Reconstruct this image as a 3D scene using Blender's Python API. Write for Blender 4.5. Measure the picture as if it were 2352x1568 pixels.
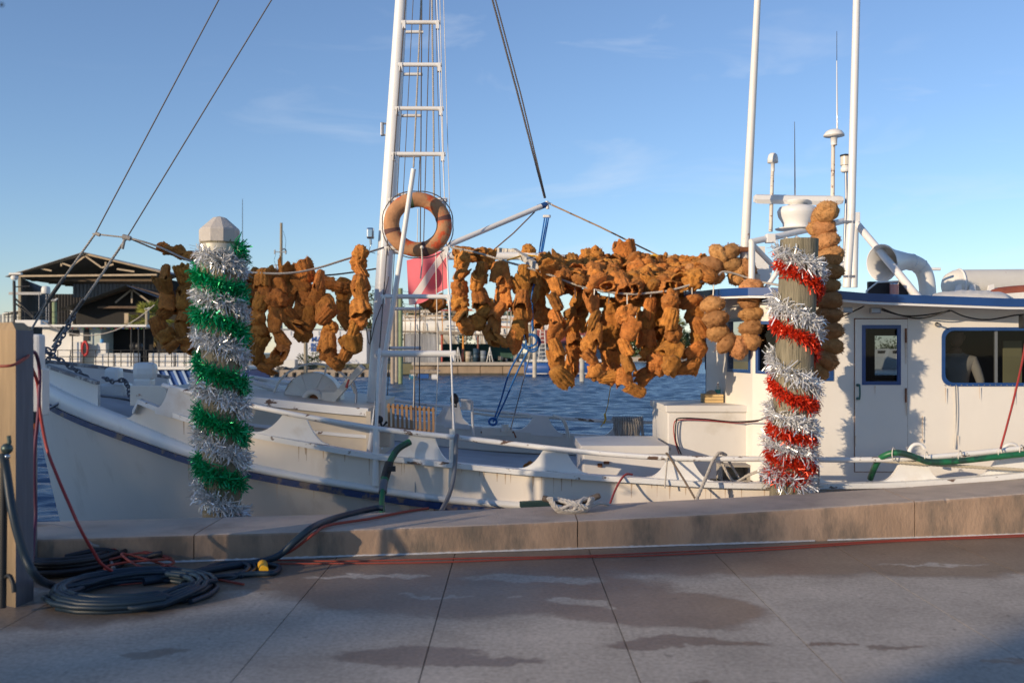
import bpy, bmesh, math, random
import numpy as np
from mathutils import Vector, Matrix, noise
R = math.radians
rng = random.Random(7)
for o in list(bpy.data.objects): bpy.data.objects.remove(o)
scene = bpy.context.scene
COL = scene.collection

# ------------------------------------------------------------------ camera, world, sun, exposure
F, EYE, HZ, YC = 2287.0, 1.6, 806.0, 12.1      # focal length in picture units, eye height, horizon row, boat centreline
cam = bpy.data.cameras.new('camera'); camo = bpy.data.objects.new('camera', cam); COL.objects.link(camo)
camo.location = (0, 0, EYE); camo.rotation_euler = (R(90), 0, 0)
cam.lens = 36.0*F/2352; cam.sensor_width = 36; cam.shift_y = 22/2352.0
cam.clip_start = .05; cam.clip_end = 3000
cam.dof.use_dof = True; cam.dof.focus_distance = 13.0; cam.dof.aperture_fstop = 2.0
scene.camera = camo
SUN_AZ, SUN_EL = 50.0, 13.0                    # degrees left of straight behind the camera, height
world = bpy.data.worlds.new('World'); scene.world = world; world.use_nodes = True
wn = world.node_tree; wn.nodes.clear()
wo = wn.nodes.new('ShaderNodeOutputWorld'); bg = wn.nodes.new('ShaderNodeBackground')
sky = wn.nodes.new('ShaderNodeTexSky'); sky.sky_type = 'NISHITA'; sky.sun_disc = False
sky.sun_elevation = R(SUN_EL); sky.air_density = 1.0; sky.dust_density = 0.0; sky.ozone_density = 5.0
sky.sun_rotation = R(180+SUN_AZ)               # clockwise from +Y seen from above
bg.inputs['Strength'].default_value = 0.12
tc = wn.nodes.new('ShaderNodeTexCoord'); mp = wn.nodes.new('ShaderNodeMapping')
mp.inputs['Scale'].default_value = (1.0, 1.0, 4.2); mp.inputs['Rotation'].default_value = (0, R(14), R(12)); mp.inputs['Location'].default_value = (3.1, 0.4, 0.9)
nz = wn.nodes.new('ShaderNodeTexNoise'); nz.inputs['Scale'].default_value = 5.5; nz.inputs['Detail'].default_value = 8; nz.inputs['Roughness'].default_value = .55; nz.inputs['Distortion'].default_value = .6
nz2 = wn.nodes.new('ShaderNodeTexNoise'); nz2.inputs['Scale'].default_value = 1.7; nz2.inputs['Detail'].default_value = 2
cr = wn.nodes.new('ShaderNodeValToRGB'); cr.color_ramp.elements[0].position = .56; cr.color_ramp.elements[1].position = .86
cr2 = wn.nodes.new('ShaderNodeValToRGB'); cr2.color_ramp.elements[0].position = .48; cr2.color_ramp.elements[1].position = .66
mul = wn.nodes.new('ShaderNodeMath'); mul.operation = 'MULTIPLY'
mul2 = wn.nodes.new('ShaderNodeMath'); mul2.operation = 'MULTIPLY'; mul2.inputs[1].default_value = .38
mix = wn.nodes.new('ShaderNodeMixRGB'); mix.inputs[2].default_value = (4.4, 4.7, 5.2, 1)
L = wn.links.new
L(tc.outputs['Generated'], mp.inputs['Vector']); L(mp.outputs['Vector'], nz.inputs['Vector']); L(mp.outputs['Vector'], nz2.inputs['Vector'])
L(nz.outputs['Fac'], cr.inputs['Fac']); L(nz2.outputs['Fac'], cr2.inputs['Fac'])
L(cr.outputs['Color'], mul.inputs[0]); L(cr2.outputs['Color'], mul.inputs[1]); L(mul.outputs[0], mul2.inputs[0])
L(mul2.outputs[0], mix.inputs['Fac']); tint = wn.nodes.new('ShaderNodeMixRGB'); tint.blend_type = 'MULTIPLY'; tint.inputs[0].default_value = 1; tint.inputs[2].default_value = (1.10, .965, .93, 1)
hsv = wn.nodes.new('ShaderNodeHueSaturation'); hsv.inputs['Saturation'].default_value = .94; L(sky.outputs['Color'], hsv.inputs['Color']); L(hsv.outputs[0], tint.inputs[1]); L(tint.outputs[0], mix.inputs[1]); L(mix.outputs['Color'], bg.inputs['Color']); L(bg.outputs[0], wo.inputs['Surface'])
sun = bpy.data.lights.new('sun', 'SUN'); suno = bpy.data.objects.new('sun', sun); COL.objects.link(suno)
sun.energy = 3.0; sun.angle = R(0.6); sun.color = (1.0, .80, .56)
a, e = R(SUN_AZ), R(SUN_EL)
SDIR = Vector((-math.sin(a)*math.cos(e), -math.cos(a)*math.cos(e), math.sin(e)))   # towards the sun
suno.rotation_euler = (-SDIR).to_track_quat('-Z', 'Y').to_euler()
scene.view_settings.view_transform = 'Standard'; scene.view_settings.look = 'None'
scene.view_settings.exposure = 0.66; scene.view_settings.gamma = 1.0; scene.view_settings.use_curve_mapping = False

# ------------------------------------------------------------------ helpers
def P(u, v, d): return Vector(((u-1176)/F*d, d, EYE-(v-HZ)/F*d))
ORG = {}
def tag(o, label=None, cat=None, group=None, kind=None):
    if label: o['label'] = label
    if cat: o['category'] = cat
    if group: o['group'] = group
    if kind: o['kind'] = kind
    return o
def thing(name, label, cat, loc=(0,0,0), group=None):
    o = bpy.data.objects.new(name, None); COL.objects.link(o); o.location = loc; o.empty_display_size = .1
    ORG[o.name] = Vector(loc); return tag(o, label, cat, group)
def lerp(a, b, t): return a+(b-a)*t
def curve1(tab):
    xs = [p[0] for p in tab]; ys = [p[1] for p in tab]; n = len(xs)
    m = []
    for i in range(n):
        if i == 0: m.append((ys[1]-ys[0])/(xs[1]-xs[0]))
        elif i == n-1: m.append((ys[-1]-ys[-2])/(xs[-1]-xs[-2]))
        else: m.append(.5*((ys[i+1]-ys[i])/(xs[i+1]-xs[i])+(ys[i]-ys[i-1])/(xs[i]-xs[i-1])))
    def f(x):
        if x <= xs[0]: return ys[0]+m[0]*(x-xs[0])*0
        if x >= xs[-1]: return ys[-1]
        for i in range(n-1):
            if x <= xs[i+1]: break
        h = xs[i+1]-xs[i]; t = (x-xs[i])/h
        return (2*t**3-3*t*t+1)*ys[i]+(t**3-2*t*t+t)*h*m[i]+(-2*t**3+3*t*t)*ys[i+1]+(t**3-t*t)*h*m[i+1]
    return f
def smoothpath(pts, k=6):
    pts = [Vector(p) for p in pts]
    if len(pts) < 3: return pts
    out = []
    for i in range(len(pts)-1):
        p0 = pts[max(i-1,0)]; p1 = pts[i]; p2 = pts[i+1]; p3 = pts[min(i+2,len(pts)-1)]
        for j in range(k):
            t = j/k
            out.append(.5*((2*p1)+(-p0+p2)*t+(2*p0-5*p1+4*p2-p3)*t*t+(-p0+3*p1-3*p2+p3)*t**3))
    out.append(pts[-1]); return out
def sag(a, b, s, n=14):
    a, b = Vector(a), Vector(b)
    return [a.lerp(b, i/n)-Vector((0,0,s*4*(i/n)*(1-i/n))) for i in range(n+1)]

class MB:
    def __init__(s): s.v = []; s.f = []; s.sm = []; s.mi = []
    def add(s, vs, fs, smooth=False, mi=0):
        b = len(s.v); s.v += [tuple(p) for p in vs]
        for f in fs: s.f.append([b+i for i in f]); s.sm.append(smooth); s.mi.append(mi)
        return s
    def box(s, c, size, rot=None, mi=0, bev=0):
        c = Vector(c); hx, hy, hz = [x/2 for x in size]
        M = rot if rot is not None else Matrix.Identity(3)
        if isinstance(rot, (int, float)): M = Matrix.Rotation(rot, 3, 'Z')
        if bev <= 0:
            vs = [c+M@Vector((x*hx,y*hy,z*hz)) for x in (-1,1) for y in (-1,1) for z in (-1,1)]
            s.add(vs, [(0,1,3,2),(4,6,7,5),(0,4,5,1),(2,3,7,6),(0,2,6,4),(1,5,7,3)], mi=mi)
        else:
            b = min(bev, hx*.9, hy*.9, hz*.9)
            bm = bmesh.new(); bmesh.ops.create_cube(bm, size=2)
            for v in bm.verts: v.co = Vector((v.co.x*hx, v.co.y*hy, v.co.z*hz))
            bmesh.ops.bevel(bm, geom=bm.edges[:], offset=b, segments=2, affect='EDGES', profile=.6)
            bm.verts.index_update()
            s.add([c+M@v.co for v in bm.verts], [[v.index for v in f.verts] for f in bm.faces], mi=mi); bm.free()
        return s
    def beam(s, a, b, w, h, up=(0,0,1), mi=0):
        a, b = Vector(a), Vector(b); d = (b-a); l = d.length; d.normalize()
        u = Vector(up); x = d.cross(u)
        if x.length < 1e-4: x = d.cross(Vector((1,0,0)))
        x.normalize(); z = x.cross(d)
        M = Matrix((x, d, z)).transposed()
        return s.box((a+b)/2, (w, l, h), M, mi=mi)
    def tube(s, path, r, n=8, cap=True, smooth=True, flat=1.0, mi=0):
        pts = [Vector(p) for p in path]; m = len(pts)
        rs = r if isinstance(r, (list, tuple)) else [r]*m
        T = []
        for i in range(m):
            t = pts[min(i+1,m-1)]-pts[max(i-1,0)]
            T.append(t.normalized() if t.length > 1e-9 else Vector((0,0,1)))
        ref = Vector((0,0,1)) if abs(T[0].z) < .9 else Vector((1,0,0))
        x = T[0].cross(ref).normalized(); vs = []
        for i in range(m):
            x = (x-T[i]*x.dot(T[i])); x = x.normalized() if x.length > 1e-6 else T[i].orthogonal().normalized()
            y = T[i].cross(x)
            for k in range(n):
                an = 2*math.pi*k/n
                vs.append(pts[i]+x*math.cos(an)*rs[i]+y*math.sin(an)*rs[i]*flat)
        fs = []
        for i in range(m-1):
            for k in range(n):
                fs.append((i*n+k, i*n+(k+1)%n, (i+1)*n+(k+1)%n, (i+1)*n+k))
        s.add(vs, fs, smooth, mi)
        if cap:
            s.add([vs[k] for k in range(n)][::-1], [tuple(range(n))], mi=mi)
            s.add([vs[(m-1)*n+k] for k in range(n)], [tuple(range(n))], mi=mi)
        return s
    def rope(s, path, r, mi=0, pitch=None):              # laid rope: three twisted strands
        pts = [Vector(p) for p in path]; L_ = [0]
        for i in range(1, len(pts)): L_.append(L_[-1]+(pts[i]-pts[i-1]).length)
        pitch = pitch or r*7; n = max(4, int(L_[-1]/(pitch/7)))
        dense = []; j = 0
        for i in range(n+1):
            t = L_[-1]*i/n
            while j < len(pts)-2 and L_[j+1] < t: j += 1
            dense.append((pts[j].lerp(pts[j+1], (t-L_[j])/max(1e-9, L_[j+1]-L_[j])), (pts[j+1]-pts[j]).normalized(), t))
        for k in range(3):
            q = []
            for p, d, t in dense:
                x = d.orthogonal().normalized() if abs(d.y) > .99 else d.cross(Vector((0,1,0))).normalized()
                y = d.cross(x); an = 2*math.pi*(t/pitch+k/3)
                q.append(p+(x*math.cos(an)+y*math.sin(an))*r*.5)
            s.tube(q, r*.56, 5, mi=mi)
        return s
    def lathe(s, prof, c, axis=(0,0,1), n=20, smooth=True, cap=False, sy=1.0, mi=0):
        c = Vector(c); ax = Vector(axis).normalized(); x = ax.orthogonal().normalized(); y = ax.cross(x)
        vs = []; m = len(prof)
        for r_, z_ in prof:
            for k in range(n):
                an = 2*math.pi*k/n; vs.append(c+ax*z_+x*r_*math.cos(an)+y*r_*math.sin(an)*sy)
        fs = [(i*n+k, i*n+(k+1)%n, (i+1)*n+(k+1)%n, (i+1)*n+k) for i in range(m-1) for k in range(n)]
        s.add(vs, fs, smooth, mi)
        if cap:
            s.add(vs[:n][::-1], [tuple(range(n))], mi=mi); s.add(vs[-n:], [tuple(range(n))], mi=mi)
        return s
    def prism(s, poly, off, mi=0):                       # planar polygon (3D points) extruded by off
        a = [Vector(p) for p in poly]; off = Vector(off); n = len(a)
        s.add(a+[p+off for p in a], [tuple(range(n))[::-1], tuple(range(n, 2*n))]+[(i, (i+1)%n, n+(i+1)%n, n+i) for i in range(n)], mi=mi)
        return s
    def sweep(s, path, wy, hz, mi=0, smooth=False):      # rectangular section along a path, width in Y, height in Z
        pts = [Vector(p) for p in path]; vs = []
        for p in pts:
            for y, z in ((-.5,-.5),(.5,-.5),(.5,.5),(-.5,.5)): vs.append(p+Vector((0, y*wy, z*hz)))
        m = len(pts); fs = [(i*4+k, i*4+(k+1)%4, (i+1)*4+(k+1)%4, (i+1)*4+k) for i in range(m-1) for k in range(4)]
        fs += [(3,2,1,0), ((m-1)*4, (m-1)*4+1, (m-1)*4+2, (m-1)*4+3)]
        s.add(vs, fs, smooth, mi); return s
    def grid(s, fn, nu, nv, smooth=True, mi=0, flip=False):
        vs = [fn(i/nu, j/nv) for j in range(nv+1) for i in range(nu+1)]
        fs = []
        for j in range(nv):
            for i in range(nu):
                a = j*(nu+1)+i; f = (a, a+1, a+nu+2, a+nu+1); fs.append(f[::-1] if flip else f)
        s.add(vs, fs, smooth, mi); return s
    def sphere(s, c, r, n=12, m=8, sc=(1,1,1), mi=0):
        c = Vector(c); prof = []
        vs = []; 
        for i in range(m+1):
            th = math.pi*i/m
            for k in range(n):
                an = 2*math.pi*k/n
                vs.append(c+Vector((r*sc[0]*math.sin(th)*math.cos(an), r*sc[1]*math.sin(th)*math.sin(an), r*sc[2]*math.cos(th))))
        s.add(vs, [(i*n+k, (i+1)*n+k, (i+1)*n+(k+1)%n, i*n+(k+1)%n) for i in range(m) for k in range(n)], True, mi); return s
    def build(s, name, mats, parent=None, uv=None):
        me = bpy.data.meshes.new(name); org = ORG.get(parent.name, Vector()) if parent else Vector()
        me.from_pydata([(x-org.x, y-org.y, z-org.z) for x, y, z in s.v], [], s.f)
        me.polygons.foreach_set('use_smooth', s.sm); me.polygons.foreach_set('material_index', s.mi)
        for m in (mats if isinstance(mats, (list, tuple)) else [mats]): me.materials.append(m)
        me.update(); o = bpy.data.objects.new(name, me); COL.objects.link(o)
        if parent: o.parent = parent
        ORG[o.name] = org.copy(); return o

def single(name, mb, m, label, cat, group=None): return tag(mb.build(name, m), label, cat, group)

# ------------------------------------------------------------------ materials
MATS = {}
def nd(nt, t, **kw):
    n = nt.nodes.new(t)
    for k, v in kw.items():
        if k.startswith('_'): setattr(n, k[1:], v)
        else: n.inputs[k.replace('__', ' ')].default_value = v
    return n
def mat(name, col, rough=.6, metal=0, var=.12, vscale=3, bump=.0, bscale=40, col2=None, c2=None, stretch=(1,1,1), coat=0, objvar=0, spec=.5, detail=6):
    """procedural surface: base colour with blotchy variation, an optional second colour showing as wear, fine relief"""
    if name in MATS: return MATS[name]
    m = bpy.data.materials.new(name); m.use_nodes = True; nt = m.node_tree; b = nt.nodes['Principled BSDF']; K = nt.links.new
    b.inputs['Roughness'].default_value = rough; b.inputs['Metallic'].default_value = metal
    b.inputs['Specular IOR Level'].default_value = spec; b.inputs['Coat Weight'].default_value = coat
    tcn = nd(nt, 'ShaderNodeTexCoord'); mp_ = nd(nt, 'ShaderNodeMapping'); mp_.inputs['Scale'].default_value = stretch
    K(tcn.outputs['Object'], mp_.inputs['Vector'])
    n1 = nd(nt, 'ShaderNodeTexNoise', Scale=vscale, Detail=float(detail), Roughness=.6); K(mp_.outputs[0], n1.inputs['Vector'])
    mr = nd(nt, 'ShaderNodeMapRange'); mr.inputs[1].default_value = .25; mr.inputs[2].default_value = .75; mr.inputs[3].default_value = 1-var; mr.inputs[4].default_value = 1+var
    K(n1.outputs['Fac'], mr.inputs[0])
    mx = nd(nt, 'ShaderNodeMixRGB'); mx.blend_type = 'MULTIPLY'; mx.inputs[0].default_value = 1
    mx.inputs[1].default_value = (*col, 1); K(mr.outputs[0], mx.inputs[2]); out = mx.outputs[0]
    if objvar:
        oi = nd(nt, 'ShaderNodeObjectInfo'); mr2 = nd(nt, 'ShaderNodeMapRange'); mr2.inputs[3].default_value = 1-objvar; mr2.inputs[4].default_value = 1+objvar
        K(oi.outputs['Random'], mr2.inputs[0]); m3 = nd(nt, 'ShaderNodeMixRGB'); m3.blend_type = 'MULTIPLY'; m3.inputs[0].default_value = 1
        K(out, m3.inputs[1]); K(mr2.outputs[0], m3.inputs[2]); out = m3.outputs[0]
    if col2:
        sc, lo, hi = c2
        n2 = nd(nt, 'ShaderNodeTexNoise', Scale=sc, Detail=8.0, Roughness=.62); K(mp_.outputs[0], n2.inputs['Vector'])
        r2 = nd(nt, 'ShaderNodeMapRange'); r2.inputs[1].default_value = lo; r2.inputs[2].default_value = hi; K(n2.outputs['Fac'], r2.inputs[0])
        m2 = nd(nt, 'ShaderNodeMixRGB'); m2.inputs[2].default_value = (*col2, 1); K(r2.outputs[0], m2.inputs[0]); K(out, m2.inputs[1]); out = m2.outputs[0]
    K(out, b.inputs['Base Color'])
    if bump:
        n3 = nd(nt, 'ShaderNodeTexNoise', Scale=bscale, Detail=6.0, Roughness=.6); K(mp_.outputs[0], n3.inputs['Vector'])
        bp = nd(nt, 'ShaderNodeBump', Strength=bump, Distance=.02); K(n3.outputs['Fac'], bp.inputs['Height']); K(bp.outputs[0], b.inputs['Normal'])
    MATS[name] = m; return m

WHITE = mat('boat_white_paint', (.76,.745,.72), .38, var=.05, vscale=1.2, bump=.06, bscale=9, col2=(.50,.41,.31), c2=(2.4,.56,.86), coat=.1)
WHITE_CHIP = mat('chipped_white_paint', (.76,.75,.73), .45, var=.06, vscale=4, bump=.2, bscale=30, col2=(.14,.085,.06), c2=(5.5,.595,.63), stretch=(1,2,2.2))
WHITE_RUST = mat('rust_spotted_white', (.72,.68,.60), .5, var=.08, vscale=3, bump=.1, bscale=20, col2=(.32,.12,.04), c2=(8,.66,.74))
CREAM = mat('cream_paint', (.60,.52,.41), .5, var=.10, vscale=3, bump=.1, bscale=14, col2=(.30,.24,.18), c2=(4,.62,.8))
BLUE = mat('navy_blue_paint', (.012,.055,.20), .35, var=.2, vscale=3, col2=(.25,.28,.32), c2=(14,.66,.74), coat=.2)
BLUE_WORN = mat('worn_navy_stripe', (.012,.035,.12), .5, var=.25, vscale=5, bump=.3, bscale=24, col2=(.16,.12,.10), c2=(6,.53,.60))
STEEL = mat('galvanised_steel', (.32,.33,.36), .45, .7, var=.15, vscale=6)
CHROME = mat('polished_steel', (.5,.5,.5), .15, 1.0, var=.1)
RUST = mat('rust', (.20,.075,.03), .85, var=.35, vscale=8, bump=.4, bscale=30)
BLACK = mat('black_rubber', (.015,.016,.018), .5, var=.2)
DARK = mat('dark_interior', (.03,.03,.032), .8, var=.3, vscale=4)
WOODG = mat('weathered_grey_wood', (.40,.36,.30), .8, var=.25, vscale=4, bump=.4, bscale=18, stretch=(1,8,8))
WOODG_X = mat('weathered_batten', (.48,.44,.38), .8, var=.2, vscale=5, bump=.4, bscale=18, stretch=(1,6,6), col2=(.62,.60,.56), c2=(5,.5,.6))
TEAK = mat('teak_wood', (.33,.19,.095), .7, var=.22, vscale=5, bump=.3, bscale=20, stretch=(6,6,1))
PILE = mat('treated_piling_wood', (.25,.215,.145), .85, var=.3, vscale=7, bump=.9, bscale=16, stretch=(4,4,.3), col2=(.12,.11,.07), c2=(9,.5,.7))
PILECAP = mat('grey_piling_cap', (.50,.46,.42), .8, var=.12, vscale=4, bump=.3, bscale=30)
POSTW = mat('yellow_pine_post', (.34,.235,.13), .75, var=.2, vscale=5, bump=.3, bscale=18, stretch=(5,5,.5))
POSTG = mat('grey_post_face', (.15,.15,.17), .8, var=.2, vscale=5, bump=.3, bscale=18, stretch=(5,5,.5))  # right post face in a darker, greyer colour than the others
ROPE = mat('grey_rope', (.44,.40,.35), .9, var=.2, vscale=30, bump=.3, bscale=200)
ROPEW = mat('white_cord', (.66,.62,.55), .8, var=.12, vscale=30)
ROPED = mat('dark_wire_rope', (.11,.095,.09), .6, var=.3, vscale=30)
ROPEB = mat('blue_rope', (.015,.13,.42), .6, var=.25, vscale=25)
ROPEY = mat('yellow_rope', (.75,.42,.03), .6, var=.2, vscale=25)
ORANGE = mat('orange_extension_cord', (.30,.05,.03), .55, var=.1)
REDC = mat('red_cord', (.36,.045,.045), .5, var=.15)
PURPLE = mat('purple_cable', (.12,.03,.075), .5, var=.15)
HOSE = mat('dark_blue_hose', (.010,.026,.045), .45, var=.2, vscale=8)
HOSEK = mat('black_hose', (.012,.013,.018), .5, var=.2, vscale=8)
HOSEG = mat('green_hose', (.015,.14,.06), .4, var=.2, vscale=8, col2=(.02,.05,.04), c2=(6,.5,.6))
HOSEGR = mat('grey_hose', (.14,.15,.17), .45, var=.15)
ORANGERING = mat('faded_orange_foam', (.48,.235,.11), .8, var=.25, vscale=6, bump=.35, bscale=30, col2=(.62,.10,.03), c2=(4.0,.52,.57))
RINGSTRAP = mat('dark_strap', (.13,.06,.05), .8)
PINKLENS = mat('pink_lens', (.55,.25,.22), .25, var=.1)
YELLOW = mat('yellow_plug_plastic', (.85,.45,.02), .4)
TANV = mat('tan_plastic', (.5,.42,.3), .5)
def sponge_mat(name, col, dark, pore):
    m = bpy.data.materials.new(name); m.use_nodes = True; nt = m.node_tree; b = nt.nodes['Principled BSDF']; K = nt.links.new
    b.inputs['Roughness'].default_value = .95; b.inputs['Specular IOR Level'].default_value = .15
    b.inputs['Sheen Weight'].default_value = .35; b.inputs['Sheen Roughness'].default_value = .6; b.inputs['Sheen Tint'].default_value = (.9,.55,.25,1)
    tcn = nd(nt, 'ShaderNodeTexCoord'); oi = nd(nt, 'ShaderNodeObjectInfo')
    n1 = nd(nt, 'ShaderNodeTexNoise', Scale=4.0, Detail=5.0); K(tcn.outputs['Object'], n1.inputs['Vector'])
    vo = nd(nt, 'ShaderNodeTexVoronoi', Scale=pore); K(tcn.outputs['Object'], vo.inputs['Vector'])
    n2 = nd(nt, 'ShaderNodeTexNoise', Scale=22.0, Detail=5.0, Roughness=.7); K(tcn.outputs['Object'], n2.inputs['Vector'])
    mx = nd(nt, 'ShaderNodeMixRGB'); mx.inputs[1].default_value = (*col, 1); mx.inputs[2].default_value = (*dark, 1)
    r = nd(nt, 'ShaderNodeMapRange'); r.inputs[1].default_value = .35; r.inputs[2].default_value = .7; r.inputs[4].default_value = .75; K(n1.outputs['Fac'], r.inputs[0]); K(r.outputs[0], mx.inputs[0])
    hs = nd(nt, 'ShaderNodeHueSaturation'); K(mx.outputs[0], hs.inputs['Color'])
    r3 = nd(nt, 'ShaderNodeMapRange'); r3.inputs[3].default_value = .72; r3.inputs[4].default_value = 1.45; K(oi.outputs['Random'], r3.inputs[0]); K(r3.outputs[0], hs.inputs['Value']); wnz = nd(nt, 'ShaderNodeTexWhiteNoise'); wnz.noise_dimensions = '1D'; K(oi.outputs['Random'], wnz.inputs['W']); rh_ = nd(nt, 'ShaderNodeMapRange'); rh_.inputs[3].default_value = .488; rh_.inputs[4].default_value = .503; K(wnz.outputs['Value'], rh_.inputs[0]); K(rh_.outputs[0], hs.inputs['Hue'])
    r4 = nd(nt, 'ShaderNodeMapRange'); r4.inputs[1].default_value = .06; r4.inputs[2].default_value = .30; r4.inputs[3].default_value = .45; K(vo.outputs['Distance'], r4.inputs[0])  # pore centres darkened in colour to stand in for cavity shading
    m2 = nd(nt, 'ShaderNodeMixRGB'); m2.blend_type = 'MULTIPLY'; m2.inputs[0].default_value = 1; K(hs.outputs[0], m2.inputs[1]); K(r4.outputs[0], m2.inputs[2])
    K(m2.outputs[0], b.inputs['Base Color'])
    ad = nd(nt, 'ShaderNodeMath', _operation='ADD'); K(n2.outputs['Fac'], ad.inputs[0]); K(r4.outputs[0], ad.inputs[1])
    bp = nd(nt, 'ShaderNodeBump', Strength=1.0, Distance=.02); K(ad.outputs[0], bp.inputs['Height']); K(bp.outputs[0], b.inputs['Normal'])
    return m
SP_GRASS = sponge_mat('fluted_sponge', (.66,.275,.055), (.28,.095,.02), 9)
SP_WOOL = sponge_mat('wool_sponge', (.58,.30,.115), (.36,.165,.055), 16)
# ------------------------------------------------------------------ water and land
def water_mat():
    m = bpy.data.materials.new('harbour_water'); m.use_nodes = True; nt = m.node_tree; b = nt.nodes['Principled BSDF']; K = nt.links.new
    b.inputs['Base Color'].default_value = (.035,.080,.150,1); b.inputs['Roughness'].default_value = .22; b.inputs['IOR'].default_value = 1.33
    tcn = nd(nt, 'ShaderNodeTexCoord')
    prev = None
    for sc, st, dist in ((2.6,.8,.10),(8.0,.7,.03)):
        mp_ = nd(nt, 'ShaderNodeMapping'); mp_.inputs['Scale'].default_value = (.55, 1.0, 1); mp_.inputs['Rotation'].default_value = (0,0,R(12))
        K(tcn.outputs['Object'], mp_.inputs['Vector'])
        n = nd(nt, 'ShaderNodeTexNoise', Scale=sc, Detail=4.0, Roughness=.6, Distortion=.4); K(mp_.outputs[0], n.inputs['Vector'])
        bp = nd(nt, 'ShaderNodeBump', Strength=st, Distance=dist); K(n.outputs['Fac'], bp.inputs['Height'])
        if prev: K(prev.outputs[0], bp.inputs['Normal'])
        prev = bp
    K(prev.outputs[0], b.inputs['Normal']); return m
WZ = -1.1
WATER = water_mat()
def wave(x, y):                                          # wind ripples, crests roughly across the view
    v = 0
    for k, (wl, ang, am) in enumerate(WV):
        kx, ky = math.cos(ang)*6.283/wl, math.sin(ang)*6.283/wl
        v = v+am*np.sin(kx*x+ky*y+k*1.7+.9*np.sin(.31*x*(1+k*.07)+.17*y+k))
    return v
wr_ = random.Random(4); WV = [(wl, math.pi/2+wr_.gauss(0,.45), wl*.0125) for wl in (.40,.46,.52,.6,.7,.8,.95,1.1,1.35,1.7,2.3)]
def water_patch(x0, x1, y0, y1, step, amp):
    nx, ny = int((x1-x0)/step)+1, int((y1-y0)/step)+1
    xs, ys = np.meshgrid(np.linspace(x0,x1,nx), np.linspace(y0,y1,ny)); z = WZ+amp*wave(xs, ys)
    idx = np.arange(nx*ny).reshape(ny,nx); q = np.stack([idx[:-1,:-1],idx[:-1,1:],idx[1:,1:],idx[1:,:-1]],-1).reshape(-1,4)
    return np.stack([xs,ys,z],-1).reshape(-1,3), q
co, fa = [], []; off = 0
for x0,x1,y0,y1,st in ((-14,14,8.6,30,.11),(-34,34,30,62,.13),(-60,60,62,118,.2)):
    c_, f_ = water_patch(x0,x1,y0,y1,st,1.0); co.append(c_); fa.append(f_+off); off += len(c_)
flat = np.array([(-900,8.6),(-14,8.6),(-14,30),(-34,30),(-34,62),(-60,62),(-60,118),(-900,118),(900,8.6),(14,8.6),(14,30),(34,30),(34,62),(60,62),(60,118),(900,118),(-900,1500),(900,1500)])
fl3 = np.concatenate([flat, np.full((len(flat),1), WZ-.01)],1); me = bpy.data.meshes.new('water')
V_ = np.concatenate(co+[fl3]); F_ = np.concatenate(fa)
extra = [(0,1,2,3),(0,3,4,5),(0,5,6,7),(9,8,11,10),(11,8,13,12),(13,8,15,14),(7,6,14,15),(7,15,17,16)]
F_ = np.concatenate([F_, np.array(extra)+off]); me.vertices.add(len(V_)); me.vertices.foreach_set('co', V_.ravel()); me.loops.add(F_.size); me.loops.foreach_set('vertex_index', F_.ravel().astype(np.int32))
me.polygons.add(len(F_)); me.polygons.foreach_set('loop_start', np.arange(0,F_.size,4,dtype=np.int32)); me.polygons.foreach_set('use_smooth', [True]*len(F_)); me.materials.append(WATER); me.update(calc_edges=True); me.validate()
wobj = bpy.data.objects.new('water', me); COL.objects.link(wobj); tag(wobj, kind='structure')
GRASS = mat('far_ground', (.16,.15,.09), .9, var=.3, vscale=.2)
SEAW = mat('seawall_concrete', (.33,.24,.16), .85, var=.25, vscale=.8, bump=.3, bscale=3, col2=(.16,.12,.09), c2=(.7,.52,.7), stretch=(1,1,.4))
SEAWCAP = mat('seawall_cap', (.42,.37,.31), .85, var=.15, vscale=1.5)
WTIDE = mat('tide_stain', (.07,.06,.045), .8, var=.3, vscale=2)
g = MB(); g.box((-150,311,-.4), (322.2,400,1.16)); g.box((-550,311,-.4),(478,400,1.15))
tag(g.build('shore_ground', GRASS), kind='structure')
g = MB(); g.box((411,520,-.4), (800,400,1.2)); tag(g.build('far_shore_ground', GRASS), kind='structure')
# far harbour wall: cap, then cast panels between u 949 and 1204
x0, x1 = (949-1176)/F*110, (1206-1176)/F*110
sw = thing('seawall', 'long brown concrete seawall with pale cap across the harbour, right of the mast', 'seawall', (x0,110,WZ))
n = 5
for i in range(n):
    a_, b_ = lerp(x0, x1, i/n)+.03, lerp(x0, x1, (i+1)/n)-.03
    MB().box(((a_+b_)/2, 110+.15*(i%2)*.3, -.55), (b_-a_, .5, 1.3), bev=.03).build('wall_panel', SEAW, sw)
    MB().box(((a_+b_)/2, 109.72, -1.0), (b_-a_, .05, .34)).build('tide_mark', WTIDE, sw)
MB().box(((x0+x1)/2, 109.9, .2), (x1-x0+.2, 1.0, .34), bev=.05).build('wall_cap', SEAWCAP, sw)

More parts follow.
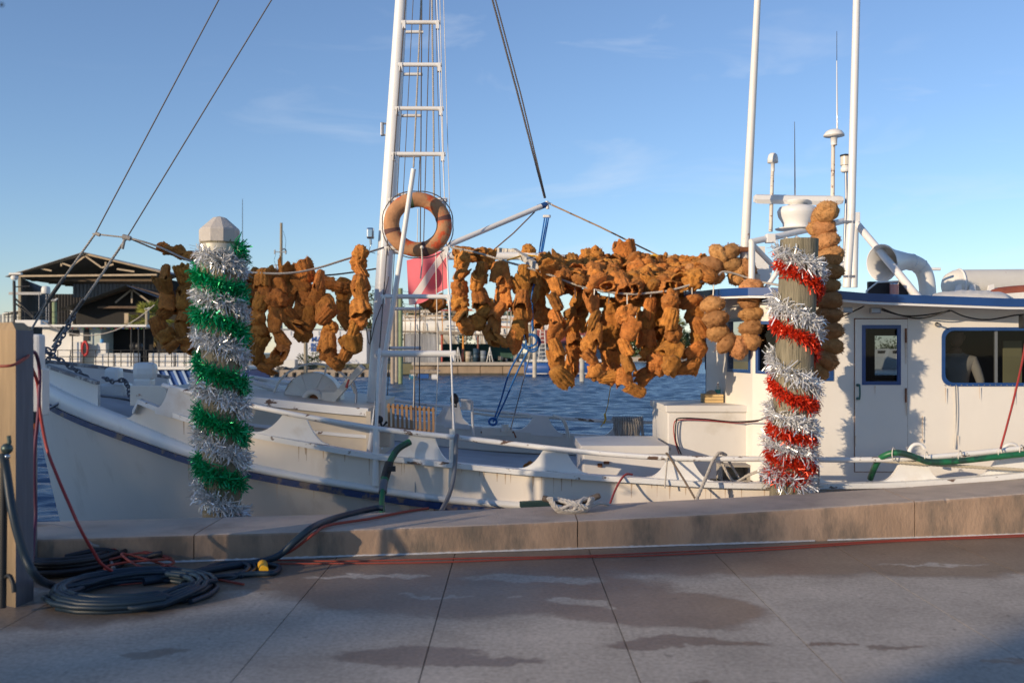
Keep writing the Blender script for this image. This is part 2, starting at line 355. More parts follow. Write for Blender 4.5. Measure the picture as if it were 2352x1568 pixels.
# ------------------------------------------------------------------ quay paving
WETS = [(-.25,6.7,1.45,.75),(.9,6.2,.75,.5),(-1.2,7.25,2.2,.7),(.9,5.45,.5,.09),(2.6,7.85,3.6,.85),(-3.3,6.5,1.6,.9),(5.2,8.2,2.2,.95),
        (-.55,5.2,.45,.17),(-.20,5.15,.42,.09),(-.5,4.65,.2,.10),(1.75,5.45,.16,.04),(2.1,5.4,.2,.05),(3.3,5.45,.2,.05),(3.0,4.62,.45,.07),(-1.9,5.3,.14,.08),(2.55,5.1,.14,.04),(.9,4.8,.08,.05),(-3.6,5.25,.7,.12),(3.4,5.9,.2,.05)]
DRYS = [(.15,7.02,.55,.14),(.42,6.35,.22,.12),(3.15,7.42,.42,.035),(-.5,6.55,.25,.04),(0.0,6.5,.12,.03),(-1.0,7.1,.55,.05),(-3.3,6.5,.5,.3)]
def paving_mat():
    m = bpy.data.materials.new('quay_concrete'); m.use_nodes = True; nt = m.node_tree; b = nt.nodes['Principled BSDF']; K = nt.links.new
    tcn = nd(nt, 'ShaderNodeTexCoord'); n0 = nd(nt, 'ShaderNodeTexNoise', Scale=2.6, Detail=6.0, Roughness=.6); K(tcn.outputs['Object'], n0.inputs['Vector'])
    sub = nd(nt, 'ShaderNodeVectorMath', _operation='SUBTRACT'); sub.inputs[1].default_value = (.5,.5,.5); K(n0.outputs['Color'], sub.inputs[0])
    scl = nd(nt, 'ShaderNodeVectorMath', _operation='SCALE'); scl.inputs[3].default_value = .55; K(sub.outputs[0], scl.inputs[0])
    add = nd(nt, 'ShaderNodeVectorMath', _operation='ADD'); K(tcn.outputs['Object'], add.inputs[0]); K(scl.outputs[0], add.inputs[1])
    def ells(lst, edge):
        cur = None
        for cx, cy, rx, ry in lst:
            s_ = nd(nt, 'ShaderNodeVectorMath', _operation='SUBTRACT'); s_.inputs[1].default_value = (cx, cy, 0); K(add.outputs[0], s_.inputs[0])
            q = nd(nt, 'ShaderNodeVectorMath', _operation='MULTIPLY'); q.inputs[1].default_value = (1/rx, 1/ry, 0); K(s_.outputs[0], q.inputs[0])
            ln = nd(nt, 'ShaderNodeVectorMath', _operation='LENGTH'); K(q.outputs[0], ln.inputs[0])
            if cur is None: cur = ln.outputs['Value']
            else:
                mn = nd(nt, 'ShaderNodeMath', _operation='MINIMUM'); K(cur, mn.inputs[0]); K(ln.outputs['Value'], mn.inputs[1]); cur = mn.outputs[0]
        r = nd(nt, 'ShaderNodeMapRange'); r.inputs[1].default_value = 1-edge; r.inputs[2].default_value = 1.0; r.inputs[3].default_value = 1; r.inputs[4].default_value = 0
        K(cur, r.inputs[0]); return r.outputs[0]
    wet = ells(WETS, .17); dry = ells(DRYS, .25)
    inv = nd(nt, 'ShaderNodeMath', _operation='SUBTRACT'); inv.inputs[0].default_value = 1; K(dry, inv.inputs[1])
    wm = nd(nt, 'ShaderNodeMath', _operation='MULTIPLY'); K(wet, wm.inputs[0]); K(inv.outputs[0], wm.inputs[1])
    n1 = nd(nt, 'ShaderNodeTexNoise', Scale=1.4, Detail=8.0, Roughness=.65); K(tcn.outputs['Object'], n1.inputs['Vector'])
    n2 = nd(nt, 'ShaderNodeTexNoise', Scale=34.0, Detail=4.0, Roughness=.7); K(tcn.outputs['Object'], n2.inputs['Vector'])
    c1 = nd(nt, 'ShaderNodeMixRGB'); c1.inputs[1].default_value = (.33,.285,.235,1); c1.inputs[2].default_value = (.50,.435,.365,1)
    r1 = nd(nt, 'ShaderNodeMapRange'); r1.inputs[1].default_value = .3; r1.inputs[2].default_value = .7; K(n1.outputs['Fac'], r1.inputs[0]); K(r1.outputs[0], c1.inputs[0])
    c2 = nd(nt, 'ShaderNodeMixRGB'); c2.blend_type = 'MULTIPLY'; c2.inputs[0].default_value = 1
    r2 = nd(nt, 'ShaderNodeMapRange'); r2.inputs[1].default_value = .3; r2.inputs[2].default_value = .7; r2.inputs[3].default_value = .72; r2.inputs[4].default_value = 1.28; K(n2.outputs['Fac'], r2.inputs[0])
    K(c1.outputs[0], c2.inputs[1]); K(r2.outputs[0], c2.inputs[2])
    n3 = nd(nt, 'ShaderNodeTexVoronoi', Scale=3.1, Randomness=1.0); K(add.outputs[0], n3.inputs['Vector'])
    r3 = nd(nt, 'ShaderNodeMapRange'); r3.inputs[1].default_value = .03; r3.inputs[2].default_value = .09; r3.inputs[3].default_value = .55; K(n3.outputs['Distance'], r3.inputs[0])
    c3 = nd(nt, 'ShaderNodeMixRGB'); c3.blend_type = 'MULTIPLY'; c3.inputs[0].default_value = 1; K(c2.outputs[0], c3.inputs[1]); K(r3.outputs[0], c3.inputs[2])
    c4 = nd(nt, 'ShaderNodeMixRGB'); c4.blend_type = 'MULTIPLY'; c4.inputs[2].default_value = (.54,.47,.42,1); K(wm.outputs[0], c4.inputs[0]); K(c3.outputs[0], c4.inputs[1])
    K(c4.outputs[0], b.inputs['Base Color'])
    rr = nd(nt, 'ShaderNodeMapRange'); rr.inputs[3].default_value = .85; rr.inputs[4].default_value = .42; K(wm.outputs[0], rr.inputs[0]); K(rr.outputs[0], b.inputs['Roughness'])
    bp = nd(nt, 'ShaderNodeBump', Strength=.35, Distance=.006); K(n2.outputs['Fac'], bp.inputs['Height']); K(bp.outputs[0], b.inputs['Normal'])
    return m
PAVE = paving_mat()
JOINT = mat('joint_dirt', (.10,.09,.08), .95)
EARTH = mat('outer_paving', (.30,.27,.24), .9, var=.15, vscale=.5)
q = MB(); q.add([(-300,-300,-.03),(300,-300,-.03),(300,7.7+.163*300,-.03),(-300,7.7-.163*300,-.03)], [(0,1,2,3)])
quay = tag(q.build('quay_ground', JOINT), kind='structure')
q = MB(); q.add([(-300,-300,-.012),(300,-300,-.012),(300,-25,-.012),(-300,-25,-.012)], [(0,1,2,3)]); tag(q.build('outer_ground', EARTH), kind='structure')
def kf(x): return 7.967+.163*x           # kerb front line
def kb(x): return 8.755+.16*x            # kerb back line
def ktop(x): return .205+.00227*(x+1.82)+.00348*(x+1.82)**2 if x > -1.82 else .205
jx = [-40,-20,-10,-7,-4.4,-2.94,-1.36,-.45,.62,1.606,2.65,3.66,4.7,5.75,6.8,9,14,30]
for i in range(len(jx)-1):
    a_, b_ = jx[i], jx[i+1]; gp = .0025 if i % 2 else .004
    mb = MB(); y0 = -25
    ins = [(a_+gp, y0), (b_-gp, y0), (b_-gp, kf(b_)+.05), (a_+gp, kf(a_)+.05)]
    mb.add([(x,y,-.02) for x,y in ins]+[(x,y,0) for x,y in ins], [(4,5,6,7),(0,1,5,4),(1,2,6,5),(2,3,7,6),(3,0,4,7)])
    mb.build('concrete_slab', PAVE, quay)
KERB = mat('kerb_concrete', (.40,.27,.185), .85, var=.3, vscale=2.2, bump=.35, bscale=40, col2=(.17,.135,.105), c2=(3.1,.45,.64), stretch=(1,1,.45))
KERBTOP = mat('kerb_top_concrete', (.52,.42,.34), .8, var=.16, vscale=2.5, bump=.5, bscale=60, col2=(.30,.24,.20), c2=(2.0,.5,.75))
kc = MB(); kc.prism([(-30,kf(-30)+.03,-3),(30,kf(30)+.03,-3),(30,kb(30)-.03,-3),(-30,kb(-30)-.03,-3)], (0,0,3.1))
kerb = tag(kc.build('kerb', mat('kerb_core', (.12,.1,.08), .9)), kind='structure')
kj = [-16,-12,-8.2,-5.3,-2.42,.53,3.45,6.4,9.4,14,20]
for i in range(len(kj)-1):
    a_, b_ = kj[i]+.004, kj[i+1]-.004; n = 110; b = .022; vs = []
    for k in range(n+1):
        x = lerp(a_, b_, k/n); z = ktop(x); cn = noise.noise(Vector((x*14,2,0))); b = .020+.006*noise.noise(Vector((x*30,9,0)))+max(0,cn-.42)*.09
        vs += [(x,kf(x),-.05),(x,kf(x),z-b),(x,kf(x)+b*.3,z-b*.35),(x,kf(x)+b,z),(x,kb(x)-b,z+.004),(x,kb(x),z-b),(x,kb(x),-2.6)]
    fs = []; mi = []
    for k in range(n):
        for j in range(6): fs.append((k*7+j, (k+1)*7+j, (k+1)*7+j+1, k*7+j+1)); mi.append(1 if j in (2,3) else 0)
    fs += [tuple(range(7)), tuple(range(n*7, n*7+7))[::-1]]; mi += [0,0]
    mb = MB()
    for f, m_ in zip(fs, mi): mb.f.append(list(f)); mb.sm.append(False); mb.mi.append(m_)
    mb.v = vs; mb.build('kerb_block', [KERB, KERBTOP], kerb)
# flaking white sealant where kerb meets paving
mb = MB(); x = -3.3; run = []
while x < 5.8:
    nv = noise.noise(Vector((x*2.1,3,0)))+.5*noise.noise(Vector((x*9,7,0))); wd_ = (.020+.016*nv)*(1 if x < 2.4 else .6)
    if wd_ > .007: run.append((x, wd_+.003*noise.noise(Vector((x*60,1,0))), .006+.008*abs(noise.noise(Vector((x*40,5,0))))))
    if (wd_ <= .007 or x > 5.77) and len(run) > 2:
        vs = []
        for q_, w2, h2 in run: vs += [(q_,kf(q_)-w2,.003),(q_,kf(q_)-w2*.5,.003+h2),(q_,kf(q_)+.003,.006+h2)]
        mb.add(vs, [(i*3+k,(i+1)*3+k,(i+1)*3+k+1,i*3+k+1) for i in range(len(run)-1) for k in range(2)], True); run = []
    elif wd_ <= .007: run = []
    x += .018
mb.build('sealant_strip', mat('white_sealant', (.58,.56,.54), .7, var=.2, vscale=30), kerb)

# ------------------------------------------------------------------ the sponge boat
boat = thing('sponge_boat', 'big white sponge diving boat with blue stripe moored along the quay, decked with sponges', 'boat', (0,YC,WZ))
ynear = curve1([(-5.85,12.1),(-5.6,11.78),(-5.2,11.38),(-4.7,11.0),(-4,10.6),(-3.3,10.22),(-2.64,10.02),(-1.6,9.82),(-.84,9.73),(0,9.68),(2,9.62),(5,9.62),(8,9.95)])
zstr = curve1([(-5.85,1.14),(-5.45,1.02),(-4.62,.81),(-3.96,.654),(-3.27,.498),(-2.64,.39),(-1.59,.239),(-.84,.141),(-.27,.09),(1,.03),(3,.04),(5,.12),(8,.35)])
zcap = curve1([(-5.85,1.5),(-4.6,1.26),(-3.9,1.05),(-3.27,.886),(-2.64,.768),(-1.83,.638),(-1.34,.567),(-.56,.49),(.13,.425),(.675,.385),(1.3,.35),(1.8,.318),(2.48,.303),(3,.303),(3.75,.32),(4.94,.408),(8,.75)])
zrail = curve1([(-3.64,1.243),(-3.27,1.17),(-2.64,1.052),(-1.34,.841),(-.56,.76),(.13,.684),(.675,.626),(1.5,.569),(2.48,.559),(3.75,.563),(4.94,.664),(8,1.0)])
moul = curve1([(-5.85,.22),(-5.4,.22),(-3.9,.17),(-2.64,.09),(0,.07),(8,.07)])
zdeck = curve1([(-5.85,1.2),(-4.6,.85),(-3.5,.62),(-2,.36),(0,.12),(2,.08),(5,.15),(8,.4)])
HX = -5.85
def hullp(s, t, side):
    xd = lerp(HX, 8, s); zs = zstr(xd); z = lerp(-1.3, zs, t)
    xst = lerp(-5.2, HX, t**.75); x = lerp(xst, 8, s)
    hb = YC-ynear(xd); fl = lerp(.35, .93, min(1, s*2.1)); k = fl+(1-fl)*t**1.25
    return Vector((x, YC-side*hb*k, z))
SS = [0,.004,.01,.02,.032,.045]+[.045+.955*((i/46)**1.15) for i in range(1,47)]
hm = MB()
for side in (1,-1):
    hm.grid(lambda a_, b_: hullp(SS[round(a_*(len(SS)-1))], b_, side), len(SS)-1, 12, flip=(side<0))
tr = [hullp(1, j/8, 1) for j in range(9)]+[hullp(1, j/8, -1) for j in range(8,-1,-1)]
hm.add(tr, [tuple(range(len(tr)))])
HULLM = mat('hull_white_paint', (.80,.72,.63), .34, var=.07, vscale=.9, bump=.12, bscale=3.5, col2=(.50,.40,.30), c2=(2.6,.56,.95), coat=.2, stretch=(1,1,.22))
hm.build('hull', HULLM, boat)
def xs_(a_, b_, n): return [lerp(a_, b_, i/n) for i in range(n+1)]
# blue stripe, white moulding
for side in (1,-1):
    yy = lambda x, off=0: YC-side*(YC-ynear(x)+off)
    MB().sweep([(x, yy(x,.012), zstr(x)-.035) for x in [HX,-5.8,-5.72,-5.6,-5.45,-5.2]+xs_(-5,8,60)], .05, .062).build('rub_stripe', BLUE_WORN, boat)
    m_ = MB(); pth = [HX+.02,-5.8,-5.72,-5.6,-5.45,-5.2]+xs_(-5,8,60); vs = []
    for x in pth:
        h = moul(x); y = yy(x); o_ = -side
        vs += [Vector((x,y+o_*0,zstr(x)-.004)),Vector((x,y+o_*.045,zstr(x)+.02)),Vector((x,y+o_*.035,zstr(x)+h*.85)),Vector((x,y+o_*-.01,zstr(x)+h)),Vector((x,y+o_*-.12,zstr(x)+h))]
    m_.add(vs, [((i*5+k),(i*5+k+1),((i+1)*5+k+1),((i+1)*5+k)) for i in range(len(pth)-1) for k in range(4)], True)
    m_.build('rubbing_strake', WHITE, boat)
    # bulwark with the scooped opening near the bow
    def btop(x):
        if x < -3.95: t = max(0, (x+4.18)/.23); base = zstr(x)+moul(x); return lerp(base, zcap(x), t**2.2)
        return zcap(x)
    xb = xs_(-4.18,-3.95,8)[:-1]+xs_(-3.95,8,60); m_ = MB(); vs = []
    for x in xb:
        y = yy(x,-.01); zb = zstr(x)+moul(x)*.6; zt = btop(x)
        vs += [(x,y,zb),(x,y,zt),(x,y+side*.06,zt),(x,y+side*.06,zb+.01)]
    m_.add(vs, [((i*4+k),(i*4+k+1),((i+1)*4+k+1),((i+1)*4+k)) for i in range(len(xb)-1) for k in range(3)])
    m_.build('bulwark', HULLM if side > 0 else WHITE_RUST, boat)
    MB().sweep([(x, yy(x,.005), btop(x)+.002) for x in xs_(-4.02,-3.95,4)[:-1]+xs_(-3.95,8,60)], .13, .05).build('cap_rail', WHITE_CHIP, boat)
    # bow bulwark planking set inboard
    xq = [HX+.04,-5.75,-5.65,-5.5,-5.3]+xs_(-5.1,-4.56,6); vs = []
    for x in xq:
        y = yy(x,-.05); vs += [(x,y,zstr(x)+.1),(x,y,zcap(x)-.02),(x,y+side*.07,zcap(x)-.02),(x,y+side*.07,zstr(x)+.1)]
    MB().add(vs, [((i*4+k),(i*4+k+1),((i+1)*4+k+1),((i+1)*4+k)) for i in range(len(xq)-1) for k in range(3)]+[(0,1,2,3),((len(xq)-1)*4,(len(xq)-1)*4+1,(len(xq)-1)*4+2,(len(xq)-1)*4+3)]).build('bow_bulwark', WHITE, boat)
    MB().sweep([(x, yy(x,-.04), zcap(x)) for x in xq], .13, .035).build('bow_cap', mat('worn_grey_cap', (.22,.2,.2), .7, var=.3, vscale=9, col2=(.55,.53,.5), c2=(7,.5,.6)), boat)
    MB().tube([(x, yy(x,-.0), zrail(x)) for x in xs_(-3.64,8,64)], .027, 8).build('hand_rail', WHITE_CHIP, boat)
    # scoop shaped rail brackets
    for ul, ur, tl, tr_ in ((352,520,384,440),(588,751,652,697),(885,1033,950,998),(1191,1350,1253,1299),(1484,1637,1536,1585),(1755,1906,1805,1850),(2018,2152,2067,2115),(2244,2420,2296,2370)):
        X = [ (u-1176)/F*9.7 if u > 1000 else (u-1176)/F*(9.9 if u > 600 else 10.2) for u in (ul, tl, tr_, ur)]
        m_ = MB(); top = []; bot = []
        for i in range(9):
            t = i/8; x = lerp(X[0], X[1], t); top.append((x, zcap(x)+.03+(zrail(x)-zcap(x)-.02)*t**2.2))
        for i in range(9):
            t = i/8; x = lerp(X[2], X[3], t); top.append((x, zcap(x)+.03+(zrail(x)-zcap(x)-.02)*(1-t)**2.2))
        for x, z in top: bot.append((x, zcap(x)-.03))
        y0 = yy((X[0]+X[3])/2,-.005)+side*.02; nn = len(top)
        for yv in (0, side*.05): vs = [(x,y0+yv,z) for x,z in top]+[(x,y0+yv,z) for x,z in bot]; m_.add(vs, [(i,i+1,nn+i+1,nn+i) for i in range(nn-1)])
        m_.add([(x,y0,z) for x,z in top]+[(x,y0+side*.05,z) for x,z in top], [(i,i+1,nn+i+1,nn+i) for i in range(nn-1)])
        m_.build('rail_bracket', WHITE, boat)
# rust weeps and scuppers on the near hull
sc_ = MB(); wp = MB(); rgw = random.Random(12)
for i in range(9):
    x = -3.2+i*1.0+rgw.uniform(-.2,.2); z = zcap(x)-.10; y = ynear(x)+.006; sc_.box((x,y,z-.0),(.10,.012,.035),bev=.008)
for i in range(70):
    x = rgw.uniform(-3.6,5.5); zt_ = zcap(x)-.03 if rgw.random() < .6 else zstr(x)-.07; y = ynear(x)+.008; l_ = rgw.uniform(.04,.17); w_ = rgw.uniform(.003,.009)
    wp.add([(x-w_,y,zt_),(x+w_,y,zt_),(x+w_*.3,y+.002,zt_-l_),(x-w_*.3,y+.002,zt_-l_)],[(0,1,2,3)])
wo_ = wp.build('rust_weeps', mat('rust_weep', (.56,.43,.32), .7, var=.2, vscale=20), boat); wo_['kind'] = 'stuff'
# deck
dm = MB(); DX = [HX+.1,-5.7,-5.5,-5.2]+xs_(-5,7.9,40)
dm.grid(lambda a_, b_: Vector((DX[round(a_*(len(DX)-1))], lerp(ynear(DX[round(a_*(len(DX)-1))])+.05, 2*YC-ynear(DX[round(a_*(len(DX)-1))])-.05, b_), zdeck(DX[round(a_*(len(DX)-1))])+.04*math.sin(math.pi*b_))), len(DX)-1, 6)
dm.build('deck', mat('grey_deck_paint', (.42,.42,.44), .6, var=.15, vscale=3, bump=.2, bscale=30), boat)
# raised foredeck trunk with beaded top edge
tz = curve1([(-4.2,1.22),(-2.9,1.10),(-1.62,.97),(-1.5,.965)])
vs = []; xt = xs_(-3.9,-1.57,14)
for x in xt: vs += [(x,10.86,zdeck(x)),(x,10.86,tz(x)-.22),(x,10.92,tz(x)-.23),(x,10.92,tz(x)),(x,13.3,tz(x)+.03),(x,13.3,zdeck(x))]
nn = len(xt)
MB().add(vs, [((i*6+k),(i*6+k+1),((i+1)*6+k+1),((i+1)*6+k)) for i in range(nn-1) for k in range(5)]+[tuple(range(6)), tuple((nn-1)*6+k for k in range(6))]).build('foredeck_trunk', CREAM, boat)
MB().sweep([(x,10.90,tz(x)-.035) for x in xt], .08, .085).build('trunk_edge_moulding', WHITE_CHIP, boat)
MB().sweep([(x,10.85,tz(x)-.30) for x in xt], .03, .035).build('trunk_bead', WHITE_CHIP, boat)
MB().beam((-1.56,10.84,zdeck(-1.56)),(-1.56,10.84,tz(-1.56)-.02),.05,.05).build('corner_post', CREAM, boat)
# chocks and bitts on the bow
b_ = MB(); b_.box(P(268,896,11.6), (.28,.3,.16), bev=.03); b_.build('anchor_chock', WHITE, boat)
b_ = MB(); b_.box(P(262,860,11.9), (.18,.18,.17), bev=.05); b_.build('small_bitt', WHITE, boat)
b_ = MB(); b_.box(P(334,852,11.3), (.25,.2,.20), bev=.07); b_.box(P(332,890,11.3), (.20,.17,.22), bev=.03); b_.build('bow_bitt', WHITE, boat)
b_ = MB(); b_.box(P(345,908,10.9), (.40,.12,.22), bev=.01); b_.build('hawse_box', WHITE_RUST, boat)
# mast, gallows pole, boom
mp_ = [P(857,1030,12.0), P(859,900,12.0), P(893,400,12.0), P(924,0,12.0), P(948,-420,12.0)]
MB().tube([mp_[0].lerp(mp_[-1], i/12) for i in range(13)], [lerp(.118,.055,i/12) for i in range(13)], 20).build('mast', mat('mast_paint', (.80,.79,.77), .35, var=.05, bump=.05, bscale=8, col2=(.35,.3,.27), c2=(5,.68,.75)), boat)
MB().tube([P(846,1045,10.35), P(905,690,10.12), P(950,388,10.0)], .026, 10).build('gallows_pole', WHITE, boat)
MB().tube([P(864,983,9.78), P(863,1115,9.74)], .034, 8).build('stanchion', WHITE, boat)
MB().tube([P(872,800,9.95), P(864,983,9.78)], .018, 8).build('stanchion_top', WHITE, boat)
MB().tube([P(1030,563,12), P(1236,477,12.6), P(1243,474,12.62)], .034, 10).build('derrick_boom', WHITE, boat)
MB().tube([P(1236,477,12.62), P(1256,469,12.65)], .038, 10).build('boom_tip', BLUE, boat)
MB().tube([P(895,575,12), P(1030,585,12)], .04, 10).build('gooseneck_arm', WHITE, boat)
MB().tube([P(1030,588,12), P(1200,588,12.05), P(1560,609,12.1), P(1700,617,12.1)], .047, 12).build('sponge_boom', WHITE, boat)
MB().tube([P(1700,617,12.1), P(1728,619,12.1)], .052, 12).build('boom_collar', BLUE, boat)
MB().tube([P(1728,620,12.1), P(1770,624,12.1)], [.052,.07], 12).build('boom_socket', WHITE, boat)
# wooden spreaders and rail that carry the sponge lines
MB().beam(P(1140,575,12.6), P(1185,579,12.2), .05,.07).build('rack_batten', WOODG_X, boat)
MB().beam(P(1180,577,12.3), P(1264,631,10.95), .055,.075).build('rack_batten', WOODG_X, boat)
MB().beam(P(1500,593,12.3), P(1672,600,12.2), .05,.09).build('rack_batten', WOODG_X, boat)
MB().beam(P(1665,615,12.0), P(1740,640,10.95), .055,.09).build('rack_batten', WOODG_X, boat)
# shrouds with rungs: near pair and far pair
def shr(u0, v0, d0, u1, d1, name='shroud', r=.006, m=ROPED): return MB().tube([P(u0,v0,d0), P(u1,-30,d1)], r, 5).build(name, m, boat)
near_l = lambda v: P(np.interp(v,[-30,459,812,985],[934,898,872,858]), v, np.interp(v,[-30,985],[11.05,9.8]))
near_r = lambda v: P(np.interp(v,[-30,0,459,681,812,1000],[1002,1003,1021,1031,1040,1043]), v, np.interp(v,[-30,1000],[11.05,9.75]))
far_l = lambda v: P(np.interp(v,[-30,459,799],[936,908,886]), v, np.interp(v,[-30,985],[12.8,14.2]))
far_r = lambda v: P(np.interp(v,[-30,459,985],[969,960,963]), v, np.interp(v,[-30,985],[12.8,14.3]))
MB().tube([near_l(v) for v in (-30,985)], .007, 5).build('shroud', ROPED, boat)
MB().tube([near_r(v) for v in (-30,459,681,1000)], [.006,.006,.010,.011], 6).build('shroud', WHITE, boat)
MB().tube([far_l(v) for v in (-30,985)], .006, 5).build('shroud', ROPED, boat)
MB().tube([far_r(v) for v in (-30,970)], .008, 5).build('shroud', ROPED, boat)
for v, ex in ((52,8),(149,8),(249.5,9),(354,10),(459,10),(570,9),(681,8),(812,6)):
    a_, b_ = near_l(v), near_r(v); b_.y = a_.y = (a_.y+b_.y)/2; dx = (b_-a_).normalized()*.03
    rr = .024 if v < 700 else .033
    mb = MB().tube([a_-dx, b_+dx], rr, 8)
    mb.box(a_-Vector((0,0,.03)), (.035,.06,.09)).box(b_-Vector((0,0,.03)), (.035,.06,.09)); mb.build('ladder_rung', WHITE, boat)
for v in (74,171,266,358,447,570,709,799):
    a_, b_ = far_l(v), far_r(v); MB().tube([a_, b_+Vector((.03,0,0))], .022, 8).build('ladder_rung', WHITE, boat)
for (u0,v0,u1,v1,d0,d1,r,m) in ((949,0,926,450,12.3,12.3,.005,ROPED),(965,350,960,459,12.4,12.6,.006,ROPED),(988,-10,973,560,11.8,11.6,.006,ROPED),
        (1000,-10,1018,700,11.4,11.0,.004,ROPED),(1010,-20,1021,470,11.5,11.2,.005,ROPEW),(1019,0,1033,490,11.6,11.2,.004,ROPEW)):
    MB().tube([P(u0,v0,d0), P(u1,v1,d1)], r, 5).build('rigging_wire', m, boat)
MB().rope([P(992,-10,11.7), P(996,300,11.5), P(997,470,11.4)], .011).build('halyard', ROPE, boat)
MB().rope([P(968,-10,12.2), P(950,385,11.6)], .011).build('halyard', ROPE, boat)
MB().tube([P(960,480,11.7), P(956,680,11.6), P(948,990,11.3)], .005, 5).build('rigging_wire', ROPEW, boat)
MB().tube([P(1001,580,11.2), P(1006,850,10.9), P(995,1070,9.8)], .006, 5).build('rigging_wire', ROPEW, boat)
MB().tube([P(955,700,11.6), P(952,860,11.4), P(953,985,9.9)], .006, 5).build('rigging_wire', ROPED, boat)
MB().tube([P(1034,690,10.4), P(1040,900,10), P(1039,1000,9.75)], .004, 5).build('rigging_wire', ROPEW, boat)
MB().tube([P(953,985,9.85),P(954,1150,9.72)], .006, 5).build('chain_plate', STEEL, boat)
MB().beam(P(1039,985,9.72),P(1036,1120,9.66),.05,.02).build('chain_plate', WHITE_RUST, boat)
# mast fittings: floodlight, clamp light, cable
f_ = MB(); f_.box(P(851,536,11.9), (.085,.1,.13), bev=.02); f_.tube([P(851,550,11.9),P(852,562,11.9)], .015, 8); f_.tube([P(851,563,11.9),P(848,578,11.9),P(862,582,11.9)], .005, 5); f_.build('mast_floodlight', CHROME, boat)
f_ = MB(); f_.box(P(878,297,12.0), (.035,.06,.16), bev=.008); f_.box(P(882,284,12.0),(.05,.04,.015)); f_.box(P(882,310,12.0),(.05,.04,.015)); f_.build('mast_bracket', STEEL, boat)
MB().tube(smoothpath([P(893,635,11.86),P(880,690,11.84),P(862,740,11.86),P(849,790,11.86),P(840,745,11.9)]), .006, 5).build('mast_cable', ROPED, boat)
# stays
MB().tube([P(508,-10,12.3), P(218,538,12.1)], .008, 6).build('forestay', ROPED, boat)
MB().rope([P(218,538,12.1), P(110,690,12.0), P(62,775,12.0)], .014).build('forestay_lower', ROPE, boat)
MB().tube([P(630,-10,12.3), P(292,545,12.1)], .008, 6).build('forestay', ROPED, boat)
MB().rope([P(292,545,12.1), P(172,720,12.0), P(120,798,12.0)], .016).build('forestay_lower', ROPE, boat)
for u_, v_ in ((128,665),(172,716)):
    f_ = MB(); p_ = P(u_,v_,12.0); d_ = Vector((-.57,0,-.82)); f_.tube([p_-d_*.18, p_+d_*.18], .026, 8); f_.tube([p_+d_*.2+Vector((.02,0,.01)), p_+d_*.42+Vector((.02,0,.01))], .012, 6); f_.tube([p_+d_*.2-Vector((.02,0,.01)), p_+d_*.42-Vector((.02,0,.01))], .012, 6)
    f_.build('turnbuckle', mat('greased_steel', (.12,.11,.10), .5, .5, var=.4, vscale=12), boat)
def chain(pts, r, mb=None):
    mb = mb or MB(); pts = [Vector(p) for p in pts]; L_ = [0]
    for i in range(1, len(pts)): L_.append(L_[-1]+(pts[i]-pts[i-1]).length)
    step = r*4.2; n = int(L_[-1]/step); j = 0
    for i in range(n):
        t = step*i
        while j < len(pts)-2 and L_[j+1] < t: j += 1
        d = (pts[j+1]-pts[j]).normalized(); c = pts[j]+d*(t-L_[j]); s_ = d.cross(Vector((0,1,0))).normalized() if i % 2 else d.cross(Vector((0,0,1))).normalized()
        mb.tube([c+d*math.cos(q_)*r*3+s_*math.sin(q_)*r*1.7 for q_ in [k*math.pi/4 for k in range(9)]], r*.75, 5, cap=False)
    return mb
CH = mat('anchor_chain_steel', (.16,.15,.16), .45, .7, var=.3, vscale=20)
chain([P(75,790,11.7),P(110,810,11.6),P(175,850,11.5),P(215,880,11.4)], .016).build('anchor_chain', CH, boat)
chain([P(172,720,12.0),P(140,780,11.9),P(98,845,11.7)], .014).build('anchor_chain', CH, boat)
chain([P(60,785,11.9),P(100,800,11.8),P(130,812,11.8)], .016).build('anchor_chain', CH, boat)
chain([P(240,868,11.5),P(258,876,11.4),P(285,872,11.4),P(296,890,11.3),P(300,925,11.2)], .013).build('anchor_chain', CH, boat)
MB().tube(smoothpath([P(98,946,11.3),P(135,926,11.3),P(178,904,11.3),P(240,909,11.3),P(320,918,11.2)]), .017, 6).build('bow_roller_bar', STEEL, boat)
# winch drum with arm and wheel
wc = P(724,921,11.8)
wn_ = MB(); k = 16
for i in range(k):
    a0, a1 = 2*math.pi*i/k, 2*math.pi*(i+1)/k; am = (a0+a1)/2; c = P(716,920,11.8)
    p0 = c+Vector((math.cos(a0)*.08,-.05,math.sin(a0)*.08)); p1 = c+Vector((math.cos(a0)*.335,.02-(i%2)*.015,math.sin(a0)*.335)); p2 = c+Vector((math.cos(am)*.34,.02-(i%2)*.015,math.sin(am)*.34)); p3 = c+Vector((math.cos(a1)*.335,.02-(i%2)*.015,math.sin(a1)*.335)); p4 = c+Vector((math.cos(a1)*.08,-.05,math.sin(a1)*.08))
    wn_.prism([p0,p1,p2,p3,p4],(0,.02,0))
wn_.lathe([(.34,0),(.34,.3),(.06,.32)], P(716,920,11.8), (0,1,0), 32)
wn_.build('winch_drum', WHITE_RUST, boat)
h_ = MB(); h_.lathe([(.07,0),(.13,-.01),(.13,-.09),(.11,-.11),(.07,-.11),(.06,-.04),(0,-.03)], P(722,918,11.72), (0,1,0), 24); h_.build('winch_hub', WHITE_RUST, boat)
MB().lathe([(.065,0),(.05,.01),(0,.015)], P(722,918,11.63), (0,1,0), 20).build('hub_bore', RUST, boat)
MB().beam(P(758,925,11.6), P(832,842,11.55), .07,.16,up=(0,1,0)).build('winch_arm', WHITE_RUST, boat)
MB().beam(P(756,900,11.55), P(756,945,11.55), .16,.08,up=(0,1,0)).build('winch_cheek', WHITE_RUST, boat)
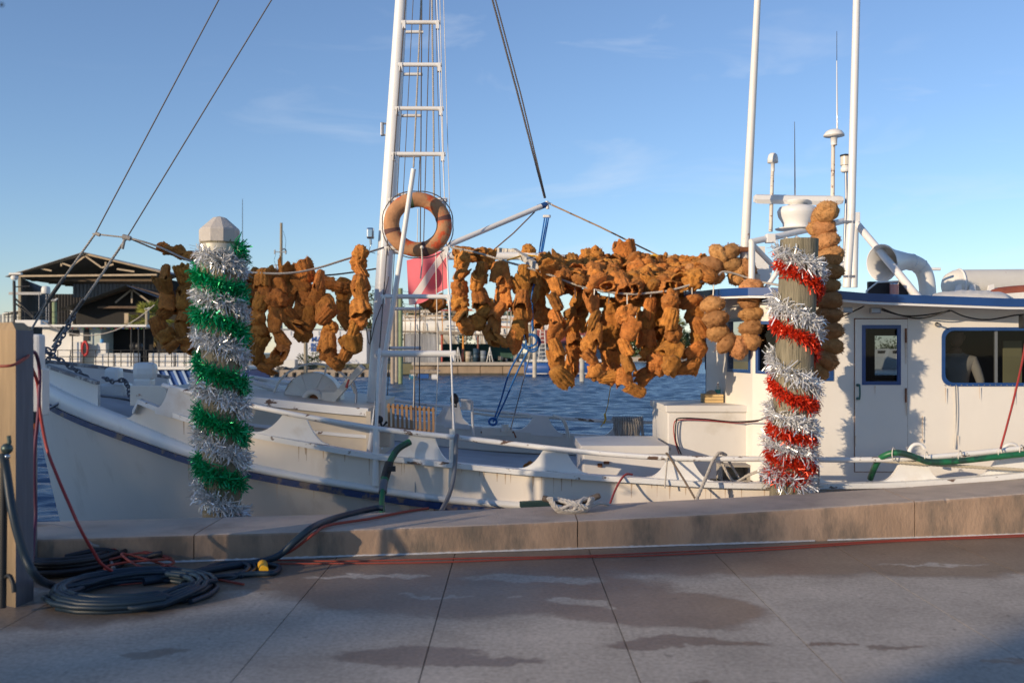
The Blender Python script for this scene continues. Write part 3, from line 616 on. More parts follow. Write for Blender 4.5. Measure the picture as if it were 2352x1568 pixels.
MB().tube([P(722+96*math.cos(q_), 925-90*math.sin(q_), 11.9) for q_ in [math.pi*(.08+i/26) for i in range(24)]], .015, 6).build('winch_guard_hoop', WHITE_RUST, boat)
MB().tube([P(744,870,11.9),P(750,838,11.9)], .012, 6).build('hoop_spoke', WHITE_RUST, boat)
MB().tube([P(802,871,11.5),P(795,890,11.5)], .017, 8).build('lever_grip', REDC, boat)
MB().tube(smoothpath([P(806,858,11.5),P(818,900,11.5),P(816,935,11.5)]), .014, 6).build('lever', STEEL, boat)
MB().tube([P(795,890,11.5),P(806,858,11.5)], .009, 6).build('lever', STEEL, boat)
MB().tube([P(560,870,12.2),P(662,905,12.1)], .033, 8).build('foredeck_pipe', WHITE, boat)
MB().box(P(880,1000,11.4), (.18,.2,.25), bev=.02).build('mast_step_box', CREAM, boat)
f_ = MB(); f_.sphere(P(871,963,11.0), .045, 10, 8); f_.tube([P(871,963,11),P(878,980,11),P(889,968,11)], .017, 6); f_.build('snatch_block', BLACK, boat)
# midship fittings on the far side
f_ = MB(); f_.prism([P(1018,968,12.4),P(1036,925,12.4),P(1048,912,12.4),P(1054,925,12.4),P(1062,960,12.4),P(1078,975,12.4)], (0,.05,0)); f_.build('capstan_bracket', WHITE, boat)
f_ = MB(); f_.sphere(P(1044,916,12.2), .055, 12, 8, (1,1,1.3)); f_.tube([P(1044,935,12.2),P(1044,920,12.2)], .03, 8); f_.build('capstan_head', mat('chipped_black', (.02,.02,.02), .4, var=.1, col2=(.6,.58,.55), c2=(14,.55,.6)), boat)
f_ = MB()
f_.tube([P(1084,920,12.4),P(1085,965,12.4),P(1088,1000,12.4)], .018, 6); f_.tube([P(1058,918,12.4),P(1084,920,12.4)], .018, 6); f_.box(P(1070,930,12.5),(.12,.03,.12))
f_.build('line_hauler_frame', WHITE, boat)
f_ = MB(); f_.box(P(1142,990,13.9), (.42,.25,.12), bev=.01); f_.tube([P(1160,990,13.7),P(1160,974,13.7)], .05, 12); f_.build('pump_housing', WHITE_RUST, boat)
MB().tube([P(1104,992,13.8),P(1180,992,13.8),P(1185,1005,13.8)], .015, 6).build('rusty_bar', RUST, boat)
MB().tube(smoothpath([P(1272,955,14.3),P(1292,962,14.2),P(1302,985,14.2),P(1306,1008,14.2)]), .025, 6).build('hose_davit', WHITE_RUST, boat)
MB().tube(smoothpath([P(1085,948,14.5),P(1150,955,14.5),P(1250,958,14.5),P(1275,956,14.5)]), .02, 6).build('lower_rail', WHITE_RUST, boat)
# hatches
def lidbox(x0,x1,y0,y1,z0,z1,lid,lip,m,name):
    MB().box(((x0+x1)/2,(y0+y1)/2,(z0+z1-lid)/2),(x1-x0,y1-y0,z1-lid-z0),bev=.015).build(name, m, boat)
    MB().box(((x0+x1)/2,(y0+y1)/2,z1-lid/2),(x1-x0+2*lip,y1-y0+2*lip,lid),bev=.01).build('hatch_lid', m, boat)
WHT2 = mat('hatch_white_paint', (.66,.63,.59), .5, var=.07, vscale=2, bump=.06, bscale=12, col2=(.50,.45,.38), c2=(2.2,.58,.8))
lidbox(1.72,2.75,11.0,12.2,.1,1.0,.075,.025,WHT2,'engine_hatch')
lidbox(.745,1.62,10.45,11.6,.1,.61,.09,.025,WHT2,'fish_hatch')
MB().beam(P(1465,1011,11.4),P(1535,1031,10.5),.06,.03).build('hatch_hinge_rail', WOODG, boat)
MB().box(P(1393,1062,10.43),(.06,.03,.03),bev=.008).box(P(1378,1068,10.43),(.05,.03,.04),bev=.01).build('hatch_catch', RUST, boat)
for dz in (0,.012): MB().tube(smoothpath([P(1565,1043,10.95),P(1552,1010,10.95),P(1553,970,10.95),P(1562,960,10.95),P(1620,962,10.95),P(1680,968,10.95),P(1740,965,10.6),P(1770,955,10.5)])[:], .007, 5).build('deck_cable', BLACK, boat)
MB().tube(smoothpath([P(1560,1043,10.96),P(1550,1010,10.96),P(1548,975,10.96),P(1560,964,10.96),P(1622,965,10.96),P(1690,971,10.96),P(1742,967,10.62)]), .006, 5).build('deck_cable', REDC, boat)
# ------------------------------------------------------------------ deckhouse
CAB = mat('cabin_white_paint', (.74,.70,.64), .42, var=.05, vscale=1.0, bump=.08, bscale=5, col2=(.62,.55,.46), c2=(1.3,.58,.85), coat=.1)
cz0, cz1 = .1, 2.12
AX = (1850-1176)/F*10.4; plan = [(8.0,10.4),(AX,10.4),(2.62,10.85),(2.47,11.5),(2.47,12.7),(2.62,13.35),(AX,13.8),(8.0,13.8)]
GLASS = bpy.data.materials.new('tinted_window_glass'); GLASS.use_nodes = True
nt = GLASS.node_tree; nt.nodes.clear(); K = nt.links.new
o_ = nd(nt,'ShaderNodeOutputMaterial'); ms = nd(nt,'ShaderNodeMixShader'); t_ = nd(nt,'ShaderNodeBsdfTransparent'); t_.inputs[0].default_value = (.46,.50,.52,1); g_ = nd(nt,'ShaderNodeBsdfGlossy',Roughness=.02); fr = nd(nt,'ShaderNodeFresnel',IOR=1.36)
K(fr.outputs[0], ms.inputs[0]); K(t_.outputs[0], ms.inputs[1]); K(g_.outputs[0], ms.inputs[2]); K(ms.outputs[0], o_.inputs[0])
def rrect(x0,x1,z0,z1,r,n=5):
    if r <= 0: return [(x0,z0),(x1,z0),(x1,z1),(x0,z1)]
    out = []
    for cx, cz, s in ((x1-r,z0+r,-90),(x1-r,z1-r,0),(x0+r,z1-r,90),(x0+r,z0+r,180)):
        for i in range(n+1): q_ = R(s+90*i/n); out.append((cx+r*math.cos(q_), cz+r*math.sin(q_)))
    return out
def wall_with_hole(mb, f, X0, X1, Z0, Z1, hole, th):
    """wall cell X0..X1 x Z0..Z1 with a hole polygon (ccw list); f(x,z,depth)->point"""
    if not hole:
        c = [(X0,Z0),(X1,Z0),(X1,Z1),(X0,Z1)]
        for dp in (0, th): mb.add([f(x,z,dp) for x,z in c], [(0,1,2,3)])
        return
    cx = sum(p[0] for p in hole)/len(hole); cz = sum(p[1] for p in hole)/len(hole); n = len(hole)
    def proj(x, z):                                     # ray from the hole centre through a hole point to the cell border
        dx, dz = x-cx, z-cz; t = 1e9
        if dx > 0: t = min(t, (X1-cx)/dx)
        if dx < 0: t = min(t, (X0-cx)/dx)
        if dz > 0: t = min(t, (Z1-cz)/dz)
        if dz < 0: t = min(t, (Z0-cz)/dz)
        return (cx+dx*t, cz+dz*t)
    out = [proj(*p) for p in hole]; corners = [(X0,Z0),(X1,Z0),(X1,Z1),(X0,Z1)]
    tot = 2*(X1-X0+Z1-Z0)
    def per(p):
        if abs(p[1]-Z0) < 1e-6: return p[0]-X0
        if abs(p[0]-X1) < 1e-6: return X1-X0+p[1]-Z0
        if abs(p[1]-Z1) < 1e-6: return X1-X0+Z1-Z0+X1-p[0]
        return 2*(X1-X0)+Z1-Z0+Z1-p[1]
    for dp in (0, th):
        for i in range(n):
            j = (i+1) % n; a_, b_ = out[i], out[j]; poly = [hole[i], a_]
            pa, pb = per(a_), per(b_); 
            if pb < pa-1e-7: pb += tot
            for lap in (0, tot):
                for pc, c in ((0,corners[0]),(X1-X0,corners[1]),(X1-X0+Z1-Z0,corners[2]),(2*(X1-X0)+Z1-Z0,corners[3])):
                    if pa+1e-7 < pc+lap < pb-1e-7: poly.append(c)
            poly += [b_, hole[j]]
            mb.add([f(x,z,dp) for x,z in poly], [tuple(range(len(poly)))])
    mb.add([f(x,z,0) for x,z in hole]+[f(x,z,th) for x,z in hole], [(i,(i+1)%n,n+(i+1)%n,n+i) for i in range(n)])
def frame(f, hole, w, th, pr, parent, m=BLUE, name='window_frame'):
    cx = sum(p[0] for p in hole)/len(hole); cz = sum(p[1] for p in hole)/len(hole); n = len(hole)
    x0, x1 = min(p[0] for p in hole), max(p[0] for p in hole); z0, z1 = min(p[1] for p in hole), max(p[1] for p in hole)
    inn = [(cx+(x-cx)*(1-w*2/(x1-x0)), cz+(z-cz)*(1-w*2/(z1-z0))) for x,z in hole]
    out = [(cx+(x-cx)*(1+w*.5/(x1-x0)), cz+(z-cz)*(1+w*.5/(z1-z0))) for x,z in hole]
    mb = MB(); vs = [f(*p,-pr) for p in out]+[f(*p,-pr) for p in inn]+[f(*p,th) for p in inn]+[f(*p,.0) for p in out]
    mb.add(vs, [(i,(i+1)%n,n+(i+1)%n,n+i) for i in range(n)]+[(n+i,n+(i+1)%n,2*n+(i+1)%n,2*n+i) for i in range(n)]+[(3*n+i,3*n+(i+1)%n,(i+1)%n,i) for i in range(n)])
    return mb.build(name, m, parent), inn
def seg(a, b):
    a = Vector((*a,0)); b = Vector((*b,0)); d = (b-a).normalized(); nrm = Vector((-d.y, d.x, 0)); 
    if nrm.dot(a-Vector((4.5,12.1,0))) < 0: nrm = -nrm
    return a, b, d, nrm
def cabin_face(i, holes, cells, side):
    a, b, d, nrm = seg(plan[i], plan[i+1]); f = lambda x, z, dp: a+d*x+Vector((0,0,z))-nrm*dp
    wmb = MB()
    for (X0, X1), h in zip(cells, holes): wall_with_hole(wmb, f, X0, X1, cz0, cz1, h, .05)
    return f, wmb
Lr = lambda u, d=10.4: (u-1176)/F*d
# starboard (near) wall from X=8 down to AX ; local x = 8 - X
a0 = 8.0
def loc(u): return a0-Lr(u)
zz = lambda v, d=10.4: EYE-(v-HZ)/F*d
door_hole = [(x,z) for x,z in rrect(loc(2066),loc(1980),zz(882),zz(748),0)]
win_hole = rrect(loc(2560),loc(2164),zz(885),zz(753),.10)
w3_hole = rrect(loc(1912),loc(1857)-.0,zz(873),zz(744),0)
LW = a0-AX
for side in (1,-1):
    T = (lambda p: p) if side > 0 else (lambda p: Vector((p.x, 2*YC-p.y, p.z)))
    f, wmb = None, MB()
    f = lambda x, z, dp, T=T: T(Vector((8.0-x, 10.4+dp, z)))
    wall_with_hole(wmb, f, 0, loc(2640), cz0, cz1, None, .05)
    wall_with_hole(wmb, f, loc(2640), loc(2110), cz0, cz1, win_hole, .05)
    wall_with_hole(wmb, f, loc(2110), loc(1945), cz0, cz1, door_hole, .05)
    wall_with_hole(wmb, f, loc(1945), LW, cz0, cz1, w3_hole, .05)
    # facet AX -> (2.62,10.85)
    p0, p1 = Vector((AX,10.4,0)), Vector((2.62,10.85,0)); dl = (p1-p0); l1 = dl.length; d1 = dl.normalized(); n1_ = Vector((d1.y,-d1.x,0)) if d1.y*0+1 else None
    n1_ = Vector((-.0,0,0))+Vector((d1.y*-1, d1.x, 0)); n1_ = n1_ if n1_.y < 0 else -n1_
    g1 = lambda x, z, dp, T=T, p0=p0, d1=d1, n1_=n1_: T(p0+d1*x-n1_*dp+Vector((0,0,z)))
    h2 = [(.06,1.345),(l1-.05,1.365),(l1-.05,1.92),(.06,1.90)]
    wall_with_hole(wmb, g1, 0, l1, cz0, cz1, h2, .05)
    p2, p3 = Vector((2.62,10.85,0)), Vector((2.47,11.5,0)); d2 = (p3-p2).normalized(); l2 = (p3-p2).length; n2_ = Vector((-d2.y, d2.x,0)); n2_ = n2_ if n2_.x < 0 else -n2_
    g2 = lambda x, z, dp, T=T, p2=p2, d2=d2, n2_=n2_: T(p2+d2*x-n2_*dp+Vector((0,0,z)))
    h3 = [(.05,1.365),(l2-.06,1.37),(l2-.06,1.96),(.05,1.96)]
    wall_with_hole(wmb, g2, 0, l2, cz0, cz1+.1, h3, .05)
    wmb.build('cabin_wall', CAB, boat)
    lin = MB(); LN = lambda fn: (lambda x, z, dp: fn(x, z, dp+.055))
    wall_with_hole(lin, LN(f), 0, loc(2640), cz0, 2.03, None, .01); wall_with_hole(lin, LN(f), loc(2640), loc(2110), cz0, 2.03, win_hole, .01); wall_with_hole(lin, LN(f), loc(2110), loc(1945), cz0, 2.03, door_hole, .01); wall_with_hole(lin, LN(f), loc(1945), LW, cz0, 2.03, w3_hole, .01)
    lin.build('cabin_shade_lining', mat('shade_black_lining',(.035,.025,.018),.5,var=.3,vscale=3), boat)  # near-black lining added so the cabin interior looks shaded
    for ff, hh, nm in ((f,win_hole,'cabin_window'),(f,w3_hole,'cabin_window'),(g1,h2,'windscreen_pane'),(g2,h3,'windscreen_pane')):
        root_, inn = frame(ff, hh, .028, .03, .012, boat, name='window_frame')
        pane = MB(); pane.add([ff(x,z,.02) for x,z in inn], [tuple(range(len(inn)))]); pane.build('glass', GLASS, root_)
        if hh is win_hole and side > 0:
            mb = MB(); c_ = (Lr(2290,10.4)); mb.box((c_,10.43,(zz(885)+zz(753))/2),(.03,.025,zz(753)-zz(885)-.04)); mb.build('sliding_mullion', mat('dull_aluminium',(.25,.25,.24),.4,.6), root_)
    if side > 0:
        # the door leaf, a slab standing proud with its own frame, handle and hinges
        dl_ = MB(); fd = lambda x, z, dp: Vector((8.0-x, 10.383+dp*.3, z))
        x0, x1, z0, z1 = loc(2083), loc(1963), zz(1082), zz(733)
        wall_with_hole(dl_, fd, x0, x1, z0, z1, door_hole, .05)
        dl_.add([fd(x,z,0) for x,z in ((x0,z0),(x1,z0),(x1,z1),(x0,z1))]+[fd(x,z,.05) for x,z in ((x0,z0),(x1,z0),(x1,z1),(x0,z1))], [(0,1,5,4),(1,2,6,5),(2,3,7,6),(3,0,4,7)])
        door = dl_.build('cabin_door', CAB, boat)
        gap = MB(); 
        for xa,za,xb,zb in ((x0-.008,z0-.008,x0,z1+.01),(x1,z0-.008,x1+.008,z1+.01),(x0,z1,x1,z1+.01),(x0,z0-.008,x1,z0)): gap.add([Vector((8-x,10.397,z)) for x,z in ((xa,za),(xb,za),(xb,zb),(xa,zb))], [(0,1,2,3)])
        gap.build('door_gap', RUST, boat)
        frm, inn = frame(fd, door_hole, .03, .06, .014, door)
        pane = MB(); pane.add([fd(x,z,.1) for x,z in inn], [tuple(range(len(inn)))]); pane.build('glass', GLASS, door)
        hd = MB(); hd.tube(smoothpath([P(1970,884,10.37),P(1974,884,10.33),P(1975,900,10.32),P(1974,915,10.33),P(1970,915,10.37)]), .010, 8); hd.sphere(P(1971,884,10.37),.022,8,6,(1,.4,.7)); hd.sphere(P(1971,915,10.37),.022,8,6,(1,.4,.7))
        hd.build('door_handle', mat('teal_bronze_handle', (.03,.12,.13), .4, .3, var=.2), door)
        for v in (770,907): MB().tube([P(2081,v-16,10.37),P(2081,v+17,10.37)], .010, 8).build('hinge', RUST, door)
    else:
        frame(f, door_hole, .03, .06, .014, boat); pm = MB(); pm.add([f(x,z,.02) for x,z in door_hole], [(0,1,2,3)]); pm.build('glass', GLASS, boat)
MB().box((2.5,12.1,(cz0+cz1+.1)/2),(.05,1.2,cz1+.1-cz0)).build('cabin_front', CAB, boat)
MB().box((7.98,12.1,(cz0+cz1)/2),(.05,3.3,cz1-cz0)).build('cabin_back', CAB, boat)
MB().box((7.9,12.1,1.1),(.04,3.2,2.0)).build('aft_bulkhead', DARK, boat); MB().box((5.4,12.1,2.0),(5.0,3.2,.02)).build('cabin_ceiling', DARK, boat)  # bulkhead and ceiling coloured near-black for the same interior shade
MB().box((5.3,12.1,.16),(5.3,3.3,.04)).build('cabin_floor', DARK, boat)
# interior furniture glimpsed through the glass
MB().box((5.0,12.6,.9),(.5,.6,.1)).box((5.0,12.6,.5),(.06,.06,.8)).build('cabin_table', DARK, boat)
MB().box((4.47,12.5,1.15),(.06,.3,1.9)).build('cabin_partition', DARK, boat)
MB().box((5.9,12.9,1.1),(1.4,.9,1.9)).build('cabin_locker', mat('dark_panelling',(.05,.04,.03),.6,var=.3), boat)
MB().box(P(2325,835,10.9),(.2,.02,.5)).build('window_paper', mat('yellowish_paper',(.45,.38,.2),.8), boat)
MB().box(P(1893,862,10.5),(.18,.01,.12)).build('window_notice', mat('pinkish_paper',(.7,.55,.5),.8), boat)
MB().sphere(P(2003,890,10.9), .14, 14, 8, (1.2,.8,.7)).build('helm_seat_back', BLACK, boat)
sk = MB()
for u, v, l_, w_ in ((2081,786,50,2.2),(2082,925,30,2),(2119,955,55,1.6),(2118,1008,8,3),(2200,1000,20,1.2),(2172,890,35,1.5),(2250,888,28,1.2),(2330,888,40,1.3),(1965,1000,26,1.2),(2010,886,18,1.2)):
    a_, b_ = P(u,v,10.372), P(u,v+l_,10.372); q_ = w_/F*10.4; sk.add([a_-Vector((q_,0,0)),a_+Vector((q_,0,0)),b_+Vector((q_*.3,0,0)),b_-Vector((q_*.3,0,0))],[(0,1,2,3)])
so_ = sk.build('rust_drips', mat('rust_drip_light', (.62,.50,.38), .7, var=.25, vscale=20), boat); so_['kind'] = 'stuff'
bo = MB()
for i in range(15): bo.sphere(P(2170+i*13,884,10.385), .006, 6, 4)
bo_ = bo.build('frame_screws', STEEL, boat); bo_['kind'] = 'stuff'
# roof: curved fascia outline, slight camber
rz = curve1([(2.0,2.30),(2.6,2.275),(3.1,2.24),(3.4,2.205),(4.4,2.155),(5.15,2.135),(8.3,2.12)])
ro = [(8.2,10.02),(5.0,10.03),(3.6,10.05),(3.15,10.12),(2.8,10.3),(2.5,10.55),(2.28,10.9),(2.17,11.3),(2.12,11.7),(2.1,12.1)]
RO = ro+[(x,2*YC-y) for x,y in ro[::-1][1:]]
n = len(RO); rm = MB(); th = .072
top = [(x,y,rz(x)-.02) for x,y in RO]; bot = [(x,y,rz(x)-th-.02) for x,y in RO]
WHR = mat('roof_white_paint', (.72,.69,.64), .5, var=.08, vscale=3, bump=.15, bscale=20, col2=(.42,.34,.25), c2=(5,.62,.72))
half = len(ro); rf = MB()
for i in range(half-1):                                  # strips across the beam
    a_, b_ = ro[i], ro[i+1]
    for lst, dz in ((0,-.018),(1,-th-.018)):
        rf.add([(a_[0],a_[1]+.02,rz(a_[0])+dz),(b_[0],b_[1]+.02,rz(b_[0])+dz),(b_[0],YC,rz(b_[0])+dz+(.05 if not lst else 0)),(b_[0],2*YC-b_[1]-.02,rz(b_[0])+dz),(a_[0],2*YC-a_[1]-.02,rz(a_[0])+dz),(a_[0],YC,rz(a_[0])+dz+(.05 if not lst else 0))], [(0,1,2,5),(5,2,3,4)])
rf.build('cabin_roof', WHR, boat)
rm.add(top+bot+[(x,y,z+.012) for x,y,z in top]+[((x-5)*.995+5,(y-YC)*.985+YC,z+.012) for x,y,z in top], [(i,(i+1)%n,n+(i+1)%n,n+i) for i in range(n-1)]+[(2*n+i,2*n+(i+1)%n,(i+1)%n,i) for i in range(n-1)]+[(3*n+i,3*n+i+1,2*n+i+1,2*n+i) for i in range(n-1)])
rm.build('roof_fascia', BLUE, boat)
MB().sweep([(x,y+.0,rz(x)-th-.035) for x,y in ro], .03, .02).build('fascia_lip', WHITE, boat)
for path in ([P(1935,727,10.37),P(1985,703,10.25)],[P(2025,712,10.2),P(2060,722,10.25),P(2110,731,10.37),P(2155,722,10.2),P(2182,712,10.15)],[P(2025,708,10.2),P(2070,724,10.3),P(2120,724,10.37),P(2182,714,10.15)],[P(2184,713,10.15),P(2220,728,10.3),P(2270,734,10.37),P(2330,724,10.3),P(2352,722,10.2)]):
    MB().tube(smoothpath(path), .008, 5).build('eave_cable', BLACK, boat)
for u_, v_ in ((1945,712),(2010,713)): MB().box(P(u_,v_,10.25),(.10,.08,.06),bev=.01).build('junction_box', STEEL, boat)
MB().sphere(P(2152,745,10.38),.025,10,6).tube([P(2152,745,10.36),P(2160,746,10.28)],.01,6).build('wall_light_stub', CHROME, boat)
MB().box(P(2350,738,10.2),(.05,.1,.14),bev=.01).build('eave_speaker', BLACK, boat)
for dx in (0,5): MB().tube(smoothpath([P(2192+dx,886,10.38),P(2194+dx,950,10.38),P(2191+dx*.5,1030,10.37)]), .004, 5).build('hanging_string', ROPEW, boat)
for u_, y_ in ((2110,9.9),(2325,9.9)):                   # curled scrolls on top of the rail brackets
    b0 = P(u_-25 if u_ < 2200 else u_-12, 1040, y_); 
    MB().tube(smoothpath([P(u_-22,1050,y_),P(u_-20,1032,y_),P(u_-10,1021,y_),P(u_+5,1021,y_),P(u_+13,1030,y_)]), [.03,.03,.028,.026,.024,.022]+[.02]*19, 8).build('rail_scroll', WHITE, boat)
# ---- radar arch and aerials
A = 11.5
def pipe(pts, r, name='arch_pipe', m=WHITE, n=10): return MB().tube([P(*p) if len(p) == 3 else p for p in pts], r, n).build(name, m, boat)
pipe([(1724,556,A-.6),(1800,540,A-.4),(1872,524,A),(1966,500,A+.4)], .036)
pipe([(1727,556,A-.6),(1726,672,A-.6)], .036)
pipe([(1727,560,A-.6),(1790,625,A-.3),(1835,680,A)], .030)
pipe([(1803,600,A-.6),(1752,672,A-.6)], .026)
pipe([(1963,499,A),(1960,660,A)], .048)
pipe([(1966,512,A),(2067,632,10.5),(2112,688,10.15)], .042)
pipe([(1872,610,A),(1925,662,A)], .045)
pipe([(1809,548,A-.4),(1795,560,A-.4)], .028); pipe([(1826,545,A-.3),(1845,557,A-.3)], .028)
MB().box(P(1769,548,A-.5),(.10,.1,.10),bev=.01).build('aerial_foot', WHITE, boat)
MB().box(P(1963,500,A),(.1,.1,.12),bev=.01).build('arch_corner', WHITE, boat)
pipe([(1958,590,A),(1880,660,A-.2)], .03)
# dish flange and gusset beside the boom
MB().prism([P(1733,620,11.7),P(1752,605,11.7),P(1764,600,11.7),P(1770,640,11.7),P(1752,655,11.7)],(0,.03,0)).build('boom_gusset', WHITE, boat)
MB().box(P(1742,590,11.9),(.15,.04,.25)).build('arch_plate', WHITE, boat)
pipe([(1741,-20,A-.4),(1709,610,A-.4)], [.036,.052], 'outrigger_pole', mat('weathered_pole_white',(.76,.73,.68),.5,var=.08,col2=(.40,.22,.12),c2=(7,.66,.72)))
MB().tube([P(1700,573,A-.55),P(1722,573,A-.55)], .028, 8).build('pole_clamp', RUST, boat)
pipe([(1968,-20,A-.3),(1955,500,A-.3),(1945,660,A-.3)], [.040,.046,.046], 'outrigger_pole')
for v in (510,635): MB().box(P(1951,v,A-.32),(.12,.05,.03),bev=.006).build('pole_strap', STEEL, boat)
OLD = mat('flaking_aerial_post', (.66,.60,.52), .6, var=.1, col2=(.20,.12,.08), c2=(11,.56,.62), stretch=(1,1,1.5))
pipe([(1775,370,A),(1770,532,A)], [.020,.024], 'aerial_post', OLD, 8)
MB().lathe([(0,.065),(.03,.06),(.05,.04),(.06,0),(.062,-.05),(.05,-.055),(.022,-.06),(.022,-.15)], P(1775,364,A), n=16).build('gps_dome', WHITE, boat)
pipe([(1914,320,A),(1912,490,A)], [.022,.026], 'aerial_post', OLD, 8)
MB().lathe([(0,.05),(.05,.04),(.09,.02),(.118,-.02),(.118,-.035),(.04,-.035),(.035,-.14)], P(1915.5,306,A), n=20).build('satellite_aerial', WHITE, boat)
pipe([(1922,72,A+.1),(1922,140,A+.1)], [.003,.004], 'whip_aerial', BLACK, 5); pipe([(1922,140,A+.1),(1923,303,A+.1)], [.005,.011], 'whip_aerial', WHITE, 6)
pipe([(1825,280,A+.1),(1826,450,A+.1)], [.004,.011], 'whip_aerial', WHITE, 6)
l_ = MB(); l_.lathe([(.04,-.13),(.055,-.12),(.055,-.08),(.045,-.075),(.045,-.05)], P(1942,370,A), n=16, mi=0); l_.lathe([(.058,-.05),(.058,.055)], P(1942,370,A), n=16, mi=1); l_.lathe([(.062,.05),(.062,.07),(0,.085)], P(1942,370,A), n=16, mi=2); l_.build('all_round_light', [WHITE, mat('cream_lens',(.62,.58,.48),.3), BLACK], boat)
pipe([(1943,385,A),(1944,450,A),(1937,632,A)], .017, 'aerial_post', STEEL, 8)
pipe(smoothpath([P(1945,385,A),P(1948,440,A),P(1943,520,A),P(1938,600,A)]), .006, 'aerial_cable', BLACK, 5)
pipe(smoothpath([P(1911,487,A),P(1925,490,A),P(1923,520,A),P(1933,560,A),P(1940,630,A)]), .005, 'aerial_cable', BLACK, 5)
# radar
radar = MB(); bar = []
for x_, h_, z_ in ((1732,.040,457.5),(1736,.054,457.5),(1745,.056,458),(1800,.056,459),(1833,.058,460.5),(1880,.058,461),(1926,.054,460.5),(1933,.044,460),(1934.5,.03,460)):
    c = P(x_,z_,A); bar.append([c+Vector((0,y*.06,z*h_)) for y, z in ((-.6,-1),(-1,-.2),(-.8,.7),(-.2,1),(.6,.9),(.8,-.6))])
vs = [p for r_ in bar for p in r_]; m_ = len(bar)
radar.add(vs, [(i*6+k,i*6+(k+1)%6,(i+1)*6+(k+1)%6,(i+1)*6+k) for i in range(m_-1) for k in range(6)]+[tuple(range(6))[::-1], tuple((m_-1)*6+k for k in range(6))])
scan = MB(); scan.lathe([(.10,.16),(.10,.22),(.14,.235),(.14,.25)], P(1831,511,A), n=20)
scan.lathe([(.16,-.09),(.165,-.04),(.21,.03),(.222,.07),(.226,.10),(.20,.145),(.12,.165)], P(1831,505,A), n=28)
scan.lathe([(0,-.115),(.23,-.11),(.235,-.10),(.15,-.085)], P(1828,505,A), n=28)
rd = scan.build('radar_pedestal', WHITE, boat); radar.build('scanner_bar', WHITE, rd)
# cowl ventilator
cv = smoothpath([P(2026,604,10.84),P(2048,602,10.92),P(2070,600,11.0),P(2093,602,11.05),P(2113,612,11.1),P(2125,632,11.12),P(2130,660,11.12),P(2131,700,11.12)], 6)
t_n = len(cv); rr = [float(np.interp(i/(t_n-1),[0,.06,.14,.26,.36,.5,1],[.205,.178,.145,.112,.092,.088,.09])) for i in range(t_n)]
cw = MB(); cw.tube(cv, rr, 24, cap=False); cw.tube(cv[:16], [r_*.95 for r_ in rr[:16]], 24, cap=False)
vent = cw.build('cowl_ventilator', mat('vent_paint', (.74,.71,.66), .35, var=.06, col2=(.35,.25,.2), c2=(8,.68,.74)), boat)
ld0 = (cv[1]-cv[0]).normalized(); lx0 = ld0.cross(Vector((0,0,1))).normalized(); lz0 = lx0.cross(ld0)
MB().tube([cv[0]+(lx0*.2*math.cos(q_)+lz0*.2*math.sin(q_)) for q_ in [k*math.pi/12 for k in range(25)]], .007, 6, cap=False).build('vent_lip', WHITE, vent)
for i_ in (18,24): 
    c = cv[i_]; d_ = (cv[i_+1]-cv[i_]).normalized(); x_ = d_.orthogonal().normalized(); y_ = d_.cross(x_)
    MB().tube([c+(x_*math.cos(q_)+y_*math.sin(q_))*(rr[i_]+.001) for q_ in [k*math.pi/12 for k in range(25)]], .005, 5, cap=False).build('vent_seam', WHITE, vent)
# port light board
lb = MB(); lb.box(P(2040,664,10.55),(.43,.06,.16),bev=.005); lbr = lb.build('light_board', mat('matt_black_board',(.018,.012,.015),.6), boat)
fr_ = MB(); q_ = [P(1990,685,10.5),P(1990,668,10.5),P(2015,648,10.5),P(2085,645,10.5),P(2088,652,10.5),P(2088,686,10.5)]; fr_.tube(q_, .010, 6); fr_.box(P(2035,688,10.42),(.55,.24,.018)); fr_.build('board_frame', WHITE, lbr)
jl = MB(); jl.lathe([(.035,-.075),(.046,-.07)],P(2054,664,10.42),n=18,mi=0); jl.lathe([(.046,-.07),(.046,.05)],P(2054,664,10.42),n=18,mi=1); jl.lathe([(.048,.05),(.048,.065),(0,.07)],P(2054,664,10.42),n=18,mi=0); jl.build('side_light', [CHROME, PINKLENS], lbr)
# things lying on the roof
fl = MB(); fl.grid(lambda a_, b_: P(lerp(2138,2318,a_),690,lerp(10.35,11.0,b_))+Vector((0,0,-.0+.105*math.sin(math.pi*b_)**.5*(.35+.65*math.sin(a_*math.pi)**.35)*(1+.22*abs(noise.noise(Vector((a_*9,b_*3,3))))))), 40, 12)
single('folded_tarpaulin', fl, mat('white_canvas', (.66,.63,.58), .85, var=.08, vscale=4, bump=.35, bscale=14), 'folded white canvas lying along the cabin roof edge right of the vent', 'tarpaulin')
cn = thing('liferaft_canister', 'white drum shaped liferaft canister lying on the cabin roof', 'canister', tuple(P(2260,690,11.9)))
rr_ = .185; c0, c1 = P(2190,655,11.9), P(2430,652,12.2); ax = (c1-c0)
cb = MB(); cb.lathe([(0,-.13),(.08,-.115),(.14,-.07),(.175,0),(.185,.03)], c0, ax, 28); cb.lathe([(.185,.03),(.185,ax.length)], c0, ax, 28); cb.build('shell', WHITE_RUST, cn)
for t in (.05,.72): MB().tube([c0+ax*t+(Vector((0,1,0))*math.cos(q_)+Vector((0,0,1))*math.sin(q_))*.19 for q_ in [k*math.pi/12 for k in range(25)]], .013, 6, cap=False).build('band', WHITE, cn)
cr_ = MB(); 
for u_ in (2200,2232,2275): cr_.prism([P(u_-9,685,11.7),P(u_-3,655,11.7),P(u_+8,652,11.7),P(u_+12,685,11.7)],(0,.03,0))
cr_.build('cradle', WHITE, cn)
MB().box(P(2262,672,11.65),(.3,.1,.03),).build('cradle_hinge', STEEL, cn)
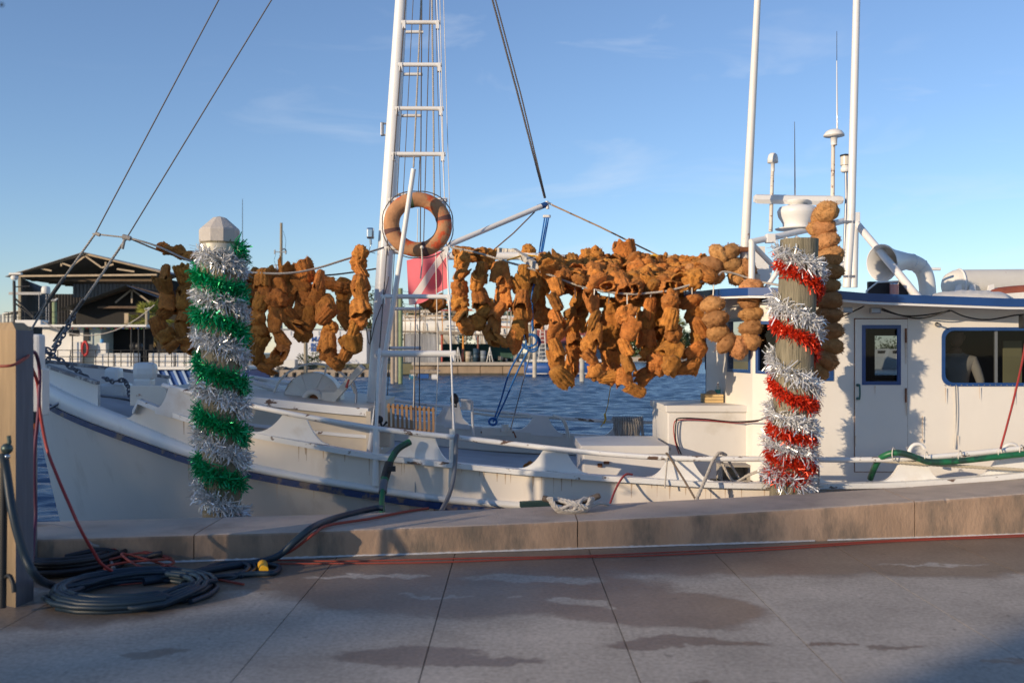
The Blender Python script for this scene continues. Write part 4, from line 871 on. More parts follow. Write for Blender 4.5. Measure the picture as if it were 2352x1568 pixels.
single('orange_float', MB().tube(smoothpath([P(2272,680,11.3),P(2295,677,11.3),P(2330,673,11.3),P(2420,668,11.3)]), [.03,.05,.06,.07,.075,.08]+[.085]*13, 14), mat('faded_orange_paint',(.26,.075,.04),.5,var=.3,vscale=6), 'faded orange float lying on the roof in front of the white canister', 'float')
fb = MB(); fb.prism([P(2240,690,10.7),P(2285,676,10.7),P(2365,670,10.7),P(2365,690,10.7)],(0,.25,0)); fb.build('roof_box', WHR, boat)
pipe([(2112,624,11.6),(2118,618,11.6),(2160,618,11.6)], .018)
pipe([(2118,618,11.6),(2115,648,11.6)], .016)
# ------------------------------------------------------------------ sponges
def vase_mesh(seed, squash, flare, flutes, hollow=True, jag=.1):
    rg = random.Random(seed); nt_, nz_ = 52, 11; ph = rg.uniform(0,6); tw = rg.uniform(-.6,.6); vs = []; off = Vector((seed*3.1,seed*1.7,0))
    rim = [jag*noise.noise(Vector((math.cos(2*math.pi*k/nt_)*1.6, math.sin(2*math.pi*k/nt_)*1.6, seed)))*2 for k in range(nt_)]
    wav = [.10*noise.noise(Vector((math.cos(2*math.pi*k/nt_)*.9+9, math.sin(2*math.pi*k/nt_)*.9, seed*2.))) for k in range(nt_)]
    def pt(k, t, inner):
        an = 2*math.pi*k/nt_; base = lerp(.34, .34+flare, t**.75) if t > .0 else .3
        if t < .12: base *= .55+.45*(t/.12)**.5
        fl = abs(math.sin(an*flutes/2+ph+tw*t*2)); r = base*(1-.17*(1-fl)**2.0*(0 if inner else 1))
        z = -.5+t*(1.0+rim[k]); p = Vector((math.cos(an)*r*(1+wav[k]*2*t), math.sin(an)*r*squash, z))
        nn_ = noise.fractal(p*5+off, 1.0, 2.0, 3)*.045; d = Vector((math.cos(an), math.sin(an), 0))
        p += d*nn_
        if inner: p -= d*(.085+.02*noise.noise(p*7)); p.z -= .0
        return p
    for j in range(nz_+1): vs += [pt(k, j/nz_, False) for k in range(nt_)]
    top = [(vs[nz_*nt_+k]+pt(k,1,True))/2+Vector((0,0,.03)) for k in range(nt_)]; vs += top
    dep = (1,.85,.65,.45,.3)
    for t in dep: vs += [pt(k, t, True) for k in range(nt_)]
    rows = nz_+1+1+len(dep); fs = [(i*nt_+k, i*nt_+(k+1)%nt_, (i+1)*nt_+(k+1)%nt_, (i+1)*nt_+k) for i in range(rows-1) for k in range(nt_)]
    fs += [tuple(range(nt_))[::-1], tuple((rows-1)*nt_+k for k in range(nt_))]
    sm = [True]*len(fs); no = nz_*nt_
    for i in range(1500):
        k = rg.randrange(nt_, no) if rg.random() < .8 else rg.randrange(no-nt_, no+2*nt_); v = vs[k]; d = Vector((v.x, v.y, v.z*.5)).normalized(); s_ = Vector((rg.gauss(0,1),rg.gauss(0,1),rg.gauss(0,1))).normalized()*.013
        v = v+Vector((rg.gauss(0,.02),rg.gauss(0,.02),rg.gauss(0,.03))); b0 = len(vs); vs += [v-d*.02-s_, v-d*.02+s_, v+d*rg.uniform(.012,.034)+s_*rg.uniform(-1.5,1.5)]; fs.append((b0,b0+1,b0+2)); sm.append(False)
    me = bpy.data.meshes.new('sponge'); me.from_pydata([tuple(v) for v in vs], [], fs); me.polygons.foreach_set('use_smooth', sm); me.materials.append(SP_GRASS); me.update(); return me
def lump_mesh(seed, sub, sc, amp, pits, m, fuzz=0):
    rg = random.Random(seed); bm = bmesh.new(); bmesh.ops.create_icosphere(bm, subdivisions=sub, radius=.5); off = Vector((seed*5.3, seed, 2))
    for v in bm.verts:
        d = v.co.normalized(); f_ = noise.fractal(d*1.6+off, 1.0, 2.0, 4)
        p = 1+amp*f_; c = noise.cell(d*pits+off) if False else 0
        vd = noise.voronoi(d*pits+off)[0][0]; p -= max(0, .22-vd)*1.3*(.2 if m == SP_WOOL else 1)
        p += noise.noise(d*14+off)*(.045 if m != SP_WOOL else .03)
        v.co = Vector((d.x*.5*p*sc[0], d.y*.5*p*sc[1], d.z*.5*p*sc[2]))
    vs = [v.co.copy() for v in bm.verts]; fs = [[v.index for v in f.verts] for f in bm.faces]; sm = [True]*len(fs); bm.free()
    for i in range(fuzz):
        v = rg.choice(vs[:2500]); d = v.normalized(); s_ = Vector((rg.gauss(0,1),rg.gauss(0,1),rg.gauss(0,1))).normalized()*.013; b0 = len(vs)
        vs += [v*.97-s_, v*.97+s_, v+d*rg.uniform(.015,.042)+s_*rg.uniform(-1,1)]; fs.append([b0,b0+1,b0+2]); sm.append(False)
    me = bpy.data.meshes.new('sponge'); me.from_pydata([tuple(v) for v in vs], [], fs); me.polygons.foreach_set('use_smooth', sm); me.materials.append(m); me.update(); return me
VASES = [vase_mesh(1,.8,.14,11), vase_mesh(2,.65,.22,5), vase_mesh(3,.9,.10,13), vase_mesh(4,.55,.28,4,jag=.24), vase_mesh(5,.75,.05,9), vase_mesh(6,.5,.20,3,jag=.28), vase_mesh(8,.85,.20,7,jag=.2), vase_mesh(9,.8,.16,2,jag=.2), vase_mesh(10,.95,.24,8,jag=.12)]
LUMPS = [lump_mesh(11,4,(1,.85,1),.34,4.2,SP_GRASS,1500), lump_mesh(12,4,(1.05,.8,.95),.38,5.2,SP_GRASS,1500), lump_mesh(13,4,(.95,.9,1.05),.32,3.8,SP_GRASS,1500)]
WOOLS = [lump_mesh(21,4,(1.04,1,.80),.13,3,SP_WOOL,3200), lump_mesh(22,4,(1,1.05,.72),.17,3,SP_WOOL,3200), lump_mesh(23,4,(1.06,.96,.86),.15,3,SP_WOOL,3200)]
def polyline(pts, step):
    L_ = [0]
    for i in range(1, len(pts)): L_.append(L_[-1]+(pts[i]-pts[i-1]).length)
    n = max(1, round(L_[-1]/step)); out = []; j = 0
    for i in range(n+1):
        t = L_[-1]*i/n
        while j < len(pts)-2 and L_[j+1] < t: j += 1
        out.append((pts[j].lerp(pts[j+1], (t-L_[j])/max(1e-9, L_[j+1]-L_[j])), (pts[j+1]-pts[j]).normalized()))
    return out
NSP = [0]
def sponge_string(label, pts, size, kind='vase', cord=None, group='sponge strings hung on the boat rack', gap=.86, name='sponge_string', jit=.34):
    """pts: 3D points the string passes through; cord: 3D point where the white tie meets the line"""
    root = thing(name, label, 'sponge string', tuple(pts[0]), group)
    path = smoothpath(pts, 5); step = size*gap
    MB().tube(path, .006, 5).build('thread', ROPEW, root)
    if cord is not None: MB().beam(cord, Vector(pts[0]), .012, .012).build('cord', ROPEW, root)
    flip = rng.choice((0,1))
    for p, t in polyline(path, step):
        NSP[0] += 1; r_ = rng.random()
        if kind == 'wool': me = rng.choice(WOOLS)
        else: me = rng.choice(VASES) if r_ < .74 else rng.choice(LUMPS)
        o = bpy.data.objects.new('sponge', me); COL.objects.link(o); o.parent = root
        z = t if (rng.random() < .6) else -t
        if kind != 'wool': z = (z+Vector((rng.gauss(0,jit),rng.gauss(0,jit),rng.gauss(0,jit)))).normalized()
        q_ = z.to_track_quat('Z','Y').to_matrix(); sp = Matrix.Rotation(rng.uniform(0,6.28), 3, 'Z')
        if kind != 'wool' and me in VASES: sp = Matrix.Rotation(rng.gauss(0,.5)+(0 if rng.random()<.5 else math.pi), 3, 'Z')
        s_ = size*rng.uniform(.9,1.14); wl = rng.uniform(.95,1.2) if kind != 'wool' else 1
        M = (q_@sp@Matrix.Diagonal((s_*1.30, s_*1.2, s_*1.12*wl) if kind != 'wool' else (s_*1.15,s_*1.15,s_*1.06))).to_4x4()
        M.translation = p-Vector(pts[0])+Vector((rng.gauss(0,.012),rng.gauss(0,.02),0)); o.matrix_local = M
    return root
def D(lst, d, dj=0): return [P(u, v, d+dj*i) for i, (u, v) in enumerate(lst)]
# lines that carry them
L_near = [(1036,568,11.0),(1098,581,10.95),(1160,600,10.9),(1206,613,10.9),(1264,632,10.9),(1320,653,10.88),(1379,668,10.86),(1444,675,10.85),(1490,673,10.85),(1538,667,10.86),(1600,650,10.88),(1645,636,10.9),(1667,624,10.95),(1740,645,10.95),(1790,655,10.3)]
single('rack_line', MB().rope(smoothpath([P(*p) for p in L_near]), .013), ROPE, 'sagging rope along the near side of the rack, sponge strings tied to it', 'rope', 'ropes on the boat')
single('rack_line', MB().rope(smoothpath([P(292,545,12.1),P(360,565,11.8),P(440,600,11.4),P(520,618,11.2),P(574,625,11.0),P(649,628,10.9),P(716,619,11.0),P(806,592,11.2),P(896,564,11.7)]), .013), ROPE, 'rope line from the forestay past the green piling to the mast, carrying sponges', 'rope', 'ropes on the boat')
single('rack_line', MB().rope(smoothpath([P(292,545,12.1),P(370,577,12.1),P(450,600,12.2),P(620,640,12.3),P(749,632,12.3),P(805,626,12.2),P(870,616,12.1)]), .011), ROPED, 'darker second line behind the foredeck sponges running into the mast', 'rope', 'ropes on the boat')
single('stay_spreader', MB().tube([P(213,537,12.1),P(294,546,12.1)], .011, 6).tube([P(220,536,12.1),P(230,540,12.1)],.022,8).tube([P(282,543,12.05),P(300,548,12.05)],.03,8).tube([P(286,550,12.0),P(281,572,12.0)],.018,6), ROPE, 'short rope bridle with a knot joining the two forestays above the bow', 'rope', 'ropes on the boat')
single('topping_rope', MB().rope([P(1127,-15,12.2),P(1190,220,12.4),P(1251,455,12.6)], .013).rope([P(1134,-15,12.2),P(1197,220,12.4),P(1253,455,12.6)], .010), ROPED, 'pair of dark topping lift ropes from the masthead down to the derrick boom tip', 'rope', 'ropes on the boat')
single('guy_rope', MB().rope([P(1262,468,12.65),P(1380,522,12.4),P(1522,592,12.2)], .011), mat('tan_rope',(.38,.24,.13),.9,var=.2), 'tan rope from the derrick boom tip down to the sponge rack', 'rope', 'ropes on the boat')
single('guy_rope', MB().rope([P(1228,487,12.6),P(1180,535,12.3),P(1135,573,12.2)], .009), mat('brown_rope',(.22,.13,.09),.9,var=.2), 'thin brown rope from the boom tip back down toward the life ring', 'rope', 'ropes on the boat')
sh = MB(); sh.tube([P(1256,462,12.64),P(1258,480,12.64)], .022, 8).tube([P(1260,466,12.64),P(1268,470,12.64)], .014, 8); sh.box(P(1256,497,12.64),(.10,.05,.035),bev=.01); sh.build('tip_shackle', WHITE, boat)
tk = MB()
for du, dv in ((-3,0),(2,0),(6,0)): tk.tube([P(1254+du,500,12.62),P(1240+du*.8,585,12.4)], .010, 6)
tk.rope(smoothpath([P(1243,590,12.3),P(1228,650,12.1),P(1222,690,12.0),P(1224,760,11.9)]), .016)
for i, (a_, b_) in enumerate(((18,14),(22,18),(15,20))): tk.rope([P(1215+a_*math.cos(q_)+i*4, 782+b_*math.sin(q_)+i*3, 11.8) for q_ in [k*math.pi/8 for k in range(17)]], .012)
tk.rope(smoothpath([P(1210,785,11.8),P(1172,850,12.2),P(1150,920,12.6),P(1133,968,12.9)]), .012); tk.rope(smoothpath([P(1222,790,11.8),P(1190,850,12.1),P(1160,920,12.5),P(1138,966,12.8)]), .012)
tk.rope([P(1132+9*math.cos(q_), 968+8*math.sin(q_), 12.8) for q_ in [k*math.pi/6 for k in range(13)]], .016)
single('blue_tackle', tk, ROPEB, 'bright blue tackle rope hanging in loops from the derrick boom tip', 'rope', 'ropes on the boat')
single('downhaul_wire', MB().tube([P(1224,640,12.2),P(1222,800,12.2),P(1208,850,12.4),P(1173,985,12.8)], .008, 6), STEEL, 'grey wire downhaul beside the blue tackle rope', 'wire')
single('yellow_lashing', MB().rope([P(1165,598,11.6),P(1203,586,12.0),P(1230,588,12.0),P(1290,608,11.9),P(1400,632,11.6),P(1480,634,11.5),P(1560,610,11.7),P(1612,594,12.0)], .011).rope([P(1502+10*math.cos(q_),592+6*math.sin(q_),12.0) for q_ in [k*math.pi/4 for k in range(9)]], .014), ROPEY, 'yellow rope lashed over the sponges on top of the rack', 'rope', 'ropes on the boat')
# foredeck strings, left of the mast
G1 = 'foredeck sponge strings left of the mast'
S = .165
sponge_string('short row of brown sponges on the stay line, left of the green piling top', D([(376,568),(400,578),(432,588)],11.9), .14, group=G1)
sponge_string('leftmost U-shaped loop of brown sponges, left of the silver and green piling', D([(384,628),(383,665),(379,705),(366,742),(380,770),(412,792),(446,797),(436,775),(422,742),(427,700),(424,662),(424,632)],11.5), .175, group=G1)
sponge_string('loop of brown sponges half hidden behind the silver and green piling', D([(455,640),(460,700),(455,760),(480,800),(520,800),(545,760),(550,700),(552,640)],11.6), S, group=G1)
sponge_string('sponge loop just right of the silver and green piling', D([(604,638),(606,672),(600,710),(597,750),(600,790),(593,822),(608,845),(630,832),(650,800),(640,765),(633,730),(637,690),(639,655)],11.0), S, cord=P(606,627,10.95), group=G1)
sponge_string('dark sponge string behind the piling side of the foredeck loops', D([(578,632),(575,690),(572,750),(578,800),(600,830)],11.7), S, group=G1)
sponge_string('sponge loop with a fat fluted sponge at its foot, mid foredeck', D([(660,628),(662,672),(657,706),(668,740),(692,750),(715,728),(709,690),(702,656),(696,626)],11.1), .185, cord=P(645,627,10.9), group=G1)
sponge_string('sponges lumped along the line behind the middle foredeck loop', D([(620,632),(655,640),(690,626),(725,640),(765,655),(795,660)],11.7), S, group=G1)
sponge_string('inner dark string hanging behind the middle foredeck loop', D([(690,690),(700,730),(696,768)],11.8), S, group=G1)
sponge_string('long U-shaped sponge loop nearest the mast on the foredeck side', D([(733,640),(735,676),(745,706),(750,735),(754,765),(750,800),(760,828),(784,826),(806,800),(812,765),(820,732),(826,700),(824,672),(821,648)],11.0), .168, cord=P(735,618,11.0), group=G1)
sponge_string('two stacked sponges sticking up from the line close to the mast', D([(822,584),(826,606),(828,624)],11.1), .15, cord=P(824,660,11.0), group=G1)
sponge_string('dark sponge string in shade between the last foredeck loop and the mast', D([(792,655),(789,695),(794,732)],11.9), S, group=G1)
# right of the mast, near line
G2 = 'sponge strings hung along the near line of the rack'
sponge_string('sponge loop hanging immediately right of the dive flag', D([(1063,600),(1060,640),(1057,680),(1058,715),(1062,745),(1085,748),(1105,722),(1108,690),(1100,655),(1106,622)],10.95), .172, cord=P(1058,575,11), group=G2)
sponge_string('tall U-shaped sponge loop, second right of the dive flag', D([(1152,622),(1154,662),(1148,695),(1137,735),(1128,768),(1155,784),(1186,770),(1198,735),(1200,700),(1197,660),(1196,628)],10.9), .172, cord=P(1158,602,10.9), group=G2)
sponge_string('two sponges perched on the line above the loops right of the flag', D([(1056,580),(1078,590),(1112,584),(1118,598)],11.3), .15, group=G2)
sponge_string('sponge string at the front corner of the rack beside the wooden batten', D([(1246,650),(1240,690),(1250,725)],11.6), S, group=G2)
sponge_string('dark string behind the blue tackle rope', D([(1222,640),(1225,690),(1228,730)],12.2), S, group=G2)
sponge_string('first long sponge string right of the blue rope, ending in a knob at the water', D([(1278,660),(1279,695),(1277,730),(1276,765),(1272,800),(1281,835),(1290,862)],10.85), .175, cord=P(1277,638,10.9), group=G2)
sponge_string('brown string hanging close behind the first long sponge string', D([(1322,690),(1316,730),(1315,768),(1315,800),(1312,832),(1298,858)],11.2), .175, cord=P(1320,655,11), group=G2)
sponge_string('bright orange fluted sponge string looping right at its foot, above the blue boat', D([(1363,700),(1368,735),(1366,768),(1356,800),(1357,832),(1370,860),(1392,866)],10.82), .172, cord=P(1366,664,10.85), group=G2)
sponge_string('shaded string that closes the loop of the orange fluted string', D([(1398,705),(1396,745),(1396,785),(1400,825),(1404,855)],11.25), .172, cord=P(1399,670,10.9), group=G2)
sponge_string('thickest orange sponge string, its lowest tip drooping below all the others', D([(1441,722),(1444,756),(1437,790),(1444,820),(1436,850),(1446,876),(1462,896)],10.78), .185, cord=P(1440,674,10.85), group=G2)
sponge_string('orange sponge string curving left at its foot towards the lowest tip', D([(1488,705),(1487,742),(1490,778),(1500,808),(1506,834),(1484,862)],11.0), .185, cord=P(1496,672,10.85), group=G2)
sponge_string('sponge string topped by a broad hat shaped sponge', D([(1542,690),(1538,735),(1546,772),(1550,808),(1541,838)],10.8), .19, cord=P(1536,667,10.86), group=G2)
sponge_string('last orange string before the round wool sponges', D([(1590,692),(1600,735),(1603,775),(1597,815),(1592,842),(1570,846)],10.95), .175, cord=P(1589,653,10.88), group=G2)
sponge_string('dark sponge string in the gap behind the thickest orange string', D([(1420,705),(1415,745),(1420,790),(1412,825)],11.7), S, group=G2)
sponge_string('dark sponge string in the gap behind the hat shaped sponge', D([(1515,700),(1520,745),(1526,785),(1520,815)],11.7), S, group=G2)
sponge_string('half hidden sponge string at the rear of the rack above the blue boat', D([(1345,690),(1338,720),(1335,745)],12.3), S, group=G2)
sponge_string('small dark sponge bunch hanging behind the dive flag', D([(978,690),(990,705),(1002,700)],12.2), .15, group=G2)
# sponges heaped over the rack: strings draped from the boom to the near line
G3 = 'sponge strings draped over the top of the rack'
def near_at(u):
    xs = [p[0] for p in L_near]; return P(u, np.interp(u, xs, [p[1] for p in L_near]), 10.95)
drape = ['beside the wooden batten, foremost of the row','with a pointed sponge near the batten','second bay after the batten, lumpy and low','third bay, level with the first white cord','fourth bay, over the sag of the line','fifth bay, topped by a big round lump','sixth bay, at the lowest point of the line','seventh bay, below the tall cone sponge','eighth bay, right of the cone sponge','ninth bay, holding fluted tan sponges','tenth bay, beside the grey plank','last bay, next to the wool sponges']
for i in range(12):
    u = 1248+i*33; ur = 1262+i*33; bm_ = P(u, 600 if u < 1500 else 606, 12.0); nr = near_at(ur)+Vector((0,0,.05)); mid = bm_.lerp(nr, .5)-Vector((0,0,.02))
    sponge_string('sponges draped over the rack, '+drape[i], [bm_-Vector((0,0,.02)), mid+Vector((rng.uniform(-.06,.06),0,rng.uniform(-.04,.05))), nr], .18, group=G3, gap=.68, jit=.6)
backs = ['foremost part of the far edge','middle of the far edge','aft part of the far edge']
for i in range(3):
    u0 = 1252+i*125; sponge_string('sponge row lying along the '+backs[i]+' of the rack', [P(u0,618-i*3,12.6),P(u0+60,628,12.6),P(u0+118,620-i*2,12.6)], .17, group=G3, gap=.75, jit=.7)
sponge_string('hanging row behind the rack sag, near the blue boat end', [P(1300,660,12.4),P(1370,690,12.4),P(1440,700,12.4)], .17, group=G3, jit=.6)
sponge_string('hanging row behind the rack sag, near the wool sponge end', [P(1450,695,12.3),P(1520,690,12.3),P(1580,680,12.3)], .17, group=G3, jit=.6)
def lone(label, p, size, me, rot):
    o = bpy.data.objects.new('loose_sponge', me); COL.objects.link(o); o.matrix_world = Matrix.Translation(p)@rot@Matrix.Diagonal((size,size,size,1)); tag(o, label, 'sponge')
lone('large cone shaped sponge standing on the boom, highest on the rack', P(1437,582,12.1), .27, VASES[6], Matrix.Rotation(R(-18),4,'Y'))
lone('small rounded sponge on top of the boom near the wooden batten', P(1213,577,12.1), .17, LUMPS[0], Matrix.Rotation(R(30),4,'Z'))
lone('lumpy sponge on the boom above the third bay of draped sponges', P(1362,590,11.9), .26, LUMPS[1], Matrix.Rotation(R(50),4,'X'))
lone('pitted sponge on the boom just right of the tall cone sponge', P(1462,600,11.8), .24, LUMPS[2], Matrix.Rotation(R(80),4,'X'))
# wool sponges
G4 = 'strings of round wool sponges'
W = .215
sponge_string('U-shaped loop of round wool sponges hanging beside the cabin', D([(1637,700),(1643,736),(1652,770),(1676,792),(1706,797),(1730,775),(1729,745),(1726,712),(1723,682),(1722,658)],10.85), W, 'wool', cord=P(1640,636,10.9), group=G4, gap=.70)
sponge_string('pile of round wool sponges over the top of the rack end', D([(1640,634),(1636,610),(1645,588),(1668,578),(1676,600),(1680,620),(1700,628),(1716,618)],11.1), W, 'wool', group=G4, gap=.62)
sponge_string('small wool sponges on the rack left of the round wool pile', D([(1590,622),(1604,612),(1610,640)],11.4), .16, 'wool', group=G4)
sponge_string('long column of round wool sponges hanging behind the red tinsel piling', D([(1895,488),(1897,515),(1893,545),(1902,572),(1905,605),(1901,632),(1903,662),(1906,695),(1908,728),(1910,762),(1905,795),(1896,826),(1874,852)],9.95), .205, 'wool', group=G4, gap=.72)
sponge_string('second leg of the wool column, tucked against the top of the red tinsel piling', D([(1882,500),(1878,540),(1884,575)],10.1), .19, 'wool', group=G4, gap=.7)
print('sponges', NSP[0])

# ------------------------------------------------------------------ tinsel pilings
def piling(u_top, v_top, u_bot, v_bot, d, r, label, cap, rtop=None):
    top, bot = P(u_top, v_top, d), P(u_bot, v_bot, d); ext = bot+(bot-top)*1.4
    root = thing('wooden_piling', label, 'piling', tuple(bot), 'wooden pilings at the kerb')
    n = 28; vs = []; rows = 30
    for i in range(rows+1):
        c = top.lerp(ext, i/rows)
        for k in range(n): 
            an = 2*math.pi*k/n; rr = r*(1+.02*noise.noise(Vector((math.cos(an)*3,math.sin(an)*3,c.z*.8)))+.012*noise.noise(Vector((math.cos(an)*14,math.sin(an)*14,c.z*1.5))))
            vs.append(c+Vector((math.cos(an)*rr, math.sin(an)*rr, 0)))
    mb = MB().add(vs, [(i*n+k,(i+1)*n+k,(i+1)*n+(k+1)%n,i*n+(k+1)%n) for i in range(rows) for k in range(n)], True); mb.add(vs[:n], [tuple(range(n))]); mb.build('post', PILE, root)
    if cap:
        c = top; MB().lathe([(r*1.0,-.02),(r*1.05,-.02),(r*1.06,.085),(r*1.02,.10),(r*.35,.20),(0,.215)], c, n=10, smooth=False).build('piling_cap', PILECAP, root)
        cb = MB(); cb.lathe([(r*1.03,-.12),(r*1.035,-.04)], c, n=28); cb.build('lead_collar', mat('lead_collar',(.5,.47,.40),.5,.2,var=.1), root)
    return root, top, bot
lp = piling(504,552,510,1195,8.9,.168,'wooden piling with grey pointed cap, wrapped in silver and green tinsel, left of the mast', True)
rp = piling(1836,550,1812,1135,9.37,.176,'flat topped wooden piling wrapped in silver and red tinsel, in front of the cabin', False)
def foil(name, col, rough=.28):
    m = bpy.data.materials.new(name); m.use_nodes = True; b = m.node_tree.nodes['Principled BSDF']; nt = m.node_tree
    b.inputs['Metallic'].default_value = .42; b.inputs['Roughness'].default_value = rough
    n1 = nd(nt,'ShaderNodeTexNoise',Scale=60.0,Detail=2.0); tcn = nd(nt,'ShaderNodeTexCoord'); nt.links.new(tcn.outputs['Object'], n1.inputs['Vector'])
    mx = nd(nt,'ShaderNodeMixRGB'); mx.inputs[1].default_value = (*[c*.55 for c in col],1); mx.inputs[2].default_value = (*[min(1,c*1.25) for c in col],1); nt.links.new(n1.outputs['Fac'], mx.inputs[0]); nt.links.new(mx.outputs[0], b.inputs['Base Color'])
    return m
SILVER, GREENF, REDF = foil('silver_foil',(.92,.92,.92)), foil('green_foil',(.0,.40,.14)), foil('red_foil',(.75,.05,.015))
def garland(rootp, r, vc, m, label, seed, ln=(.06,.125), d=9.0, per=1300, start=0, end=None, width=.011, band=.075):
    """vc: picture rows where the band crosses the front of the piling, one turn apart"""
    _, top, bot = rootp; rg = random.Random(seed); mb = MB(); axis = (bot-top); turns = len(vc)-1
    T0 = -.25+start; T1 = turns+.25 if end is None else end; n = int((T1-T0)*per)
    zs = [EYE-(v-HZ)/F*(top.y-r) for v in vc]
    for i in range(n):
        t = T0+(T1-T0)*i/n; z = float(np.interp(t, range(len(zs)), zs)) if 0 <= t <= turns else (zs[0]+(zs[0]-zs[1])*(-t) if t < 0 else zs[-1]+(zs[-1]-zs[-2])*(t-turns))
        f_ = (z-top.z)/(bot.z-top.z); c = top+axis*f_; an = -math.pi/2+2*math.pi*t
        rad = Vector((math.cos(an), math.sin(an), 0)); tang = Vector((-math.sin(an), math.cos(an), 0))
        wb = noise.noise(Vector((t*2.3,seed,0)))*.05; den = .62+.9*noise.noise(Vector((t*5.1,seed,4)))
        if rg.random() > den+.35: continue
        p = c+rad*(r+.012)+Vector((0,0,rg.gauss(0,band*.34)+wb))
        dr = (rad*rg.uniform(.1,1.0)+Vector((0,0,rg.gauss(0,.75)))+tang*rg.gauss(0,.55)).normalized(); l = rg.uniform(*ln)
        sd = dr.cross(Vector((rg.gauss(0,1),rg.gauss(0,1),rg.gauss(0,1)))).normalized()*width*.5*rg.uniform(.6,1.2)
        crl = Vector((rg.gauss(0,1),rg.gauss(0,1),rg.gauss(0,1)))*l*.10; m1 = p+dr*l*.5+crl
        e_ = p+dr*l-crl*rg.uniform(0,1.5)+Vector((0,0,-.1*l)); tw = sd.lerp(sd.cross(dr), rg.uniform(0,.6))
        mb.add([p-sd*.4,p+sd*.4,m1+sd,m1-sd,e_+tw,e_-tw],[(0,1,2,3),(3,2,4,5)])
    mb.tube([ (lambda z_,an_: top+axis*((z_-top.z)/(bot.z-top.z))+Vector((math.cos(an_)*(r+.006),math.sin(an_)*(r+.006),0)))(float(np.interp(T0+(T1-T0)*k/200, range(len(zs)), zs)), -math.pi/2+2*math.pi*(T0+(T1-T0)*k/200)) for k in range(201)], .006, 5)
    tag(mb.build('tinsel_garland', m), label, 'tinsel garland', 'tinsel garlands wound round the pilings')
garland(lp, .168, [592,690,785,905,1021,1155], SILVER, 'silver tinsel garland wound round the pointed-cap piling', 1, end=5.3, start=.12)
garland(lp, .168, [548,646,735,860,970,1088], GREENF, 'green tinsel garland wound round the pointed-cap piling', 2, start=.42)
garland(rp, .176, [600,725,872,972,1035,1105], SILVER, 'silver tinsel garland wound round the flat-topped piling by the cabin', 3, end=5.2, per=1050, ln=(.05,.135))
garland(rp, .176, [636,775,918,1005,1062,1100], REDF, 'red tinsel garland wound round the flat-topped piling by the cabin', 4, ln=(.04,.085), end=5.1, per=1500, band=.07, width=.012)
# ------------------------------------------------------------------ things on the boat
lr = thing('life_ring', 'faded orange life ring hung on the mast shrouds above the dive flag', 'life ring', tuple(P(960,516,10.25)))
c = P(960,516,10.25); Rr, rr0 = .262, .078
def ringpt(a_, b_, rx=Rr, s_=rr0, sy=.75):
    an, t = a_*2*math.pi, b_*2*math.pi; rad = Vector((math.cos(an)*1.02, 0, math.sin(an)*.98)); k = 1+.05*noise.noise(Vector((math.cos(an)*3, math.sin(an)*3, t)))
    tilt = -.18
    p = rad*(rx+s_*math.cos(t)*k)+Vector((0, s_*sy*math.sin(t)*k, 0)); p.y += -p.x*tilt
    return c+p
MB().grid(lambda a_, b_: ringpt(a_, b_), 64, 16).build('ring_body', ORANGERING, lr)
for an0 in (.03,.28,.53,.78): MB().grid(lambda a_, b_: ringpt(an0+a_*.025, b_, s_=rr0*1.035), 4, 16).build('strap', RINGSTRAP if an0 != .28 else mat('green_strap',(.06,.12,.06),.8), lr)
MB().tube([ringpt(i/48, .0, s_=rr0*(1.1+.25*abs(math.sin(i/48*4*math.pi)))) for i in range(49)], .006, 5).build('grab_line', ROPED, lr)
MB().rope([P(968,566,10.17),P(970,600,10.2),P(966,640,10.3)], .008).sphere(P(969,568,10.16),.02,8,6).build('ring_tie', ROPEW, lr)
# dive flag
FLAGM = bpy.data.materials.new('dive_flag_cloth'); FLAGM.use_nodes = True; nt = FLAGM.node_tree; K = nt.links.new; b = nt.nodes['Principled BSDF']; b.inputs['Roughness'].default_value = .85
uvn = nd(nt,'ShaderNodeUVMap'); uvn.uv_map = 'UVMap'; sp_ = nd(nt,'ShaderNodeSeparateXYZ'); K(uvn.outputs[0], sp_.inputs[0])
dd = nd(nt,'ShaderNodeMath',_operation='SUBTRACT'); K(sp_.outputs[0], dd.inputs[0]); K(sp_.outputs[1], dd.inputs[1]); ab = nd(nt,'ShaderNodeMath',_operation='ABSOLUTE'); K(dd.outputs[0], ab.inputs[0])
gt = nd(nt,'ShaderNodeMath',_operation='LESS_THAN'); gt.inputs[1].default_value = .135; K(ab.outputs[0], gt.inputs[0])
mxf = nd(nt,'ShaderNodeMixRGB'); mxf.inputs[1].default_value = (.86,.20,.24,1); mxf.inputs[2].default_value = (.85,.78,.75,1); K(gt.outputs[0], mxf.inputs[0]); K(mxf.outputs[0], b.inputs['Base Color'])
tr_ = nd(nt,'ShaderNodeBsdfTranslucent'); K(mxf.outputs[0], tr_.inputs[0]); ms = nd(nt,'ShaderNodeMixShader'); ms.inputs[0].default_value = .3; K(b.outputs[0], ms.inputs[1]); K(tr_.outputs[0], ms.inputs[2]); K(ms.outputs[0], nt.nodes['Material Output'].inputs[0])
cor = [(939,700),(1028,668),(1030,572),(934,598)]        # lower left, lower right, upper right, upper left
fm = MB(); N = 26
def flagp(a_, b_):
    lo = Vector(cor[0]).lerp(Vector(cor[1]), a_); up = Vector(cor[3]).lerp(Vector(cor[2]), a_); q_ = lo.lerp(up, b_)
    return P(q_.x, q_.y+6*math.sin(a_*5)*(1-b_), 11.25+.05*math.sin(a_*9+b_*2)+.03*math.sin(a_*4-b_*5))
fm.grid(flagp, N, N); fo = fm.build('dive_flag', FLAGM)
tag(fo, 'red dive flag with white diagonal stripe hanging below the life ring', 'flag')
uvl = fo.data.uv_layers.new(name='UVMap')
